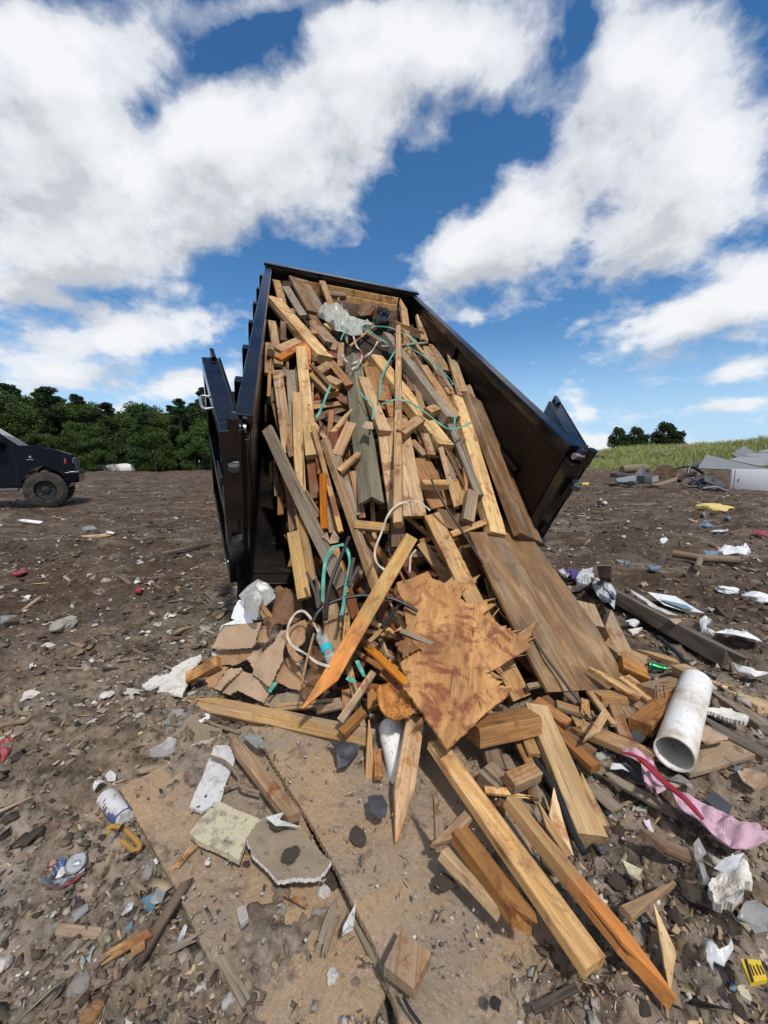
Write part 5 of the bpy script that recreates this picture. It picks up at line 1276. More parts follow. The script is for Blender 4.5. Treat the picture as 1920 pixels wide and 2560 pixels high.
sheet('d', [(950, 70), (990, 20), (1050, 10), (1060, 100), (1000, 95)], 'paper_scrap', 'cardboard_grey', 'torn brown paper stuck on the olive angled beam', 'paper', lift=.3, thick=.003, crumple=.04, freq=9, step=6, seed=9)
# right hand ground litter
sheet('h', [(440, 330), (470, 290), (520, 275), (560, 310), (610, 380), (600, 450), (560, 430), (480, 390)], 'plastic_bag', 'film_white', 'clear plastic bag with blue print beside the dark rotten beam', 'bag', base='G', thick=.004, lift=.14, crumple=.14, freq=8, step=5, seed=10)
sheet('h', [(520, 335), (570, 350), (605, 390), (590, 410), (545, 370)], 'film_scrap', 'label_blue', 'dark blue printed film on the clear bag by the rotten beam', 'plastic sheet', base='G', thick=.003, lift=.2, crumple=.05, freq=12, step=4, seed=10)
sheet('h', [(330, 260), (380, 200), (450, 195), (460, 260), (400, 320), (340, 310)], 'plastic_bag', 'film_white', 'crumpled clear bag at the upper end of the rotten beam', 'bag', base='G', thick=.004, lift=.16, crumple=.16, freq=8, step=5, seed=12)
sheet('h', [(205, 195), (240, 190), (290, 240), (260, 260), (225, 240)], 'plastic_bag', 'film_white', 'small white bag scrap right behind the big plywood sheet', 'bag', base='G', thick=.003, lift=.12, crumple=.08, freq=12, step=4, seed=13)
sheet('h', [(270, 215), (340, 205), (400, 235), (350, 270), (300, 260)], 'plastic_sheet', 'purple_plastic', 'dark purple plastic beside the crumpled clear bag', 'plastic sheet', base='G', thick=.004, lift=.1, crumple=.1, freq=10, step=5, seed=14)
sheet('h', [(475, 180), (575, 180), (578, 292), (500, 285)], 'board', 'b', 'small brown board standing behind the crumpled clear bag', 'board', base='G', thick=.014, lift=.12, flat=True, lifts=[(475, 180, .5), (575, 180, .5), (578, 292, .16), (500, 285, .16)])
sheet('h', [(270, 320), (400, 320), (360, 350), (300, 355)], 'cardboard', 'cardboard_grey', 'flat cardboard scrap at the right edge of the big plywood sheet', 'cardboard', base='G', thick=.005, lift=.07, crumple=.03, step=6, seed=15)
sheet('h', [(825, 358), (1020, 385), (1120, 440), (1220, 503), (1050, 480), (940, 450), (880, 400)], 'paper_scrap', 'foam', 'white sheet with a torn teal stripe lying beyond the rotten beam', 'paper', base='G', thick=.003, lift=.08, crumple=.03, freq=5, step=6, seed=16)
sheet('h', [(905, 405), (1000, 415), (1100, 440), (1150, 470), (1080, 470), (990, 440)], 'paper_scrap', 'blue_plastic', 'teal stripe of torn film on the white sheet beyond the rotten beam', 'paper', base='G', thick=.002, lift=.1, crumple=.03, freq=5, step=5, seed=16)
sheet('h', [(600, 420), (700, 450), (730, 480), (650, 460)], 'paper_scrap', 'paper', 'white paper tongue beneath the rotten beam', 'paper', base='G', thick=.003, lift=.06, crumple=.03, step=5, seed=17)
sheet('h', [(700, 345), (790, 385), (900, 450), (1000, 500), (1040, 520), (960, 510), (840, 440), (760, 390)], 'paper_scrap', 'paper', 'long white strip lying along the far side of the rotten beam', 'paper', base='G', thick=.003, lift=.1, crumple=.03, step=5, seed=18)
sheet('h', [(970, 545), (1050, 535), (1065, 560), (1020, 575)], 'paper_scrap', 'cardboard_grey', 'pinkish scrap on the rotten beam', 'paper', base='G', thick=.003, lift=.17, crumple=.03, step=5, seed=19)
sheet('h', [(670, 565), (740, 548), (770, 570), (740, 590), (700, 590)], 'foam_scrap', 'foam', 'small white foam scrap left of the rotten beam', 'foam', base='G', thick=.02, lift=.07, crumple=.04, freq=9, step=4, seed=20)
sheet('h', [(690, 610), (790, 610), (760, 632), (720, 640)], 'foam_scrap', 'dirty_foam', 'small pinkish plaster scrap below the white foam scrap', 'foam', base='G', thick=.015, lift=.05, crumple=.03, step=5, seed=21)
sheet('h', [(1180, 570), (1220, 545), (1270, 560), (1230, 600), (1300, 630), (1280, 655), (1200, 620)], 'plastic_sheet', 'film_white', 'crumpled clear film at the left end of the long white litter streak', 'plastic sheet', base='G', thick=.003, lift=.1, crumple=.1, freq=9, step=5, seed=24)
sheet('h', [(1290, 640), (1340, 610), (1480, 640), (1600, 670), (1610, 700), (1560, 720), (1420, 680)], 'plastic_sheet', 'foam', 'long white crumpled litter streak at the right', 'plastic sheet', base='G', thick=.003, lift=.09, crumple=.08, freq=8, step=5, seed=25)
sheet('h', [(1400, 835), (1480, 880), (1580, 920), (1659, 925), (1659, 945), (1560, 935), (1450, 890)], 'paper_scrap', 'foam', 'white sheet edge right of the rotten beam\'s lower end', 'paper', base='G', thick=.004, lift=.08, crumple=.05, step=5, seed=26)
sheet('h', [(1210, 1170), (1300, 1150), (1400, 1150), (1520, 1225), (1500, 1260), (1400, 1230), (1320, 1200)], 'foam_sheet', 'dirty_foam', 'dirty white foam slab between the two grey planks right of the white pipe', 'foam', base='G', thick=.02, lift=.09, crumple=.04, freq=6, jag=1.5, step=7, seed=27)
sheet('h', [(1170, 1340), (1200, 1290), (1280, 1285), (1390, 1360), (1380, 1400), (1260, 1420), (1190, 1390)], 'cardboard', 'cardboard_grey', 'crumpled grey brown paper right of the big white pipe', 'cardboard', base='G', thick=.004, lift=.1, crumple=.07, freq=9, step=6, seed=28)
sheet('h', [(1450, 1560), (1540, 1520), (1650, 1600), (1659, 1670), (1560, 1680), (1490, 1630)], 'cardboard', 'cardboard_grey', 'curled brown cardboard below the square chipboard piece', 'cardboard', base='G', thick=.005, lift=.08, crumple=.08, freq=8, step=6, seed=29)
sheet('h', [(970, 1610), (1040, 1570), (1130, 1630), (1165, 1690), (1140, 1700), (1080, 1650)], 'plastic_sheet', 'film_grey', 'dusty clear film below the mouth of the big white pipe', 'plastic sheet', base='G', thick=.003, lift=.06, crumple=.06, freq=10, step=5, seed=30)
sheet('h', [(560, 1590), (580, 1545), (640, 1545), (700, 1590), (650, 1570), (590, 1580)], 'paper_scrap', 'paper', 'white torn paper left of the pink cloth', 'paper', base='G', thick=.002, lift=.06, crumple=.05, step=5, seed=31)
sheet('h', [(640, 1545), (700, 1490), (790, 1560), (790, 1640), (730, 1610)], 'stone_slab', 'slate', 'dark grey slab under the upper end of the pink cloth', 'slab', base='G', thick=.02, lift=.05, crumple=.03, step=8, seed=32, smooth=False)
sheet('h', [(700, 1340), (770, 1280), (890, 1320), (800, 1390), (730, 1400)], 'stone_slab', 'slate', 'dark flat slab on the mud under the nailed block', 'slab', base='G', thick=.015, lift=.05, crumple=.02, step=8, seed=33, smooth=False)
sheet('h', [(1225, 1800), (1275, 1730), (1410, 1835), (1390, 1890), (1320, 1870)], 'shingle', 'slate', 'dark slate grey shingle above the pink cloth', 'shingle', base='G', thick=.008, lift=.06, flat=True)
# pink cloth with a red hem
PK = [(630, 1475), (700, 1480), (780, 1510), (850, 1560), (930, 1650), (1000, 1720), (1140, 1810), (1230, 1830), (1330, 1870), (1450, 1940), (1560, 1960), (1659, 2040), (1659, 2175), (1500, 2160), (1400, 2140), (1260, 2040), (1150, 1960), (1050, 1870), (1000, 1770), (970, 1760), (960, 1790), (900, 1790), (880, 1750), (830, 1755), (800, 1680), (770, 1560), (700, 1510)]
cl = sheet('h', PK, 'cloth', 'cloth_pink', 'long pink cloth with a dark red hem lying crumpled on the mud at the right', 'cloth', base='G', thick=.003, lift=.075, crumple=.055, freq=8, step=5, seed=3, smooth=True, ridge=True)
sheet('h', [(640, 1473), (720, 1485), (800, 1515), (870, 1565), (950, 1650), (1020, 1715), (1100, 1790), (1160, 1850), (1215, 1920), (1200, 1925), (1140, 1870), (1070, 1800), (990, 1730), (900, 1640), (830, 1580), (740, 1510)], 'red_hem', 'cloth_red', '', '', base='G', thick=.006, lift=.125, crumple=.03, freq=5, step=4, seed=3, parent=cl)
# right foreground litter
sheet('j', [(1190, 440), (1250, 370), (1350, 340), (1420, 290), (1440, 360), (1490, 400), (1540, 490), (1470, 500), (1450, 600), (1390, 645), (1300, 610), (1280, 650), (1230, 590)], 'foam_lump', 'dirty_foam', 'torn dirty cream foam lump in the right foreground', 'foam', base='G', thick=.03, lift=.08, crumple=.07, freq=12, step=7, seed=1, smooth=False, jag=1.5)
sheet('j', [(1255, 340), (1340, 280), (1480, 270), (1440, 350), (1340, 380)], 'plastic_sheet', 'film_white', 'whitish film lying over the torn cream foam lump', 'plastic sheet', base='G', thick=.002, lift=.11, crumple=.05, freq=12, step=5, seed=2)
sheet('j', [(1060, 230), (1100, 180), (1170, 260), (1130, 300), (1190, 480), (1150, 500), (1080, 350)], 'plastic_sheet', 'film_grey', 'ragged grey film beside the end of the steel rod', 'plastic sheet', base='G', thick=.002, lift=.06, crumple=.06, freq=12, step=5, seed=3)
sheet('j', [(1150, 930), (1190, 1000), (1260, 1090), (1340, 1060), (1370, 950), (1380, 1080), (1310, 1180), (1220, 1160), (1190, 1280), (1150, 1180)], 'plastic_sheet', 'film_white', 'torn star shaped clear film left of the yellow packet', 'plastic sheet', base='G', thick=.002, lift=.05, crumple=.06, freq=12, step=5, seed=4)
sheet('j', [(1410, 760), (1480, 650), (1560, 620), (1659, 720), (1659, 850), (1560, 880), (1500, 800)], 'plastic_sheet', 'film_grey', 'dirty grey plastic with a white edge at the right border of the photo', 'plastic sheet', base='G', thick=.003, lift=.07, crumple=.06, freq=9, step=7, seed=5)
sheet('j', [(500, 310), (560, 330), (640, 370), (680, 400), (660, 500), (560, 430)], 'paper_scrap', 'board_cream', 'torn cream felt scrap between the wedges and the red brown block', 'paper', base='G', thick=.006, lift=.04, crumple=.04, freq=9, step=6, seed=6)
sheet('j', [(1410, 1330), (1470, 1290), (1530, 1420), (1525, 1450), (1440, 1390)], 'tile_piece', 'board_cream', 'pale yellow board chip below the yellow packet', 'tile', base='G', thick=.01, lift=.05, flat=True)
pk = sheet('j', [(1440, 1105), (1595, 1115), (1655, 1270), (1520, 1300)], 'packet', 'yellow_plastic', 'small yellow packet with black lines of print in the right foreground', 'packet', base='G', thick=.012, lift=.07, flat=True)
for k in range(4):
    x = 1512 + k * 27
    sheet('j', [(x, 1148 + (k % 2) * 12), (x + 8, 1148 + (k % 2) * 12), (x + 42, 1240 - k * 4), (x + 34, 1240 - k * 4)], 'printed_line', 'ink', '', '', base='G', thick=.001, lift=.0722, flat=True, parent=pk)
sheet('j', [(1470, 1108), (1490, 1109), (1550, 1290), (1528, 1294)], 'printed_line', 'ink', '', '', base='G', thick=.001, lift=.0722, flat=True, parent=pk)
# cans and bottles
can = sheet('k', [(262, 1150), (285, 1075), (330, 1015), (395, 965), (450, 925), (515, 905), (560, 925), (600, 965), (595, 1020), (575, 1070), (520, 1110), (440, 1140), (350, 1165), (275, 1168)], 'crushed_can', 'can_metal', 'flattened drink can with red and white stripes and a starred blue patch', 'drink can', base='G', thick=.012, lift=.045, crumple=.05, freq=13, step=5, seed=1, jag=1.2)
def patch(view, pl, name, mat): sheet(view, pl, name, mat, '', '', base='G', thick=.003, lift=.052, crumple=.03, freq=14, step=5, seed=1, parent=can)
patch('k', [(400, 1135), (430, 1090), (520, 1040), (585, 1000), (592, 1025), (572, 1068), (520, 1106), (440, 1136)], 'red_stripe', 'red_plastic')
patch('k', [(268, 1160), (300, 1132), (380, 1105), (400, 1125), (345, 1160), (280, 1166)], 'red_stripe', 'red_plastic')
patch('k', [(470, 940), (512, 908), (556, 926), (530, 945), (490, 960)], 'red_stripe', 'red_plastic')
patch('k', [(330, 1040), (370, 990), (430, 950), (452, 975), (430, 1020), (390, 1050), (350, 1062)], 'blue_patch', 'label_blue')
rg_ = random.Random(3)
for k in range(8):
    x, y = 352 + (k % 3) * 30 + (k // 3) * 9, 1036 - (k % 3) * 26 + (k // 3) * 14
    sheet('k', [(x, y - 5), (x + 2, y - 1), (x + 6, y), (x + 2, y + 2), (x, y + 6), (x - 2, y + 2), (x - 6, y), (x - 2, y - 1)], 'star', 'paper', '', '', base='G', thick=.002, lift=.062, step=40, parent=can, flat=True)
cb = spt(*V('k', 525, 990), .07, 'G')
Z = np.array([.1, -.35, .93]); Z /= np.linalg.norm(Z)
lid = MB(lambda p: p).lathe([(-.004, .0), (-.004, .026), (.004, .029), (.006, .027), (.002, .024), (.002, .0)], 28, axis=2).build('lid', M['can_metal'], None, True)
lid.matrix_world = Matrix.Translation(cb) @ Vector(Z).to_track_quat('Z', 'Y').to_matrix().to_4x4()
bpy.context.view_layer.update(); mw = lid.matrix_world.copy(); lid.parent = can; lid.matrix_world = mw
pt = MB().box(-.012, .012, -.006, .006, .003, .006, .002).lathe([(.004, .006), (.006, .008), (.004, .010)], 12, axis=2).build('pull_tab', M['can_metal'], lid, True)

def lying_bottle(view, x1, y1, x2, y2, dpx, mat, label, base, lift, lab=None, labmat=None, name='bottle', prof=None, crush=.12, seed=1):
    a, b = V(view, x1, y1), V(view, x2, y2); s = VIEW[view][2]
    p1, p2 = spt(*a, lift, base), spt(*b, lift, base); d = p2 - p1; L = np.linalg.norm(d)
    r = dpx * s / 2 * project((p1 + p2) / 2)[2] / FPX
    prof = prof or [(0, .001), (0, .35), (.05, .42), (.07, .42), (.16, .85), (.22, 1), (.5, .97), (.52, .93), (.55, .98), (.95, 1), (1, .8), (.98, .001)]
    mb = MB().lathe([(h * L, q * r) for h, q in prof], 24, axis=0)
    rg = random.Random(seed); mb.v = [(x, y * (1 + crush * math.sin(x * 60 + y * 90)), z * (1 - crush + crush * math.sin(x * 45 + seed))) for x, y, z in mb.v]
    o = mb.build(name, M[mat], None, True)
    X = d / L; n = snormal(*((np.array(a) + np.array(b)) / 2), base); Z = n - X * (n @ X); Z /= np.linalg.norm(Z); Y = np.cross(Z, X)
    o.matrix_world = Matrix(((X[0], Y[0], Z[0], p1[0]), (X[1], Y[1], Z[1], p1[1]), (X[2], Y[2], Z[2], p1[2]), (0, 0, 0, 1)))
    tag(o, label, 'bottle' if 'bottle' in name else 'drink can')
    for (h0, h1, m_) in (lab or []):
        mb = MB().lathe([(h0 * L, r * 1.02), (h1 * L, r * 1.02)], 24, axis=0)
        mb.v = [(x, y * (1 + crush * math.sin(x * 60 + y * 90)), z * (1 - crush + crush * math.sin(x * 45 + seed))) for x, y, z in mb.v]
        mb.build('label', M[m_], o, True)
    return o
lying_bottle('f', 1055, 515, 1165, 770, 90, 'bottle', 'crushed clear water bottle with a teal label standing beside the cardboard heap', 'P', .3, [(.5, .68, 'label_teal')], crush=.1)
lying_bottle('k', 870, 690, 730, 530, 120, 'paper', 'squashed bottle with a white and blue printed label against the left sheet board', 'G', .05, [(.05, .4, 'label_blue'), (.52, .56, 'ink'), (.62, .65, 'ink'), (.71, .74, 'ink')], prof=[(0, .001), (0, .9), (.1, 1), (.9, 1), (1, .9), (1.0, .001)], crush=.12)
lying_bottle('h', 838, 868, 955, 885, 52, 'green_can', 'crumpled green drink can lying above the nailed block', 'G', .06, [(-.01, .02, 'can_metal')], name='drink_can', prof=[(0, .001), (0, .85), (.06, .95), (.2, 1), (.5, .72), (.7, .9), (.93, 1), (1, .8), (1, .001)], crush=.15)
lying_bottle('b', 448, 650, 462, 690, 30, 'bottle', 'small crushed clear bottle between planks at the upper right of the load', 'P', .12)
lying_bottle('a', 405, 425, 440, 445, 26, 'bottle', 'small crushed clear bottle by the bowed grey brown plank', 'P', .12)
# yellow brush ring
t0 = [spt(*V('k', x, y), .05, 'G') for x, y in [(735, 760), (790, 735), (860, 760), (930, 820), (965, 870), (935, 905), (870, 860), (800, 810), (740, 770)]]
tag(MB().tube(catmull(t0, 4), .009, 8).build('brush_handle', M['mustard'], None, True), 'mustard yellow plastic brush frame lying in mud near the labelled bottle', 'brush')
# round log end against left wall
p1 = spt(*V('a', 245, 770), .12); p2 = spt(*V('a', 262, 700), -.2)
o = MB().cyl(p1, p2, .035, 16).build('log', M['t'], None, True, off=p1); o.location = p1; tag(o, 'small round log end pointing out beside the left trailer wall', 'log')
# white plastic pipes
def pipe(view, x1, y1, x2, y2, dpx, label, base, l1, l2, bell=False):
    a, b = V(view, x1, y1), V(view, x2, y2); s = VIEW[view][2]
    p1, p2 = spt(*a, l1, base), spt(*b, l2, base); d = p2 - p1; L = np.linalg.norm(d)
    r = dpx * s / 2 * project((p1 + p2) / 2)[2] / FPX
    mb = MB()
    if bell: mb.lathe([(0, r * .55), (0, r * .8), (.02, r), (L * .22, r), (L * .225, r * 1.03), (L * .3, r * 1.03), (L * .305, r), (L, r), (L, r * .88), (.03, r * .88), (.02, r * .55), (0, r * .55)], 32, axis=0)
    else: mb.cyl((0, 0, 0), (L, 0, 0), r, 40, inner=r * .92)
    o = mb.build('plastic_pipe', M['pvc'], None, True)
    o.matrix_world = Matrix.Translation(p1) @ Vector(d / L).to_track_quat('X', 'Z').to_matrix().to_4x4()
    tag(o, label, 'pipe'); return o
pipe('h', 1162, 985, 1010, 1478, 205, 'big white plastic pipe lying open end forward at the right of the pile', 'G', .10, .12)
pipe('g', 205, 990, 300, 1420, 178, 'white plastic pipe stub with a collar behind the bright orange stake', 'P', .1, .02, True)

# ------------------------------------------------------------------ straps, hoses, rods
def ribbon(pts, w, t=.0012, twist=0.0):
    P = catmull(pts, 7); m = len(P); vs = []; fs = []
    for i, p in enumerate(P):
        d = P[min(i + 1, m - 1)] - P[max(i - 1, 0)]; d /= np.linalg.norm(d) + 1e-9
        px, py, _ = project(p); nrm = CAM - p; nrm = nrm / np.linalg.norm(nrm) + np.array([.25, 0, .5])
        ang = twist * math.sin(i * .35); sd = np.cross(nrm, d); sd /= np.linalg.norm(sd); nn = np.cross(d, sd)
        sd2 = sd * math.cos(ang) + nn * math.sin(ang); nn2 = np.cross(d, sd2)
        for a, b in ((-1, -1), (1, -1), (1, 1), (-1, 1)): vs.append(p + sd2 * a * w / 2 + nn2 * b * t)
    for i in range(m - 1):
        for k in range(4): fs.append((i * 4 + k, i * 4 + (k + 1) % 4, i * 4 + 4 + (k + 1) % 4, i * 4 + 4 + k))
    fs += [(3, 2, 1, 0), tuple((m - 1) * 4 + k for k in range(4))]
    return vs, fs
def strap(view, pts, lift, mat, label, w=.018, twist=.5, base='P', cat='strap', name='strap', group=None):
    n = len(pts); P = []
    for i, q in enumerate(pts):
        l = lift if not isinstance(lift, (list, tuple)) else lift[0] + (lift[1] - lift[0]) * i / (n - 1)
        P.append(spt(*V(view, *q[:2]), q[2] if len(q) > 2 else l, base))
    vs, fs = ribbon(P, w, twist=twist); c = P[0]
    o = link(name, mesh(name, [v - c for v in vs], fs), M[mat]); o.location = c; tag(o, label, cat, group); return o
def hose(view, pts, lift, r, mat, label, base='P', cat='hose', name='hose', n=10, rib=False):
    P = []; m = len(pts)
    for i, q in enumerate(pts):
        l = lift if not isinstance(lift, (list, tuple)) else lift[0] + (lift[1] - lift[0]) * i / (m - 1)
        if isinstance(base, str) and base == 'PG': bb = 'P' if i < m * .6 else 'G'
        else: bb = base
        P.append(spt(*V(*((view,) + tuple(q[:2]))), q[2] if len(q) > 2 else l, bb))
    C = catmull(P, 8); c = P[0]
    if rib:
        D = []
        for a, b in zip(C, C[1:]):
            k = max(1, int(np.linalg.norm(b - a) / .006)); D += [a + (b - a) * j / k for j in range(k)]
        C = D + [C[-1]]; rad = [r * (1.14 if i % 2 else .92) for i in range(len(C))]
    else: rad = r
    o = MB().tube([p - c for p in C], rad, n).build(name, M[mat], None, not rib); o.location = c; tag(o, label, cat); return o
TS = 'teal packing straps tangled in the load'
strap('b', [(75, 485), (180, 490), (260, 515), (390, 590), (330, 622), (440, 690), (560, 790), (620, 850), (645, 890)], .33, 'strap_teal', 'longest teal strap running from the plastic sheet down to the right wall', 0.0144, group=TS)
strap('b', [(0, 488), (60, 515), (110, 550), (190, 605)], .33, 'strap_teal', 'teal strap leaving the lower corner of the plastic sheet', 0.0173, group=TS)
strap('b', [(248, 648), (190, 745), (150, 850), (133, 975)], .36, 'strap_teal', 'teal strap hanging almost straight down beside the striped batten', 0.0158, group=TS)
strap('b', [(150, 1025), (200, 1005), (260, 993), (340, 1012), (450, 1080), (540, 1150), (610, 1192), (700, 1183), (775, 1145)], .38, 'strap_teal', 'curved teal strap crossing the striped batten and the long slanting plank', 0.0144, group=TS)
strap('b', [(0, 940), (40, 985), (85, 1020), (90, 1100), (85, 1130)], .3, 'strap_teal', 'short teal strap crossing the olive angled beam', 0.0144, group=TS)
strap('b', [(672, 1098), (655, 1130), (656, 1165)], .4, 'strap_teal', 'short teal strap end at the right of the curved one', 0.0144, group=TS)
strap('a', [(722, 1030), (690, 1110), (655, 1200), (612, 1290)], .3, 'strap_teal', 'short wide teal strap in the gap left of the olive angled beam', 0.0187, group=TS)
strap('a', [(832, 608), (815, 640), (805, 672)], .22, 'strap_teal', 'tiny teal strap end under the left of the plastic sheet', 0.0144, group=TS)
strap('d', [(790, 1122), (700, 1150), (640, 1230), (615, 1350), (603, 1500), (600, 1640)], [.34, .44], 'strap_teal', 'wide teal strap hanging left of the black hose in the lower load', 0.0202, group=TS)
strap('d', [(790, 1122), (830, 1190), (845, 1290), (828, 1420), (805, 1530), (785, 1690), (768, 1760)], [.34, .46], 'strap_teal', 'wide teal strap hanging right of the black hose in the lower load', 0.0187, group=TS)
strap('f', [(1340, 745), (1370, 810), (1395, 865)], .3, 'strap_teal', 'short teal strap beside the tip half of the big leaning stake', 0.0202, group=TS)
strap('f', [(690, 975), (720, 935), (745, 905)], .22, 'strap_teal', 'small teal strap end poking from under the cardboard heap', 0.0187, group=TS)
strap('f', [(1265, 870), (1300, 890), (1330, 905)], .3, 'strap_teal', 'small teal strap loop under the big leaning stake', 0.0202, group=TS)
WS = 'white packing straps'
strap('e', [(580, 750), (500, 685), (410, 668), (300, 712), (230, 795), (175, 940), (125, 1080), (140, 1185), (210, 1248)], [.42, .5], 'strap_white', 'long curling white strap beside the widest tan board', .013, .6, group=WS)
strap('e', [(465, 1075), (425, 1125), (415, 1190), (412, 1262)], .42, 'strap_white', 'short white strap right of the big leaning stake', .012, group=WS)
strap('f', [(1055, 535), (1010, 450), (950, 382), (890, 392), (838, 470), (825, 560), (870, 640), (960, 695), (1040, 755), (1140, 792)], [.42, .4], 'strap_white', 'looped white strap with rusty ends on the cardboard heap', .013, .7, group=WS)
strap('a', [(1100, 680), (1050, 760), (970, 820), (890, 858), (840, 830), (822, 785)], .3, 'strap_white', 'twisted tan rag strip in the centre of the upper load', .018, 1.2, group=WS)
strap('a', [(905, 640), (930, 720), (970, 770), (960, 850), (890, 905)], .3, 'strap_white', 'twisted pale strip hanging below the plastic sheet', .018, 1.2, group=WS)
hose('d', [(842, 1050), (800, 1150), (755, 1260), (700, 1390), (660, 1520), (640, 1660), (628, 1800)], [.5, .5], .0115, 'rubber', 'black rubber hose standing upright left of the big leaning stake')
hose('f', [(1010, 460), (1050, 390), (1110, 335), (1220, 290), (1350, 266), (1450, 267), (1600, 288), (1700, 330), (1790, 380)], [.42, .42], .0105, 'rubber', 'black rubber hose arching behind the big leaning stake')
hose('g', [(280, 158), (235, 215), (200, 265), (150, 330)], .38, .011, 'rubber', 'short black hose end right behind the big leaning stake')
hose('g', [(1075, 1000), (1150, 1140), (1250, 1300), (1350, 1460), (1430, 1650), (1480, 1760), (1550, 1890)], [.12, .05], .0125, 'rubber', 'long black hose lying between the foreground timbers', base='P')
hose('h', [(900, 672), (960, 720), (1040, 790), (1120, 875), (1200, 920), (1300, 960)], .07, .014, 'rubber', 'black hose lying on mud from the white pipe toward the rotten beam', base='G')
hose('d', [(458, 1375), (500, 1470), (540, 1580), (560, 1700)], .44, .009, 'rebar', 'ribbed rebar rod beside the broad red specked plank', cat='rebar', name='rebar', rib=True)
hose('d', [(543, 1430), (556, 1540), (575, 1680)], .44, .009, 'rebar', 'short dark rod between the rebar and the teal strap', cat='rebar', name='rebar')
hose('d', [(882, 1245), (860, 1340), (838, 1460)], .46, .011, 'rebar', 'ribbed rebar end right of the teal strap, steeper of two', cat='rebar', name='rebar', rib=True)
hose('d', [(925, 1325), (880, 1410), (838, 1500)], .46, .011, 'rebar', 'ribbed rebar end right of the teal strap, more slanted of two', cat='rebar', name='rebar', rib=True)
hose('e', [(590, 490, .36), (640, 590, .36), (700, 700, .36), (790, 840, .36), (880, 970, .35), (960, 1100, .34), (1060, 1250, .33), (1180, 1420, .33), (1290, 1580, .33), (1420, 1780, .32), (1540, 1960, .3), (1650, 2110, .24), (1760, 2260, .2), (1900, 2420, .15), (2020, 2560, .12), (2140, 2700, .09), (2260, 2850, .07), (2360, 2960, .05), (2490, 3110, .04), (2740, 3400, .03)], 0, .0085, 'rebar', 'very long rusty steel rod running from the load across the plywood to the right foreground', cat='steel rod', name='steel_rod', rib=False)
hose('f', [(1022, 545), (985, 680), (955, 800), (930, 930)], .42, .006, 't', 'thin curved stick standing before the wet cardboard', cat='stick', name='stick')
hose('g', [(925, 130), (975, 230), (1040, 290), (1110, 335)], .3, .004, 't', 'thin bent twig right of the torn plywood', cat='stick', name='twig')
hose('o', [(1415, 1385), (1500, 1420), (1590, 1450), (1659, 1475)], .05, .008, 'bark', 'grey stick lying by the point of the lying stake', base='G', cat='stick', name='stick')
hose('o', [(0, 1425), (90, 1400), (180, 1385), (210, 1345), (130, 1330), (110, 1270)], .05, .012, 'bark', 'bent bare root lying on the left mud', base='G', cat='root', name='root')
hose('l', [(350, 250), (450, 290), (540, 390), (560, 460), (690, 500)], .1, .006, 'bark', 'dry twig lying over the white speckled board strip', base='G', cat='twig', name='twig')
hose('l', [(440, 470), (560, 430), (640, 460)], .09, .005, 'bark', 'short dry twig beside the old weathered stake', base='G', cat='twig', name='twig')
hose('h', [(1005, 95), (1100, 110), (1200, 125), (1300, 130), (1460, 140)], .1, .05, 'bark', 'pale bare log lying on the far mud at the right', base='G', cat='log', name='log', n=14)
hose('h', [(1195, 120), (1180, 160), (1170, 190)], .08, .035, 'bark', 'short branch stump beside the pale bare log', base='G', cat='log', name='log', n=12)
hose('i', [(300, 1640), (340, 1720), (390, 1790), (420, 1830)], .1, .004, 'rubber', 'thin dark green cord along the pale lath at the bottom', base='G', cat='cord', name='cord')
# diamond shaped cut block
sheet('i', [(290, 1160), (490, 1335), (372, 1585), (165, 1420)], 'wood_block', 't', 'tan diamond shaped cut block lying alone at the bottom centre', 'wood block', base='G', thick=.03, lift=.118, flat=True)
# stones, clods
def lump(view, x, y, dpx, mat, label, cat, name, seed, flat=.7, base='G', lift=0.0):
    p = spt(*V(view, x, y), lift, base); r = dpx * VIEW[view][2] / 2 * project(p)[2] / FPX
    bm = bmesh.new(); bmesh.ops.create_icosphere(bm, subdivisions=3, radius=1); rg = random.Random(seed)
    off = [rg.uniform(0, 9) for _ in range(3)]
    for v in bm.verts:
        c = v.co.copy(); n = float(fbm(c.x * 1.6 + off[0] + c.z, c.y * 1.6 + off[1] - c.z, seed, 3))
        v.co = c * (1 + .55 * n); v.co.z *= flat
    me = bpy.data.meshes.new(name); bm.to_mesh(me); bm.free()
    o = link(name, me, M[mat]); o.location = p + np.array([0, 0, r * flat * .45]); o.scale = (r, r * rg.uniform(.7, 1), r); o.rotation_euler = (0, 0, rg.uniform(0, 6)); tag(o, label, cat); return o
lump('o', 335, 890, 85, 'chalk', 'bright white plaster lump alone on the left mud', 'plaster lump', 'plaster_lump', 1)
lump('o', 435, 745, 190, 'stone', 'flat grey brown rock embedded on the left mud', 'rock', 'rock', 2, .45)
lump('o', 1420, 785, 90, 'stone', 'grey stone left of the cardboard heap', 'rock', 'rock', 3)
lump('o', 1260, 850, 40, 'chalk', 'small white chalky stone left of the cardboard heap', 'rock', 'rock', 4)
lump('o', 735, 1215, 80, 'chalk', 'pale flat pebble on the mud left of the foam sheet', 'rock', 'rock', 5, .4)
lump('o', 740, 440, 75, 'stone', 'grey stone in the ash pale patch on the left mud', 'rock', 'rock', 6)
lump('l', 560, 1060, 220, 'clod_earth', 'dark round clod of mud on the left sheet board', 'clod', 'mud_clod', 7, .35)
lump('l', 905, 940, 120, 'clod_earth', 'dark crumbly clod on the mud covered plasterboard', 'clod', 'mud_clod', 8, .45, lift=.1)
lump('l', 815, 730, 120, 'clod_earth', 'dark clod on the torn facing paper', 'clod', 'mud_clod', 9, .5, lift=.1)
lump('l', 1360, 815, 140, 'clod_earth', 'dark clod in the middle of the right sheet board', 'clod', 'mud_clod', 10, .3, lift=.07)
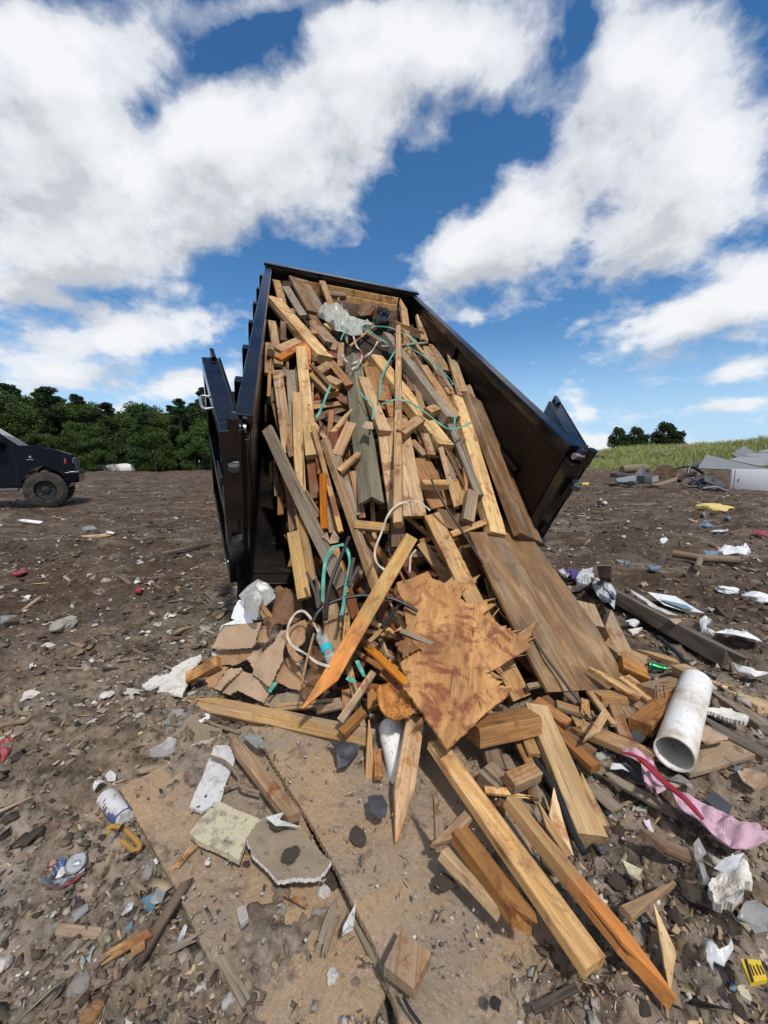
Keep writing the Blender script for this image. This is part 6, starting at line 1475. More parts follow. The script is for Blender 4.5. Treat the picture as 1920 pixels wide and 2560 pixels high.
lump('l', 1190, 1110, 160, 'clod_earth', 'dark clod at the broken corner of the plasterboard', 'clod', 'mud_clod', 11, .5)
lump('i', 570, 860, 150, 'clod_earth', 'long dark clod below the pale slim wedge', 'clod', 'mud_clod', 12, .35, lift=.06)
lump('i', 935, 1690, 80, 'char', 'black charcoal lump at the bottom of the right sheet board', 'charcoal', 'charcoal', 13, .6, lift=.05)
lump('j', 330, 240, 80, 'slate', 'dark stone by the end of the black foreground hose', 'rock', 'rock', 14)
lump('j', 450, 500, 140, 'clod_earth', 'dark clod left of the brown triangular wedge', 'clod', 'mud_clod', 15, .4)
lump('j', 1035, 590, 180, 'clod_earth', 'dark clod right of the brown triangular wedge', 'clod', 'mud_clod', 16, .45)
lump('j', 660, 1500, 130, 'clod_earth', 'dark clod under the tip of the orange pointed stake', 'clod', 'mud_clod', 17, .4)
lump('l', 1090, 1340, 80, 'stone', 'rounded grey pebble on the lower left sheet board', 'rock', 'rock', 18)
lump('l', 840, 1320, 80, 'stone', 'angular grey pebble on the lower left sheet board', 'rock', 'rock', 19)
lump('l', 1135, 1190, 90, 'chalk', 'pale stone by the broken corner of the plasterboard', 'rock', 'rock', 20)
lump('l', 1195, 1780, 90, 'chalk', 'white square stone near the bottom lath', 'rock', 'rock', 21)
lump('l', 645, 420, 45, 'chalk', 'small white stone beside the old weathered stake', 'rock', 'rock', 22)
lump('k', 1385, 1870, 95, 'chalk', 'round whitish stone at the bottom left', 'rock', 'rock', 23)
lump('k', 545, 1850, 130, 'stone', 'oval grey stone in the bottom left corner mud', 'rock', 'rock', 24)
lump('k', 1030, 1060, 120, 'stone', 'grey stone against the edge of the left sheet board', 'rock', 'rock', 25)
lump('k', 30, 1000, 90, 'chalk', 'pale stone at the left border of the photo', 'rock', 'rock', 26)
lump('k', 640, 2030, 140, 'o', 'orange rotten wood lump at the bottom left', 'wood lump', 'wood_lump', 27)
lump('j', 1030, 1410, 50, 'chalk', 'tiny white pebble beside the pale fuzzy wedge', 'rock', 'rock', 28)
lump('h', 1370, 362, 135, 'foam', 'rounded white foam lump far right of the rotten beam', 'foam', 'foam_lump', 31, .45)
lump('h', 1600, 412, 150, 'foam', 'rounded white foam lump at the right edge of the photo', 'foam', 'foam_lump', 32, .4)
# long fibres standing off the torn edges of the plywood
tp_ = [o for o in COL.objects if o.name == 'torn_plywood'][0]
def fibres():
    rg = random.Random(8); spots = [(700, 85, 130, -75), (740, 20, 110, -50), (620, 0, 60, -60), (880, 160, 80, -20), (900, 250, 60, -70), (1040, 355, 110, -20), (1130, 370, 110, -80), (1160, 350, 90, -70), (1150, 430, 60, -30), (1080, 530, 60, -10), (960, 605, 50, 60), (900, 650, 90, 50), (930, 675, 80, 30), (1000, 770, 60, -40),
        (300, 610, -70, 50), (310, 680, -60, 40), (280, 350, -40, 20), (270, 210, -50, -20), (330, 165, -30, 40), (400, 880, -60, 60), (380, 860, -80, 20), (430, 950, -50, 50)]
    for (x, y, dx, dy) in spots:
        for k in range(2):
            f = rg.uniform(.6, 1.3); w = rg.uniform(7, 15); ox, oy = rg.uniform(-18, 18), rg.uniform(-18, 18)
            L = math.hypot(dx, dy); px, py = -dy / L * w, dx / L * w; sx, sy = x + ox - dx * .5, y + oy - dy * .5
            sheet('g', [(sx - px, sy - py), (sx + dx * (.5 + f) , sy + dy * (.5 + f)), (sx + px, sy + py)], 'fibre', rg.choice(('v', 'o', 'y')), '', '', thick=.004, lift=.345, step=60, flat=True, parent=tp_, seed=k)
fibres()
# ------------------------------------------------------------------ trees
def tree_variant(kindn, H, Wd, seed, nleaf, ls=.0155):
    rg = np.random.default_rng(seed)
    # trunk with limbs
    mb = MB(); tp = [np.array([0.12 * H * .1 * math.sin(k * 1.3 + seed), 0.1 * math.cos(k + seed), H * .93 * k / 7]) for k in range(8)]
    mb.tube(tp, [H * .018 * (1 - k / 8.5) for k in range(8)], 8)
    cl = []
    nb = 36 if kindn == 'pine' else 30
    for k in range(nb):
        f = rg.uniform(.16, .98) if kindn == 'pine' else rg.uniform(.08, .96)
        zz = f * H
        if kindn == 'pine': rad = Wd * (1.02 - f) ** .6 * rg.uniform(.5, 1.0)
        else: rad = Wd * math.sqrt(max(.05, 1 - (2 * (f - .5)) ** 2)) * rg.uniform(.45, 1.0)
        a = rg.uniform(0, 2 * np.pi); e = np.array([rad * math.cos(a), rad * math.sin(a), zz + (.04 * H if kindn == 'pine' else .07 * H)])
        s0 = np.array([0, 0, zz * .82]); mb.tube([s0, (s0 + e) / 2 + np.array([0, 0, .02 * H]), e], [H * .006, H * .0045, H * .002], 5)
        cl.append((e, rg.uniform(.5, 1.0) * Wd * (.36 if kindn == 'pine' else .48)))
    cl.append((np.array([0, 0, H * .97]), Wd * .3))
    N = nleaf; ci = rg.integers(0, len(cl), N); C = np.array([c for c, _ in cl])[ci]; S = np.array([s for _, s in cl])[ci]
    d = rg.normal(size=(N, 3)); d /= np.linalg.norm(d, axis=1)[:, None]
    p = C + d * (S * rg.uniform(.25, 1.05, N) ** .7)[:, None] * np.array([1, 1, .55 if kindn == 'pine' else .8])
    sz = rg.uniform(.5, 1.2, N) * H * ls
    u = rg.normal(size=(N, 3)); u[:, 2] *= .5; u /= np.linalg.norm(u, axis=1)[:, None]
    v = np.cross(u, rg.normal(size=(N, 3))); v /= np.linalg.norm(v, axis=1)[:, None]
    asp = .45 if kindn == 'pine' else .75
    q = np.stack([p - u * sz[:, None], p - v * (sz * asp)[:, None], p + u * sz[:, None] * 1.1, p + v * (sz * asp)[:, None]], 1).reshape(-1, 3)
    f = np.arange(4 * N).reshape(-1, 4)
    me = bpy.data.meshes.new('crown'); me.from_pydata(q.tolist(), [], f.tolist()); me.update()
    me.materials.append(M['lone_leaf' if ls > .02 else 'pine_leaf' if kindn == 'pine' else 'broad_leaf'])
    tm = mesh('trunk', mb.v, mb.f); tm.materials.append(M['trunk_bark'])
    return tm, me
VAR = {'pine': [tree_variant('pine', 14, 3.3, s, 12000) for s in (1, 2, 3)], 'broad': [tree_variant('broad', 10, 4.2, s, 14000) for s in (4, 5, 6)]}
VAR['lone'] = [tree_variant('broad', 8, 4.6, 8, 16000, .03), tree_variant('pine', 9, 3.4, 9, 4200)]
def put_tree(kindn, i, x, y, sc, rz, label, name, group=None, z=None):
    tm, cm = VAR[kindn][i % len(VAR[kindn])]
    e = empty(name, (x, y, float(gbase(x, y)) - .3 if z is None else z), rz); e.scale = (sc, sc, sc * rnd.uniform(.92, 1.08))
    t = link('trunk', tm, None, e); c = link('crown', cm, None, e)
    tag(e, label, 'tree', group); return e
def at(px, Y):
    """world x under picture column px at distance Y"""
    d = ray(px, 1155); return d[0] / d[1] * Y
rg = random.Random(21)
def wood_edge():
    rows = [(55, 26, 'broad', 'low bushy tree in the front row of the treeline at the left', 'bushy trees along the front of the treeline', .5), (59, 28, 'broad', 'bushy broadleaf tree in the second row of the treeline at the left', 'bushy trees in the second row of the treeline', .78), (65, 26, 'broad', 'taller broadleaf tree in the middle rows of the treeline at the left', 'broadleaf trees in the middle of the treeline', 1.0),
            (71, 28, 'pine', 'dark pine rising at the back of the treeline at the left', 'dark pines at the back of the treeline', .86), (77, 30, 'pine', 'dark pine crown on the skyline of the wood at the left', 'dark pines on the skyline of the wood', .95)]
    for Y, n, kn, lab, grp, sc in rows:
        for k in range(n):
            px = -330 + (1010 + 330) * (k + rg.uniform(.1, .9)) / n
            x = at(px, Y + rg.uniform(-2, 2))
            s = sc * rg.uniform(.85, 1.12) * (1.12 if px < 130 and kn == 'pine' else 1.0) * (.93 if 180 < px < 480 and kn == 'pine' else 1)
            put_tree(kn if rg.random() < .88 else ('pine' if kn == 'broad' else 'broad'), rg.randrange(3), x, Y + rg.uniform(-2.5, 2.5), s, rg.uniform(0, 6), lab, 'pine_tree' if kn == 'pine' else 'broadleaf_tree', grp)
wood_edge()
# lone trees behind the grassy bank at the right
def lone(px, Y, topy, boty, kn, i, label, wk=1.0):
    d = ray(px, boty); t = Y / d[1]; zb = (CAM + d * t)[2]; d2 = ray(px, topy); zt = (CAM + d2 * (Y / d2[1]))[2]
    H = {'lone': (9.6, 9.6)}[kn][i]
    e = put_tree(kn, i, at(px, Y), Y, (zt - zb) / H, 1.0 + i, label, 'broadleaf_tree', None, zb); e.scale = (e.scale[0] * wk, e.scale[0] * wk, (zt - zb) / H)
lone(1545, 100, 1064, 1135, 'lone', 0, 'lone dark tree behind the grassy bank, nearest the trailer', .66)
lone(1590, 101, 1063, 1135, 'lone', 0, 'lone dark tree standing close left of the taller right one behind the bank', .7)
lone(1665, 98, 1050, 1140, 'lone', 0, 'tallest wide lone tree behind the grassy bank at the right', .78)

# ------------------------------------------------------------------ grass on the bank
def bank_grass():
    g_ = np.random.default_rng(5); n = 70000
    ang = np.radians(g_.uniform(13, 48, n)); r = g_.uniform(32, 50, n) ** 1.0
    x, y = r * np.sin(ang), r * np.cos(ang); tall = sst(R(22), R(36), ang + .06 * fbm(x, y, 3, 2))
    low = fbm(x * .35, y * .35, 8, 3)
    keep = (r > 33 + 2.5 * low + 1.5) & (g_.uniform(0, 1, n) < .35 + .65 * sst(-.25, .1, low)); x, y, r, tall, low = x[keep], y[keep], r[keep], tall[keep], low[keep]; n = len(x)
    h = .85 * (.22 + .5 * tall + .5 * np.maximum(low, 0)) * g_.uniform(.5, 1.3, n) * sst(32, 40, r); z = gz(x, y)
    a = g_.uniform(0, np.pi, n); wv = .014 + .012 * g_.uniform(size=n); lx, ly = g_.normal(0, .22, n) * h, g_.normal(0, .22, n) * h
    c, s = np.cos(a) * wv, np.sin(a) * wv
    P = np.stack([np.stack([x - c, y - s, z], -1), np.stack([x + c, y + s, z], -1), np.stack([x + lx * .4 + c * .7, y + ly * .4 + s * .7, z + h * .6], -1), np.stack([x + lx, y + ly, z + h], -1)], 1).reshape(-1, 3)
    f = []
    for k in range(n): b = 4 * k; f += [(b, b + 1, b + 2), (b, b + 2, b + 3)]
    me = bpy.data.meshes.new('grass'); me.from_pydata(P.tolist(), [], f); me.update()
    o = link('grass', me, M['grass']); kind(o, 'stuff'); o['label'] = 'rough green and straw coloured grass on the bank'; o['category'] = 'grass'
bank_grass()
def far_log(px0, py0, px1, py1, r, mat, label):
    p0 = CAM + ray(px0, py0) * ghit(px0, py0, .25); p1 = CAM + ray(px1, py1) * ghit(px1, py1, .25)
    p1 = p0 + (p1 - p0) * min(1, 3.2 / max(.1, np.linalg.norm(p1 - p0)))
    for p in (p0, p1): p[2] = gz(p[0], p[1]) + r * 1.3
    mid = (p0 + p1) / 2; mid[2] += .05
    o = MB().tube(catmull([p0 - p0, mid - p0, p1 - p0], 4), [r * k for k in (1, 1.05, .96, 1.02, .95, 1, .9, .93, .86)], 12).build('log', M[mat], None, True); o.location = p0; tag(o, label, 'log', None)
far_log(*V('n', 370, 425), *V('n', 450, 430), .22, 'bark', 'log on the grassy bank nearest the trailer')
far_log(*V('n', 480, 415), *V('n', 565, 412), .15, 'stone', 'pale grey log lying on the bank behind the nearest log')
far_log(*V('n', 640, 425), *V('n', 730, 420), .22, 'bark', 'brown stump like log below the wide lone tree on the bank')
far_log(*V('n', 765, 425), *V('n', 850, 420), .28, 'bark', 'short thick dark log in the middle of the bank')
far_log(*V('n', 850, 385), *V('n', 985, 375), .2, 'stone', 'long pale log lying behind the thick dark log on the bank')
far_log(*V('n', 990, 372), *V('n', 1150, 365), .26, 'bark', 'longest brown log at the top right of the bank')
far_log(*V('n', 900, 420), *V('n', 990, 412), .22, 'stone', 'weathered grey log in front of the longest brown log')

# ------------------------------------------------------------------ pickup truck
def truck():
    px, py = V('m', 350, 910); t = ghit(px, py) * .98; g0 = CAM + ray(px, py) * t; gzc = g0[2]
    g0[2] = gzc
    th = R(33); f = np.array([math.cos(th), math.sin(th), 0]); l = np.array([-math.sin(th), math.cos(th), 0])
    KX = .8
    Tm = lambda p: g0 + f * p[0] * KX + l * p[1] + np.array([0, 0, p[2] * 1.05])
    # local: x forward, y away from viewer, z up ; origin under the near front wheel
    e = empty('pickup_truck', g0); tag(e, 'black lifted pickup truck with muddy tyres parked at the left edge', 'pickup truck')
    def fin(mb, name, mat, par=None, smooth=False): return mb.build(name, M[mat], par or e, smooth, off=g0)
    Q = lambda: MB(Tm)
    arch = lambda cx, r: [(cx + r * math.cos(a), .52 + r * math.sin(a)) for a in np.linspace(0, math.pi, 11)]
    low = [(.80, .74), (.84, 1.0), (.84, 1.34), (.8, 1.44), (.3, 1.58), (-.75, 1.66), (-.8, 1.70), (-3.3, 1.70), (-3.32, 1.62), (-5.4, 1.62), (-5.4, .8), (-3.2 - .75, .78)] + [(x, z) for x, z in reversed(arch(-3.85 + .0, .6)[:-1])][::-1][::-1]
    prof = [(.84, .80), (.86, 1.05), (.85, 1.36), (.80, 1.46), (.35, 1.60), (-.2, 1.66), (-.78, 1.70), (-3.25, 1.72), (-3.27, 1.62), (-5.5, 1.62), (-5.55, .85), (-4.5, .78)]
    prof += [(x, z) for x, z in arch(-3.85, .62)][::-1]
    prof += [(-3.1, .62), (-.75, .62)] + [(x, z) for x, z in arch(0, .66)][::-1]
    bm = bmesh.new(); lo = [bm.verts.new((x, .08 + (.06 if z > 1.5 else 0) + (.12 * max(0, x - .3) ** 2), z)) for x, z in prof]; hi = [bm.verts.new((x, 1.92 - (.06 if z > 1.5 else 0) - (.12 * max(0, x - .3) ** 2), z)) for x, z in prof]
    n = len(prof); bm.faces.new(lo); bm.faces.new(hi[::-1])
    for k in range(n): bm.faces.new((lo[k], hi[k], hi[(k + 1) % n], lo[(k + 1) % n]))
    bmesh.ops.bevel(bm, geom=[ed for ed in bm.edges if abs(ed.verts[0].co.y - ed.verts[1].co.y) < .2 and ed.verts[0].co.z > .85 and ed.verts[1].co.z > .85], offset=.05, segments=3, affect='EDGES', profile=.6)
    bm.verts.index_update(); mb = Q(); mb.add([tuple(v.co) for v in bm.verts], [tuple(v.index for v in fc.verts) for fc in bm.faces]); bm.free()
    fin(mb, 'body', 'truck_paint', None, True)
    def loft(a, b, name, mat, par=None):
        k = len(a); mb = Q(); mb.add(a + b, [tuple(range(k)), tuple(range(k, 2 * k))[::-1]] + [(i, k + i, k + (i + 1) % k, (i + 1) % k) for i in range(k)]); return fin(mb, name, mat, par)
    gh = [(-.62, 1.69), (-1.42, 2.22), (-1.6, 2.27), (-2.95, 2.27), (-3.22, 1.71)]
    loft([(x, .16 if z < 2 else .33, z) for x, z in gh], [(x, 1.84 if z < 2 else 1.67, z) for x, z in gh], 'cab', 'truck_paint')
    for s in (0, 1):
        def yy(z): return (.16 + (z - 1.69) / .56 * .17 - .006) if s == 0 else (1.84 - (z - 1.69) / .56 * .17 + .006)
        for w_ in ([(-.93, 1.76), (-1.5, 2.17), (-2.05, 2.19), (-2.05, 1.76)], [(-2.15, 1.76), (-2.15, 2.19), (-2.85, 2.19), (-3.05, 1.76)]):
            a = [(x, yy(z), z) for x, z in w_]; b = [(x, yy(z) + (.02 if s == 0 else -.02), z) for x, z in w_]
            loft(a, b, 'side_window', 'tinted_glass')
    wq = Q(); wq.add([(-.645, .28, 1.712), (-1.405, .42, 2.205), (-1.405, 1.58, 2.205), (-.645, 1.72, 1.712), (-.66, .28, 1.70), (-1.42, .42, 2.19), (-1.42, 1.58, 2.19), (-.66, 1.72, 1.70)], [(0, 1, 2, 3), (7, 6, 5, 4), (0, 4, 5, 1), (1, 5, 6, 2), (2, 6, 7, 3), (3, 7, 4, 0)]); fin(wq, 'windscreen', 'tinted_glass')
    # hood scoop and badge
    fin(Q().box(-.55, .05, .62, 1.38, 1.655, 1.70, .02), 'hood_scoop', 'truck_paint')
    bd = fin(Q().cyl((-.33, .065, 1.375), (-.33, .078, 1.375), .035, 16), 'badge', 'chrome'); fin(Q().box(-.43, -.24, .066, .076, 1.295, 1.315), 'badge_plate', 'chrome')
    for s, y0 in ((0, .0), (1, 1.78)):
        h = fin(Q().box(.62, .86, y0 + .03 + .1, y0 + .26, 1.18, 1.36, .03), 'headlight', 'lamp_glass')
        fin(Q().box(.60, .66, y0 + .1 if s == 0 else y0 + .2, y0 + .129 if s == 0 else y0 + .125 + .1, 1.2, 1.34, .008), 'marker_lamp', 'red_lamp', h)
    fin(Q().box(.80, .90, .45, 1.55, 1.0, 1.38, .02), 'grille', 'dark_metal')
    fin(Q().box(.55, 1.0, .02, 1.98, .66, .95, .05), 'bumper', 'truck_paint')
    fin(Q().box(.72, 1.006, .012, .3, .94, .975, .01), 'bumper_trim', 'chrome')
    # mirror
    m = fin(Q().box(-1.2, -1.0, -.30, -.04, 1.70, 2.06, .04), 'mirror', 'rubber'); fin(Q().box(-1.12, -1.05, -.05, .2, 1.76, 1.82, .01), 'mirror_arm', 'rubber', m)
    fin(Q().box(-3.1, -.72, -.06, .12, .46, .54, .02), 'running_board', 'dark_metal')
    fin(Q().box(-5.2, .5, .5, 1.5, .5, .70, .03), 'underframe', 'dark_metal')
    # door seam and handle
    fin(Q().box(-2.02, -1.82, .055, .085, 1.50, 1.54, .012), 'door_handle', 'truck_paint'); fin(Q().box(-.74, -.728, .074, .1, .68, 1.66), 'door_seam', 'ink'); fin(Q().box(-2.11, -2.098, .074, .1, .68, 1.66), 'door_seam', 'ink')
    # wheels
    for x in (0, -3.85):
        for y in (.13, 1.87):
            sgn = -1 if y < 1 else 1; Rw = .49
            lm = lambda p, x=x, y=y, sgn=sgn: Tm((x + p[0] / KX, y + sgn * p[1], Rw + p[2] - .02))
            w_ = fin(MB(lm).lathe([(.16, .26), (.17, .36), (.15, .455), (.12, Rw), (-.1, Rw), (-.15, .455), (-.16, .36), (-.14, .26)], 44), 'wheel', 'tyre', None, True)
            tb = MB(lm)
            for k in range(26):
                a = 2 * math.pi * k / 26
                for j, yo in enumerate((-.07, .06)):
                    a2 = a + j * .12; c, s = math.cos(a2), math.sin(a2)
                    vs = []
                    for dr in (Rw - .01, Rw + .016):
                        for dt in (-.035, .035):
                            for dy in (-.065, .065): vs.append(((dr * c - dt * s), yo + dy, (dr * s + dt * c)))
                    tb.add(vs, [(0, 1, 3, 2), (4, 6, 7, 5), (0, 4, 5, 1), (2, 3, 7, 6), (0, 2, 6, 4), (1, 5, 7, 3)])
            fin(tb, 'tread', 'tyre', w_)
            rim = fin(MB(lm).lathe([(.10, .26), (.13, .255), (.05, .23), (.03, .12), (.10, .10), (.115, .001)], 30), 'rim', 'rubber', w_, True)
            hub = MB(lm)
            for k in range(8):
                a = 2 * math.pi * k / 8; hub.cyl((.16 * math.cos(a), .03, .16 * math.sin(a)), (.16 * math.cos(a), .07, .16 * math.sin(a)), .018, 8)
            fin(hub, 'wheel_nut', 'dark_metal', w_)
    fin(Q().cyl((0, .2, .48), (0, 1.8, .48), .06, 10).cyl((-3.85, .2, .48), (-3.85, 1.8, .48), .06, 10), 'axle', 'dark_metal')
truck()

# ------------------------------------------------------------------ scrap heap by the bank at the right
def scrap_box(view, x0, yb, x1, yt, Y, dpt, yaw, name, mat, label, cat, tilt=0.0, roll=0.0, c=.02, parts=None, W=None):
    """box standing on the ground: x0..x1, base yb and top yt as surveyed at distance Y"""
    a = V(view, x0, yb); b = V(view, x1, yt); sc = Y / FPX
    w = W or abs(b[0] - a[0]) * sc / max(.3, math.cos(R(yaw))); h = abs(a[1] - b[1]) * sc
    cx = (a[0] + b[0]) / 2; x = at(cx, Y); z = float(gz(x, Y))
    d = ray(cx, a[1]); z = float((CAM + d * (Y / d[1]))[2])
    e = MB().box(-w / 2, w / 2, -dpt / 2, dpt / 2, 0, h, c).build(name, M[mat], None, True)
    e.location = (x, Y, z); e.rotation_euler = (R(tilt), R(roll), R(yaw)); tag(e, label, cat)
    for q in parts or []: q(e, w, h, dpt)
    return e
def fr(e, w, h, d):
    MB().box(-w * .44, -w * .43, -d / 2 - .006, -d / 2 + .01, 0.02, h - .02).build('door_seam', M['ink'], e)
    MB().box(-w * .36, -w * .34, -d / 2 - .03, -d / 2 - .002, h * .42, h * .55, .005).build('handle', M['dark_metal'], e)
    rgx = random.Random(2)
    mb = MB()
    for k in range(9): 
        x, z = w * (.34 + .12 * rgx.random()), h * (.35 + .5 * rgx.random()); mb.cyl((x, -d / 2 - .004, z), (x, -d / 2 + .004, z), .05 + .06 * rgx.random(), 10)
    mb.build('paint_smear', M['blue_paint'], e)
YS = 17.5
scrap_box('n', 1410, 668, 1760, 515, YS, .7, -36, 'refrigerator', 'appliance_white', 'white refrigerator lying on its side with a blue paint smear at the right edge', 'refrigerator', parts=[fr], W=1.75)
def panel(view, pts, Y, dy, name, mat, label, th=.03, ribs=0):
    P = []
    for k, (x, y) in enumerate(pts):
        q = V(view, x, y); yy = Y + dy[k]; d = ray(*q); P.append(CAM + d * (yy / d[1]))
    P = np.array(P); c = P.mean(0); _, _, vt = np.linalg.svd(P - c); n = vt[2]
    if n[1] > 0: n = -n
    k = len(P); vs = [p - c for p in P] + [p - c - n * th for p in P]
    o = link(name, mesh(name, vs, [tuple(range(k)), tuple(range(k, 2 * k))[::-1]] + [(i, k + i, k + (i + 1) % k, (i + 1) % k) for i in range(k)]), M[mat]); o.location = c
    bm = bmesh.new(); bm.from_mesh(o.data); bmesh.ops.recalc_face_normals(bm, faces=bm.faces); bm.to_mesh(o.data); bm.free()
    for r_ in range(ribs):
        f = (r_ + 1) / (ribs + 1); a = P[0] + (P[1] - P[0]) * f - c; b = P[3] + (P[2] - P[3]) * f - c
        MB().tube([a + n * .015, (a + b) / 2 + n * .015, b + n * .015], .028, 6).build('rib', M[mat], o)
    tag(o, label, 'metal sheet'); return o
panel('n', [(1140, 505), (1205, 405), (1659, 512), (1740, 530), (1640, 520), (1400, 515)], 18.6, [-.6, .2, .6, .6, .2, 0], 'scrap_sheet', 'sheet_metal', 'long grey metal panel leaning behind the refrigerator', .05) 
panel('n', [(1370, 440), (1659, 362), (1800, 350), (1800, 470), (1600, 490)], 19.6, [0, .5, .6, 0, -.3], 'scrap_sheet', 'sheet_metal', 'dented pale metal panel at the right edge above the refrigerator', .06, 2)
panel('n', [(1390, 400), (1480, 340), (1555, 378), (1500, 420), (1430, 424)], 20.4, [0, .4, .4, 0, 0], 'scrap_sheet', 'sheet_metal', 'small pale metal panel standing highest on the scrap heap', .05)
panel('n', [(1075, 490), (1115, 450), (1160, 462), (1130, 520)], 19, [0, .2, .2, 0], 'scrap_sheet', 'dark_metal', 'small dark panel left of the long grey metal panel', .04)
panel('n', [(530, 580), (700, 552), (725, 600), (600, 608), (545, 606)], 18.5, [0, .4, 0, -.3, -.2], 'metal_box', 'sheet_metal', 'flat grey metal tray at the left end of the scrap heap', .16)
panel('n', [(680, 545), (740, 478), (765, 560), (755, 590), (715, 600)], 18.9, [0, .1, .3, .3, 0], 'scrap_sheet', 'sheet_metal', 'grey triangular metal piece standing on the flat grey tray', .05)
panel('n', [(790, 628), (980, 570), (1010, 588), (860, 632)], 17.9, [0, .3, .2, -.2], 'scrap_sheet', 'bark', 'long brown grey plank like panel lying before the cut log', .06)
panel('n', [(785, 570), (845, 555), (850, 600), (800, 612)], 18.2, [0, .2, 0, -.1], 'scrap_sheet', 'sheet_metal', 'small pale metal offcut beside the dark bin', .08)
scrap_box('n', 720, 618, 785, 558, 17.9, .5, 10, 'bin', 'dark_metal', 'small dark square bin standing before the grey tray', 'bin', c=.03)
scrap_box('n', 515, 572, 600, 540, 19, .5, 15, 'rubble_block', 'slate', 'dark blocky rubble at the far left of the scrap heap', 'rubble', c=.05)
scrap_box('n', 655, 628, 700, 600, 17.8, .3, 20, 'rubble_block', 'dark_metal', 'tiny dark block in front of the grey tray', 'rubble', c=.03)
def cutlog():
    Y = 18.4; q0, q1 = V('n', 900, 545), V('n', 960, 540); a = CAM + ray(*q0) * (Y / ray(*q0)[1]); b = a + np.array([.6, .9, .05])
    o = MB().cyl(a - a, b - a, .42, 20).build('log', M['b'], None, True); o.location = a; tag(o, 'thick sawn log with a brown round end in the middle of the scrap heap', 'log')
    q = V('n', 665, 510); a = CAM + ray(*q) * (20 / ray(*q)[1]); o = MB().tube([(-.6, 0, -.05), (-.1, .06, 0), (.4, .1, .03), (.8, .2, .02)], [.2, .23, .21, .19], 14).build('log', M['bark'], None, True); o.location = a; tag(o, 'dark log lying behind the grey tray at the left of the scrap heap', 'log')
cutlog()
def tangle(pts, Y, r, mat, name, label):
    P = [CAM + ray(*V('n', x, y)) * ((Y + d) / ray(*V('n', x, y))[1]) for x, y, d in pts]; c = P[0]
    o = MB().tube(catmull([p - c for p in P], 4), r, 8).build(name, M[mat], None, True); o.location = c; tag(o, label, 'pipe')
tangle([(945, 515, 0), (1020, 500, .3), (1080, 490, .5)], 18.5, .05, 'rubber', 'metal_pipe', 'dark pipe reaching up right from the sawn log')
tangle([(1060, 560, 0), (1075, 505, .2), (1100, 495, .2), (1200, 560, .1)], 18.2, .06, 'rubber', 'metal_pipe', 'bent dark tube arching over the scrap heap')
tangle([(1000, 600, 0), (1040, 560, .2), (1120, 550, .3)], 18, .1, 'rubber', 'metal_pipe', 'thick black hose piece lying by the sawn log')
tangle([(1005, 620, 0), (1060, 640, -.2), (1130, 640, -.3)], 17.5, .05, 'dark_metal', 'metal_pipe', 'thin dark pipe on the mud before the scrap heap')
def chair():
    Y = 17.2; q = V('n', 1255, 612); c = CAM + ray(*q) * (Y / ray(*q)[1])
    e = empty('office_chair', c); tag(e, 'overturned black office chair with grey trim left of the refrigerator', 'office chair')
    MB().box(-.5, .5, -.06, .06, -.2, .26, .06).build('backrest', M['slate'], e, True).rotation_euler = (R(-35), R(22), 0)
    s = MB().box(-.45, .35, -.3, .3, -.06, .04, .05).build('seat', M['rubber'], e, True); s.location = (-.35, .2, .05); s.rotation_euler = (R(20), R(-30), 0)
    a = MB().tube(catmull([(-.5, -.1, -.25), (-.1, -.25, -.18), (.35, -.25, -.34), (.55, -.1, -.36)], 5), .05, 8).build('armrest', M['sheet_metal'], e, True)
    for k in range(5):
        an = k * 2 * math.pi / 5 + .4; o = MB().tube([(0, 0, 0), (.18 * math.cos(an), .05, .18 * math.sin(an)), (.36 * math.cos(an), .0, .36 * math.sin(an))], [.04, .035, .028], 8).build('base_leg', M['dark_metal'], e, True); o.location = (-.75, 0, .12)
chair()
# far litter in the field
lump('n', 1262, 815, 200, 'yellow_foam', 'yellow foam crumbs heaped on the far mud at the right', 'foam', 'foam_heap', 41, .32)
sheet('n', [(1170, 840), (1190, 830), (1200, 848), (1180, 852)], 'plastic_scrap', 'blue_plastic', 'small blue scrap left below the yellow foam crumbs', 'plastic', base='G', thick=.03, lift=.08, crumple=.1, step=3, seed=2)
sheet('n', [(1345, 865), (1370, 855), (1395, 872), (1370, 882)], 'plastic_scrap', 'blue_plastic', 'small blue scrap right below the yellow foam crumbs', 'plastic', base='G', thick=.03, lift=.08, crumple=.1, step=3, seed=3)
sheet('n', [(1140, 920), (1180, 910), (1260, 930), (1200, 940)], 'plastic_scrap', 'blue_plastic', 'larger blue grey rag on the mud beneath the yellow foam', 'plastic', base='G', thick=.03, lift=.08, crumple=.12, step=3, seed=4)
sheet('n', [(1245, 965), (1270, 955), (1365, 950), (1368, 965), (1300, 975)], 'plastic_scrap', 'foam', 'white and pale blue scrap below the blue grey rag', 'plastic', base='G', thick=.02, lift=.08, crumple=.12, step=3, seed=5)
sheet('n', [(395, 750), (410, 738), (430, 745), (420, 757)], 'plastic_scrap', 'red_plastic', 'small bright red scrap on the mud right of the trailer', 'plastic', base='G', thick=.05, lift=.1, crumple=.1, step=3, seed=6)
sheet('n', [(430, 755), (450, 745), (468, 760), (450, 766)], 'plastic_scrap', 'foam', 'small white scrap beside the bright red one', 'plastic', base='G', thick=.05, lift=.1, crumple=.1, step=3, seed=7)
sheet('n', [(260, 615), (290, 608), (335, 614), (330, 626), (280, 628)], 'foam_scrap', 'yellow_plastic', 'yellow scrap nearest the open right trailer door', 'foam', base='G', thick=.05, lift=.1, crumple=.1, step=3, seed=8)
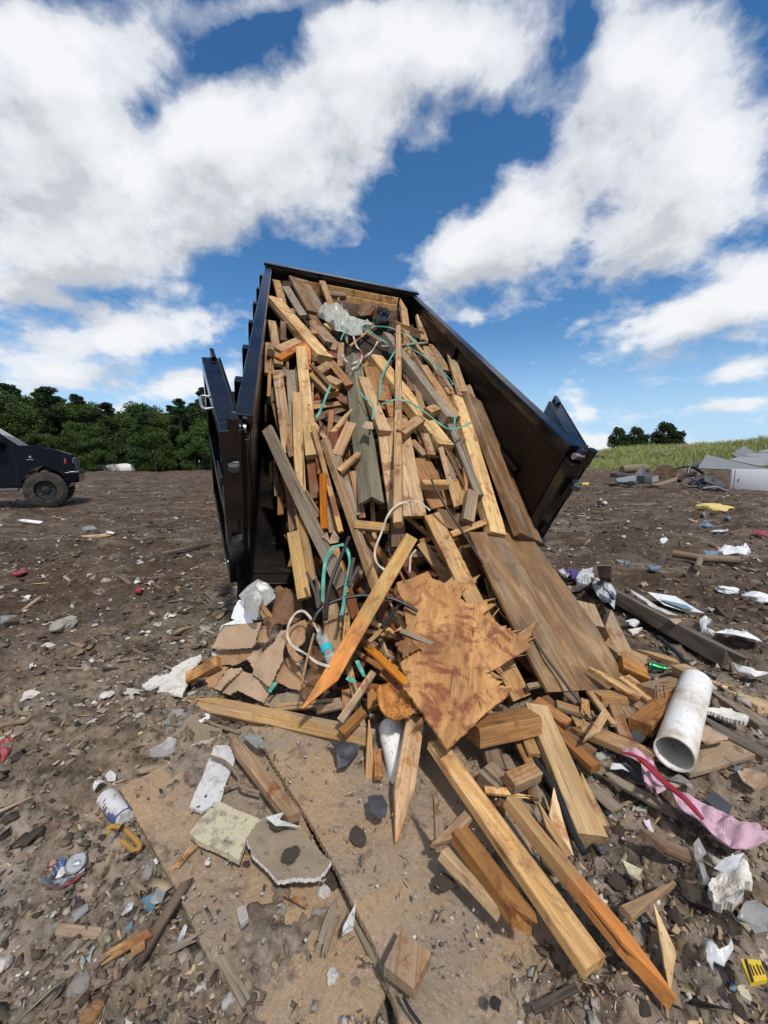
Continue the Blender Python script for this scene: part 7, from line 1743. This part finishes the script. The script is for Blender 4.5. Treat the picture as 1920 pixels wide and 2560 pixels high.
sheet('n', [(765, 1240), (790, 1228), (850, 1250), (850, 1266), (790, 1256)], 'plastic_scrap', 'blue_plastic', 'blue plastic piece on the mud left of the bare log', 'plastic', base='G', thick=.02, lift=.07, crumple=.08, step=3, seed=9)
sheet('n', [(1290, 1110), (1340, 1085), (1420, 1095), (1490, 1070), (1535, 1105), (1510, 1160), (1430, 1130), (1340, 1135)], 'plastic_sheet', 'foam', 'white crumpled sheeting beyond the bare log', 'plastic sheet', base='G', thick=.003, lift=.12, crumple=.09, freq=4, step=4, seed=10)
sheet('n', [(1180, 1120), (1220, 1115), (1300, 1130), (1280, 1150), (1200, 1148)], 'plastic_sheet', 'blue_plastic', 'pale blue film just left of the white crumpled sheeting', 'plastic sheet', base='G', thick=.003, lift=.09, crumple=.1, freq=7, step=4, seed=11)
sheet('n', [(850, 1045), (870, 1020), (920, 1018), (918, 1040), (880, 1050)], 'plastic_scrap', 'foam', 'white crumpled scrap in the middle of the right mud', 'plastic', base='G', thick=.02, lift=.1, crumple=.15, step=3, seed=12)
sheet('n', [(530, 1180), (560, 1165), (640, 1195), (650, 1215), (590, 1205)], 'plastic_scrap', 'film_grey', 'grey white film on the mud above the clear bags', 'plastic', base='G', thick=.01, lift=.08, crumple=.1, step=3, seed=13)
sheet('n', [(1540, 985), (1580, 955), (1659, 970), (1659, 1000), (1600, 990)], 'plastic_scrap', 'red_plastic', 'faded red scrap at the far right edge of the mud', 'plastic', base='G', thick=.02, lift=.08, crumple=.08, step=3, seed=14)
sheet('n', [(340, 695), (400, 685), (460, 665), (420, 690)], 'board', 'k', 'dark stick like slat on the mud right of the trailer', 'board', base='G', thick=.03, lift=.1, step=8, seed=15)
sheet('m', [(130, 1012), (200, 1005), (320, 1012), (330, 1025), (220, 1028)], 'plastic_sheet', 'foam', 'pale crumpled film lying on the left mud below the truck', 'plastic sheet', base='G', thick=.01, lift=.06, crumple=.1, freq=5, step=3, seed=16)
sheet('m', [(555, 1075), (600, 1055), (680, 1065), (720, 1075), (640, 1090)], 'plastic_sheet', 'film_grey', 'whitish film on the left mud beside the dark wet batten', 'plastic sheet', base='G', thick=.01, lift=.06, crumple=.1, freq=5, step=3, seed=17)
sheet('m', [(780, 1090), (800, 1085), (850, 1095), (840, 1105), (800, 1105)], 'plastic_scrap', 'foam', 'little white scrap at the end of the broken pinkish lath', 'plastic', base='G', thick=.01, lift=.06, crumple=.06, step=3, seed=18)
sheet('o', [(50, 360), (90, 340), (180, 335), (185, 352), (110, 368)], 'plastic_scrap', 'red_plastic', 'flat dull red scrap on the left mud', 'plastic', base='G', thick=.01, lift=.05, crumple=.06, step=4, seed=19)
sheet('o', [(930, 500), (950, 470), (985, 480), (970, 500)], 'plastic_scrap', 'red_plastic', 'small pinkish red scrap in the ash pale patch of mud', 'plastic', base='G', thick=.02, lift=.05, crumple=.05, step=3, seed=20)
sheet('o', [(0, 650), (60, 640), (130, 650), (60, 700), (0, 720)], 'plastic_sheet', 'film_grey', 'smooth grey white plastic at the left border of the mud', 'plastic sheet', base='G', thick=.01, lift=.05, crumple=.04, step=6, seed=21)
# white barrel like tube by the wood
q = V('m', 812, 642); t = 56 / ray(*q)[1]; c = CAM + ray(*q) * t
o = MB().cyl((-3.6, 0, -.15), (3.6, .8, .3), .85, 18, inner=.75).build('culvert_pipe', M['foam'], None, True); o.location = c; tag(o, 'white culvert pipe lying at the foot of the treeline', 'pipe')
